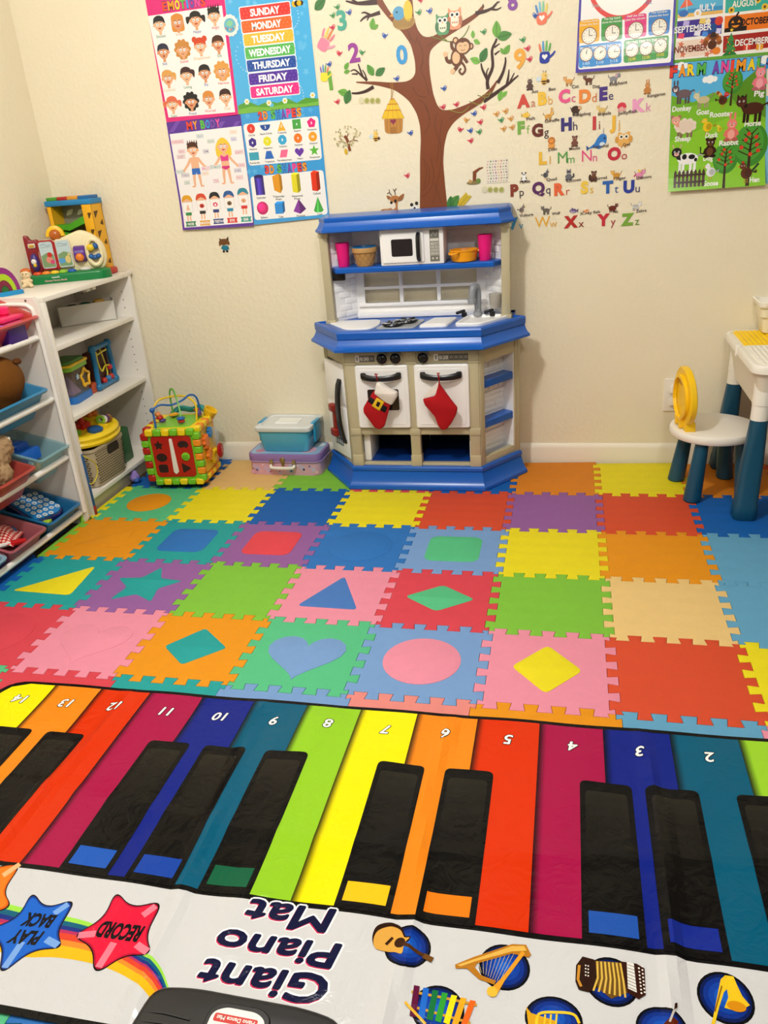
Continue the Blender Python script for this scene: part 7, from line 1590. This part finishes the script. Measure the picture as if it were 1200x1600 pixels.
for k in range(5): pr.circ(*A2(385+k*9, 1037), .0018, '#F0E0C8', 3, n=6)
sticker(pr, 'deer_sticker', 'brown fawn sticker peeking above the kitchen roof left of the trunk', 'wall sticker')
pr = Print(); x, y = A2(700, 1028); leaf(pr, x, y, .055, R(48), '#4E8A3A'); leaf(pr, x+.004, y-.004, .045, R(85), '#3E7A34'); sticker(pr, 'leaf_sticker', 'broad green leaf sticker at the foot of the trunk above the roof', 'wall sticker', 'leaf stickers around the tree')
pr = Print()
for k in range(6): x, y = A2(752+k*7, 1015-k*8); leaf(pr, x, y, .018, R(100), '#D8B82A'); leaf(pr, x, y, .018, R(10), '#D8B82A')
pr.line([A2(748, 1022), A2(792, 966)], .002, '#B8962A', 1); sticker(pr, 'leaf_sticker', 'yellow fern leaf sticker right of the trunk foot', 'wall sticker', 'leaf stickers around the tree')
pr = Print(); x, y = A2(530, 1018); pr.circ(x, y-.008, .014, '#EDEAE4', 1, .012); pr.circ(x-.010, y+.006, .006, '#26221E', 2); pr.circ(x+.008, y+.010, .006, '#26221E', 2); pr.circ(x, y-.006, .004, '#26221E', 2); sticker(pr, 'panda_sticker', 'black and white animal ears sticker just above the kitchen roof', 'wall sticker')
# small tree picture, bee, rows of dots, stump, pattern sheet
pr = Print(); pr.line(smoothpath([A2(*q)+(0,) for q in ((212, 745), (205, 720), (200, 695), (185, 670))], 3), .010, BR, 1)
for q in ([(203, 705), (225, 690), (240, 668)], [(205, 712), (180, 700), (160, 680)], [(195, 680), (205, 655)], [(225, 690), (250, 695)], [(175, 695), (150, 700)]): pr.line([A2(*k) for k in q], .0028, BR, 1)
random.seed(9)
for k in range(60): an = random.random()*2*PI; rr_ = random.uniform(.02, .05); x, y = A2(200, 680); pr.circ(x+rr_*math.cos(an), y+rr_*.75*math.sin(an), .0032, ('#D8CDA0', '#B8B080', '#C8B890', '#A8A070')[k % 4], 2, n=7)
pr.circ(*A2(192, 748), .006, '#D8B02A', 3, .010); sticker(pr, 'small_tree_sticker', 'tiny blossoming tree picture sticker left of the birdhouse', 'wall sticker')
def bee(pr, x, y, s):
    pr.circ(x-s*.7, y+s*.2, s*.6, '#CFDCE0', 1, s*.35); pr.circ(x+s*.0, y-s*.1, s*.45, '#E8B43A', 2, s*.6); pr.circ(x, y-s*.2, s*.42, '#3A2414', 3, s*.12); pr.circ(x, y-s*.5, s*.3, '#3A2414', 3, s*.1); pr.circ(x+s*.05, y+s*.6, s*.45, '#EEC86A', 3); pr.circ(x+s*.2, y+s*.62, s*.08, '#141010', 4, n=6); pr.line([(x, y+s*.95), (x-s*.2, y+s*1.3)], s*.08, '#3A2414', 2); pr.line([(x+s*.2, y+s*.95), (x+s*.3, y+s*1.3)], s*.08, '#3A2414', 2); pr.circ(x+s*.6, y-s*.2, s*.25, '#5A3A1E', 2)
pr = Print(); x, y = A2(338, 678); bee(pr, x, y, .019); sticker(pr, 'bee_sticker', 'small bee sticker left of the trunk under the birdhouse', 'wall sticker')
for b, a0, dx, lb in ((497, 268, 27, 'row of four tiny round leaf stickers under the left branch'), (936, 875, 28, 'row of four tiny round leaf stickers right of the trunk')):
    pr = Print()
    for k in range(4): x, y = A2(a0+k*dx, b); pr.circ(x, y, .0100, '#D8CC9A', 1); pr.circ(x, y, .0078, '#A8A85A' if k else '#E0D8B8', 2); leaf(pr, x-.005, y-.004, .012, R(40), '#6A8A3A')
    sticker(pr, 'round_leaf_stickers', lb, 'wall sticker')
pr = Print(); pr.line([A2(825, 905), A2(826, 845)], .012, BR, 1); pr.line([A2(826, 850), A2(850, 832), A2(868, 826)], [.010, .007, .003], BR, 1); pr.circ(*A2(820, 902), .024, '#8A7A4A', 2, .006); pr.circ(*A2(805, 895), .006, '#C8965A', 3); pr.circ(*A2(845, 892), .008, '#6A8A3A', 3); sticker(pr, 'stump_sticker', 'tiny bare tree stump picture sticker right of the trunk', 'wall sticker')
pr = Print(); x0, y0 = A2(885, 905); pr.rect(x0, x0+.075, y0, y0+.075, '#EADFCB', 0)
for k in range(8):
    for j in range(8): pr.circ(x0+.005+k*.0092+.002*math.sin(j), y0+.005+j*.0092, .0022+.001*((k*j) % 2), ('#C88A7A', '#8A8A8A', '#D8A83A', '#7A9A6A', '#A87A9A')[(k*3+j*5) % 5], 1, n=6)
sticker(pr, 'pattern_sticker', 'square sheet of tiny multicoloured dots stuck right of the stump picture', 'wall sticker')
pr = Print(); x, y = W0(360, 40); 
for k in range(14): an = 2*PI*k/14; pr.circ(x+.024*math.cos(an), y+.026*math.sin(an), .008, '#EEEAE2', 0, n=8)
pr.circ(x, y, .027, '#EEEAE2', 1); pr.circ(x, y, .022, '#6AB4C8', 2); pr.poly(smoothpath([(x-.014, y+.004), (x-.002, y+.016), (x+.012, y+.008), (x+.002, y-.004)], 3, True), '#8AC89A', 3)
for k in range(6): xx = x-.019+k*.0065; zz = y-.004-.006*math.sin(PI*k/5.); pr.poly([(xx, zz), (xx+.006, zz), (xx+.003, zz-.008)], ('#D84A5A', '#4A7AB8', '#E8B83A')[k % 3], 4)
o = sticker(pr, 'globe_sticker', 'round globe sticker with bunting overlapping the two top left posters', 'wall sticker'); o.location.y = -.0022
pr = Print(); x, y = W0(352, 386); HB = '#6E4620'
pr.rect(x-.012, x+.012, y-.012, y+.006, '#1E7A94', 2, .004); pr.circ(x-.008, y-.016, .005, '#2A140C', 2, .004); pr.circ(x+.006, y-.016, .005, '#2A140C', 2, .004); pr.line([(x-.010, y+.004), (x-.015, y-.006)], .005, '#1A5A70', 1); pr.line([(x+.010, y+.004), (x+.014, y-.008)], .005, '#1A5A70', 1)
pr.poly(smoothpath([(x-.022, y+.004), (x-.022, y+.022), (x-.008, y+.030), (x+.010, y+.029), (x+.020, y+.018), (x+.019, y+.006), (x+.010, y+.010), (x-.006, y+.007), (x-.014, y+.010)], 3, True), HB, 3)
for s, d in ((-1, 0), (1, .004)): pr.poly([(x+s*.018, y+.020), (x+s*.007, y+.028), (x+s*.019, y+.034+d)], '#3A2010', 2)
sticker(pr, 'small_figure_sticker', 'tiny brown-haired figure sticker in a teal shirt below the left posters', 'wall sticker')
# ---------------- alphabet
AL = [('A', 'Ant', 162, 290, '#D0483A', '#C87A5A', 205, 180, ('#5A4034', None, 'sit', 'horn')), ('B', 'Bee', 290, 272, '#EEC03A', '#E0A84A', 300, 150, 'bee'), ('C', 'Cat', 436, 257, '#E8588E', '#D85A8A', 468, 158, ('#E0A050', None, 'stand', 'point')), ('D', 'Dog', 574, 256, '#EE8A3A', '#D87A3A', 600, 150, ('#6A3A24', None, 'stand', 'point')), ('E', 'Elephant', 698, 240, '#4A2E84', '#3A2A6A', 765, 140, ('#8A8A92', None, 'stand', 'round')),
      ('F', 'Fish', 147, 468, '#7AAE4A', '#8AB85A', 182, 385, ('#EEC23A', None, 'fish', '')), ('G', 'Giraffe', 256, 485, '#6A2A1E', '#3A2420', 328, 392, ('#E0A84A', None, 'stand', 'horn')), ('H', 'Hedgehog', 450, 445, '#3A3078', '#3A3050', 512, 355, ('#4A2E20', '#C89A6A', 'stand', 'none')), ('I', 'Impala', 637, 437, '#C83A3E', '#8A3A34', 688, 350, ('#E0BC6A', None, 'stand', 'horn')), ('J', 'Jellyfish', 760, 432, '#EEB83A', '#E0A84A', 820, 338, 'jelly'),
      ('K', 'Kangaroo', 935, 318, '#F0A0C8', '#E088B8', 992, 205, ('#C8823A', None, 'sit', 'long')),
      ('L', 'Lion', 292, 672, '#E8B83A', '#D8A84A', 350, 575, ('#E8A04A', '#D88A2E', 'sit', 'round')), ('M', 'Mouse', 425, 667, '#5AA04A', '#6AA85A', 505, 560, ('#7A4A38', None, 'sit', 'round')), ('N', 'Narwhal', 586, 655, '#E85088', '#D85A8A', 672, 560, 'narwhal'), ('O', 'Owl', 770, 642, '#C8283E', '#B83A44', 834, 543, 'owl'),
      ('P', 'Panda', 102, 887, '#8A3A24', '#3A3434', 165, 800, 'panda'), ('Q', 'Quail', 263, 872, '#5A2A5E', '#3A2A44', 310, 785, ('#5A5A64', None, 'bird', '')), ('R', 'Raccoon', 403, 880, '#E8663A', '#C85A3A', 465, 785, ('#6A6A70', '#8A8A90', 'sit', 'point')), ('S', 'Squirrel', 571, 868, '#EEC84A', '#E0B84A', 633, 795, ('#6A3E24', None, 'sit', 'round')), ('T', 'Tiger', 727, 866, '#2E62B0', '#2A5A9A', 785, 785, ('#E8A83A', None, 'stand', 'round')), ('U', 'Unicorn', 868, 862, '#2E3E9A', '#3A3A6A', 940, 782, ('#E890B8', None, 'stand', 'point')),
      ('V', 'Vulture', 88, 1110, '#4AA0C8', '#5AA8C8', 150, 1018, ('#8A7A70', None, 'bird', '')), ('W', 'Wolf', 290, 1098, '#EEB02E', '#E0B05A', 315, 1022, ('#6A6058', None, 'stand', 'point')), ('X', 'X-ray fish', 480, 1098, '#B82A24', '#8A2A24', 530, 1024, 'fishes'), ('Y', 'Yak', 698, 1085, '#C82A3A', '#A82A3A', 758, 1005, ('#6A2818', None, 'stand', 'horn')), ('Z', 'Zebra', 858, 1082, '#7AA83A', '#6A9A3A', 915, 995, ('#E4E2DC', None, 'stand', 'point'))]
for c, word, a, b, col, col2, ia, ib, spec in AL:
    big, small, wd, pic = Print(), Print(), Print(), Print()
    x, y = A3(a, b); H = .0365; R_ = R(1.5)
    bo_ = 0 if c in 'MNW' else .06; vs = text_tris(c, bo_); wdt = (vs[3]-vs[2])*H/.72
    big.text(c, x, y, H, col, 1, bo_, 'c', R_)
    lt = sh(col, 1.25)
    random.seed(ord(c))
    x2, y2 = x+wdt/2+.011, y-.007
    small.text(c.lower(), x2, y2, H*.72, col2, 1, .0, 'c', R_)
    wl = .0066*len(word)+.002
    wd.text(word, x2-.006, y+.0245, .0092, '#4A3838', 12, .015, 'l', R(3), wl)
    px, py = A3(ia, ib); s = .0138
    if spec == 'bee': bee(pic, px, py, .021)
    elif spec == 'jelly': pic.poly(smoothpath([(px-s, py), (px-s*.8, py+s*.9), (px, py+s*1.2), (px+s*.8, py+s*.9), (px+s, py), (px, py+s*.15)], 3, True), '#D8384A', 1); [pic.line([(px+k*s*.35, py), (px+k*s*.4, py-s*.8)], s*.2, '#E8929A', 1) for k in (-2, -1, 0, 1, 2)]; pic.circ(px, py-s*.1, s*.4, '#F0B4A8', 2)
    elif spec == 'narwhal': pic.poly(smoothpath([(px-.035, py-.020), (px-.016, py-.018), (px+.0, py-.023), (px+.020, py-.008), (px+.021, py+.016), (px+.006, py+.022), (px-.008, py+.009), (px-.017, py-.006)], 4, True), '#2E7AC8', 1); pic.line([(px+.011, py+.020), (px+.012, py+.040)], [.005, .001], '#A8A8B0', 1); pic.poly([(px-.032, py-.019), (px-.043, py-.010), (px-.041, py-.027)], '#1E4A8A', 1); pic.circ(px+.009, py-.010, .009, '#D8E4EC', 2, .007); pic.circ(px+.016, py+.008, .003, '#101010', 3, n=8)
    elif spec == 'owl': pic.poly(smoothpath([(px-.018, py-.018), (px-.018, py+.020), (px, py+.014), (px+.018, py+.020), (px+.018, py-.018), (px, py-.022)], 3, True), '#E8B05A', 1); [pic.circ(px+k*.008, py+.006, .0075, '#F8F0DC', 2) for k in (-1, 1)]; [pic.circ(px+k*.008, py+.006, .0038, '#141010', 3, n=8) for k in (-1, 1)]; [pic.circ(px+k*.022, py-.002, .006, '#D89A42', 1, .010) for k in (-1, 1)]; [pic.line([(px+k*.006, py-.02), (px+k*.006, py-.028)], .003, '#D88A2E', 1) for k in (-1, 1)]
    elif spec == 'panda': critter(pic, px, py, s*1.1, '#F0EEE8', '#F4F2EC', 'sit', 'round', '#2A2826', None, '#F4F2EC', lambda E, L, G: [E(-.4, .85, .18, .18, '#221F1E', 3), E(.4, .85, .18, .18, '#221F1E', 3), L([(-.45, -.05), (-.6, -.5)], .2, '#221F1E', 3), L([(.45, -.05), (.6, -.5)], .2, '#221F1E', 3), E(-.18, .55, .13, .15, '#221F1E', 4), E(.18, .55, .13, .15, '#221F1E', 4)], 1)
    elif spec == 'fishes': critter(pic, px-.018, py, s*1.1, '#6A5A8A', None, 'fish', ly=1, flip=-1, belly='#B8A8C0'); critter(pic, px+.028, py-.004, s*.75, '#E88A4A', None, 'fish', ly=1, belly='#F4C08A')
    else:
        ex = None
        if word == 'Giraffe': ex = lambda E, L, G: [L([(.5, .1), (.7, 1.3)], .3, '#E0A84A', 1), E(.75, 1.4, .3, .22, '#E0A84A', 4), E(0, 0, .1, .1, '#8A4A1E', 2), E(.3, .1, .1, .1, '#8A4A1E', 2)]
        if word == 'Elephant': ex = lambda E, L, G: [L([(1.0, .4), (1.3, .1), (1.35, .6)], .18, '#8A8A92', 4), E(.6, .5, .28, .34, '#D8A8B0', 3)]
        if word == 'Hedgehog': ex = lambda E, L, G: [E(-.05, .2, .95, .75, '#3E261A', 2)]
        if word == 'Lion': ex = lambda E, L, G: [E(0, .5, .7, .66, '#C8742A', 2)]
        if word in ('Zebra', 'Tiger'): ex = lambda E, L, G: [L([(q, .36), (q+.05, -.2)], .09, '#2A2624' if word == 'Zebra' else '#7A3A14', 2) for q in (-.5, -.2, .1, .4)]
        if word == 'Unicorn': ex = lambda E, L, G: [L([(.9, .8), (1.05, 1.3)], .1, '#E8B83A', 4), L([(.4, .2), (.6, .9)], .25, '#C83A6A', 2), G([(-.1, .3), (-.5, 1.1), (.3, .8)], '#F0C83A', 2), L([(-.75, .1), (-1.2, -.4)], .3, '#C83A6A', 0)]
        if word == 'Raccoon': ex = lambda E, L, G: [E(0, .55, .42, .14, '#2A2A2E', 4), L([(.5, -.6), (1.0, -.3), (.9, .2)], .3, '#3A3A40', 0)]
        if word in ('Squirrel',): ex = lambda E, L, G: [E(-.7, -.2, .3, .6, '#4A2A18', 0)]
        if word == 'Yak': ex = lambda E, L, G: [E(0, -.1, .85, .55, '#6A2818', 1)]
        if word == 'Quail' or word == 'Vulture': ex = lambda E, L, G: [L([(.4, .9), (.5, 1.25)], .1, '#2A2A30', 4)]
        critter(pic, px, py, s*(1.25 if spec[2] == 'sit' else 1.1), spec[0], spec[1], spec[2], spec[3], tail='up' if spec[2] == 'stand' else None, extra=ex, ly=1, flip=-1 if word in ('Cat', 'Dog', 'Impala', 'Wolf', 'Tiger') else 1)
    sticker(None, 'alphabet_sticker', 'alphabet sticker %s %s with its %s picture and the word %s' % (c, c.lower(), word.lower(), word), 'wall sticker', 'animal alphabet stickers on the back wall', [('capital_letter', None, big), ('small_letter', None, small), ('word', None, wd), ('animal_picture', None, pic)])
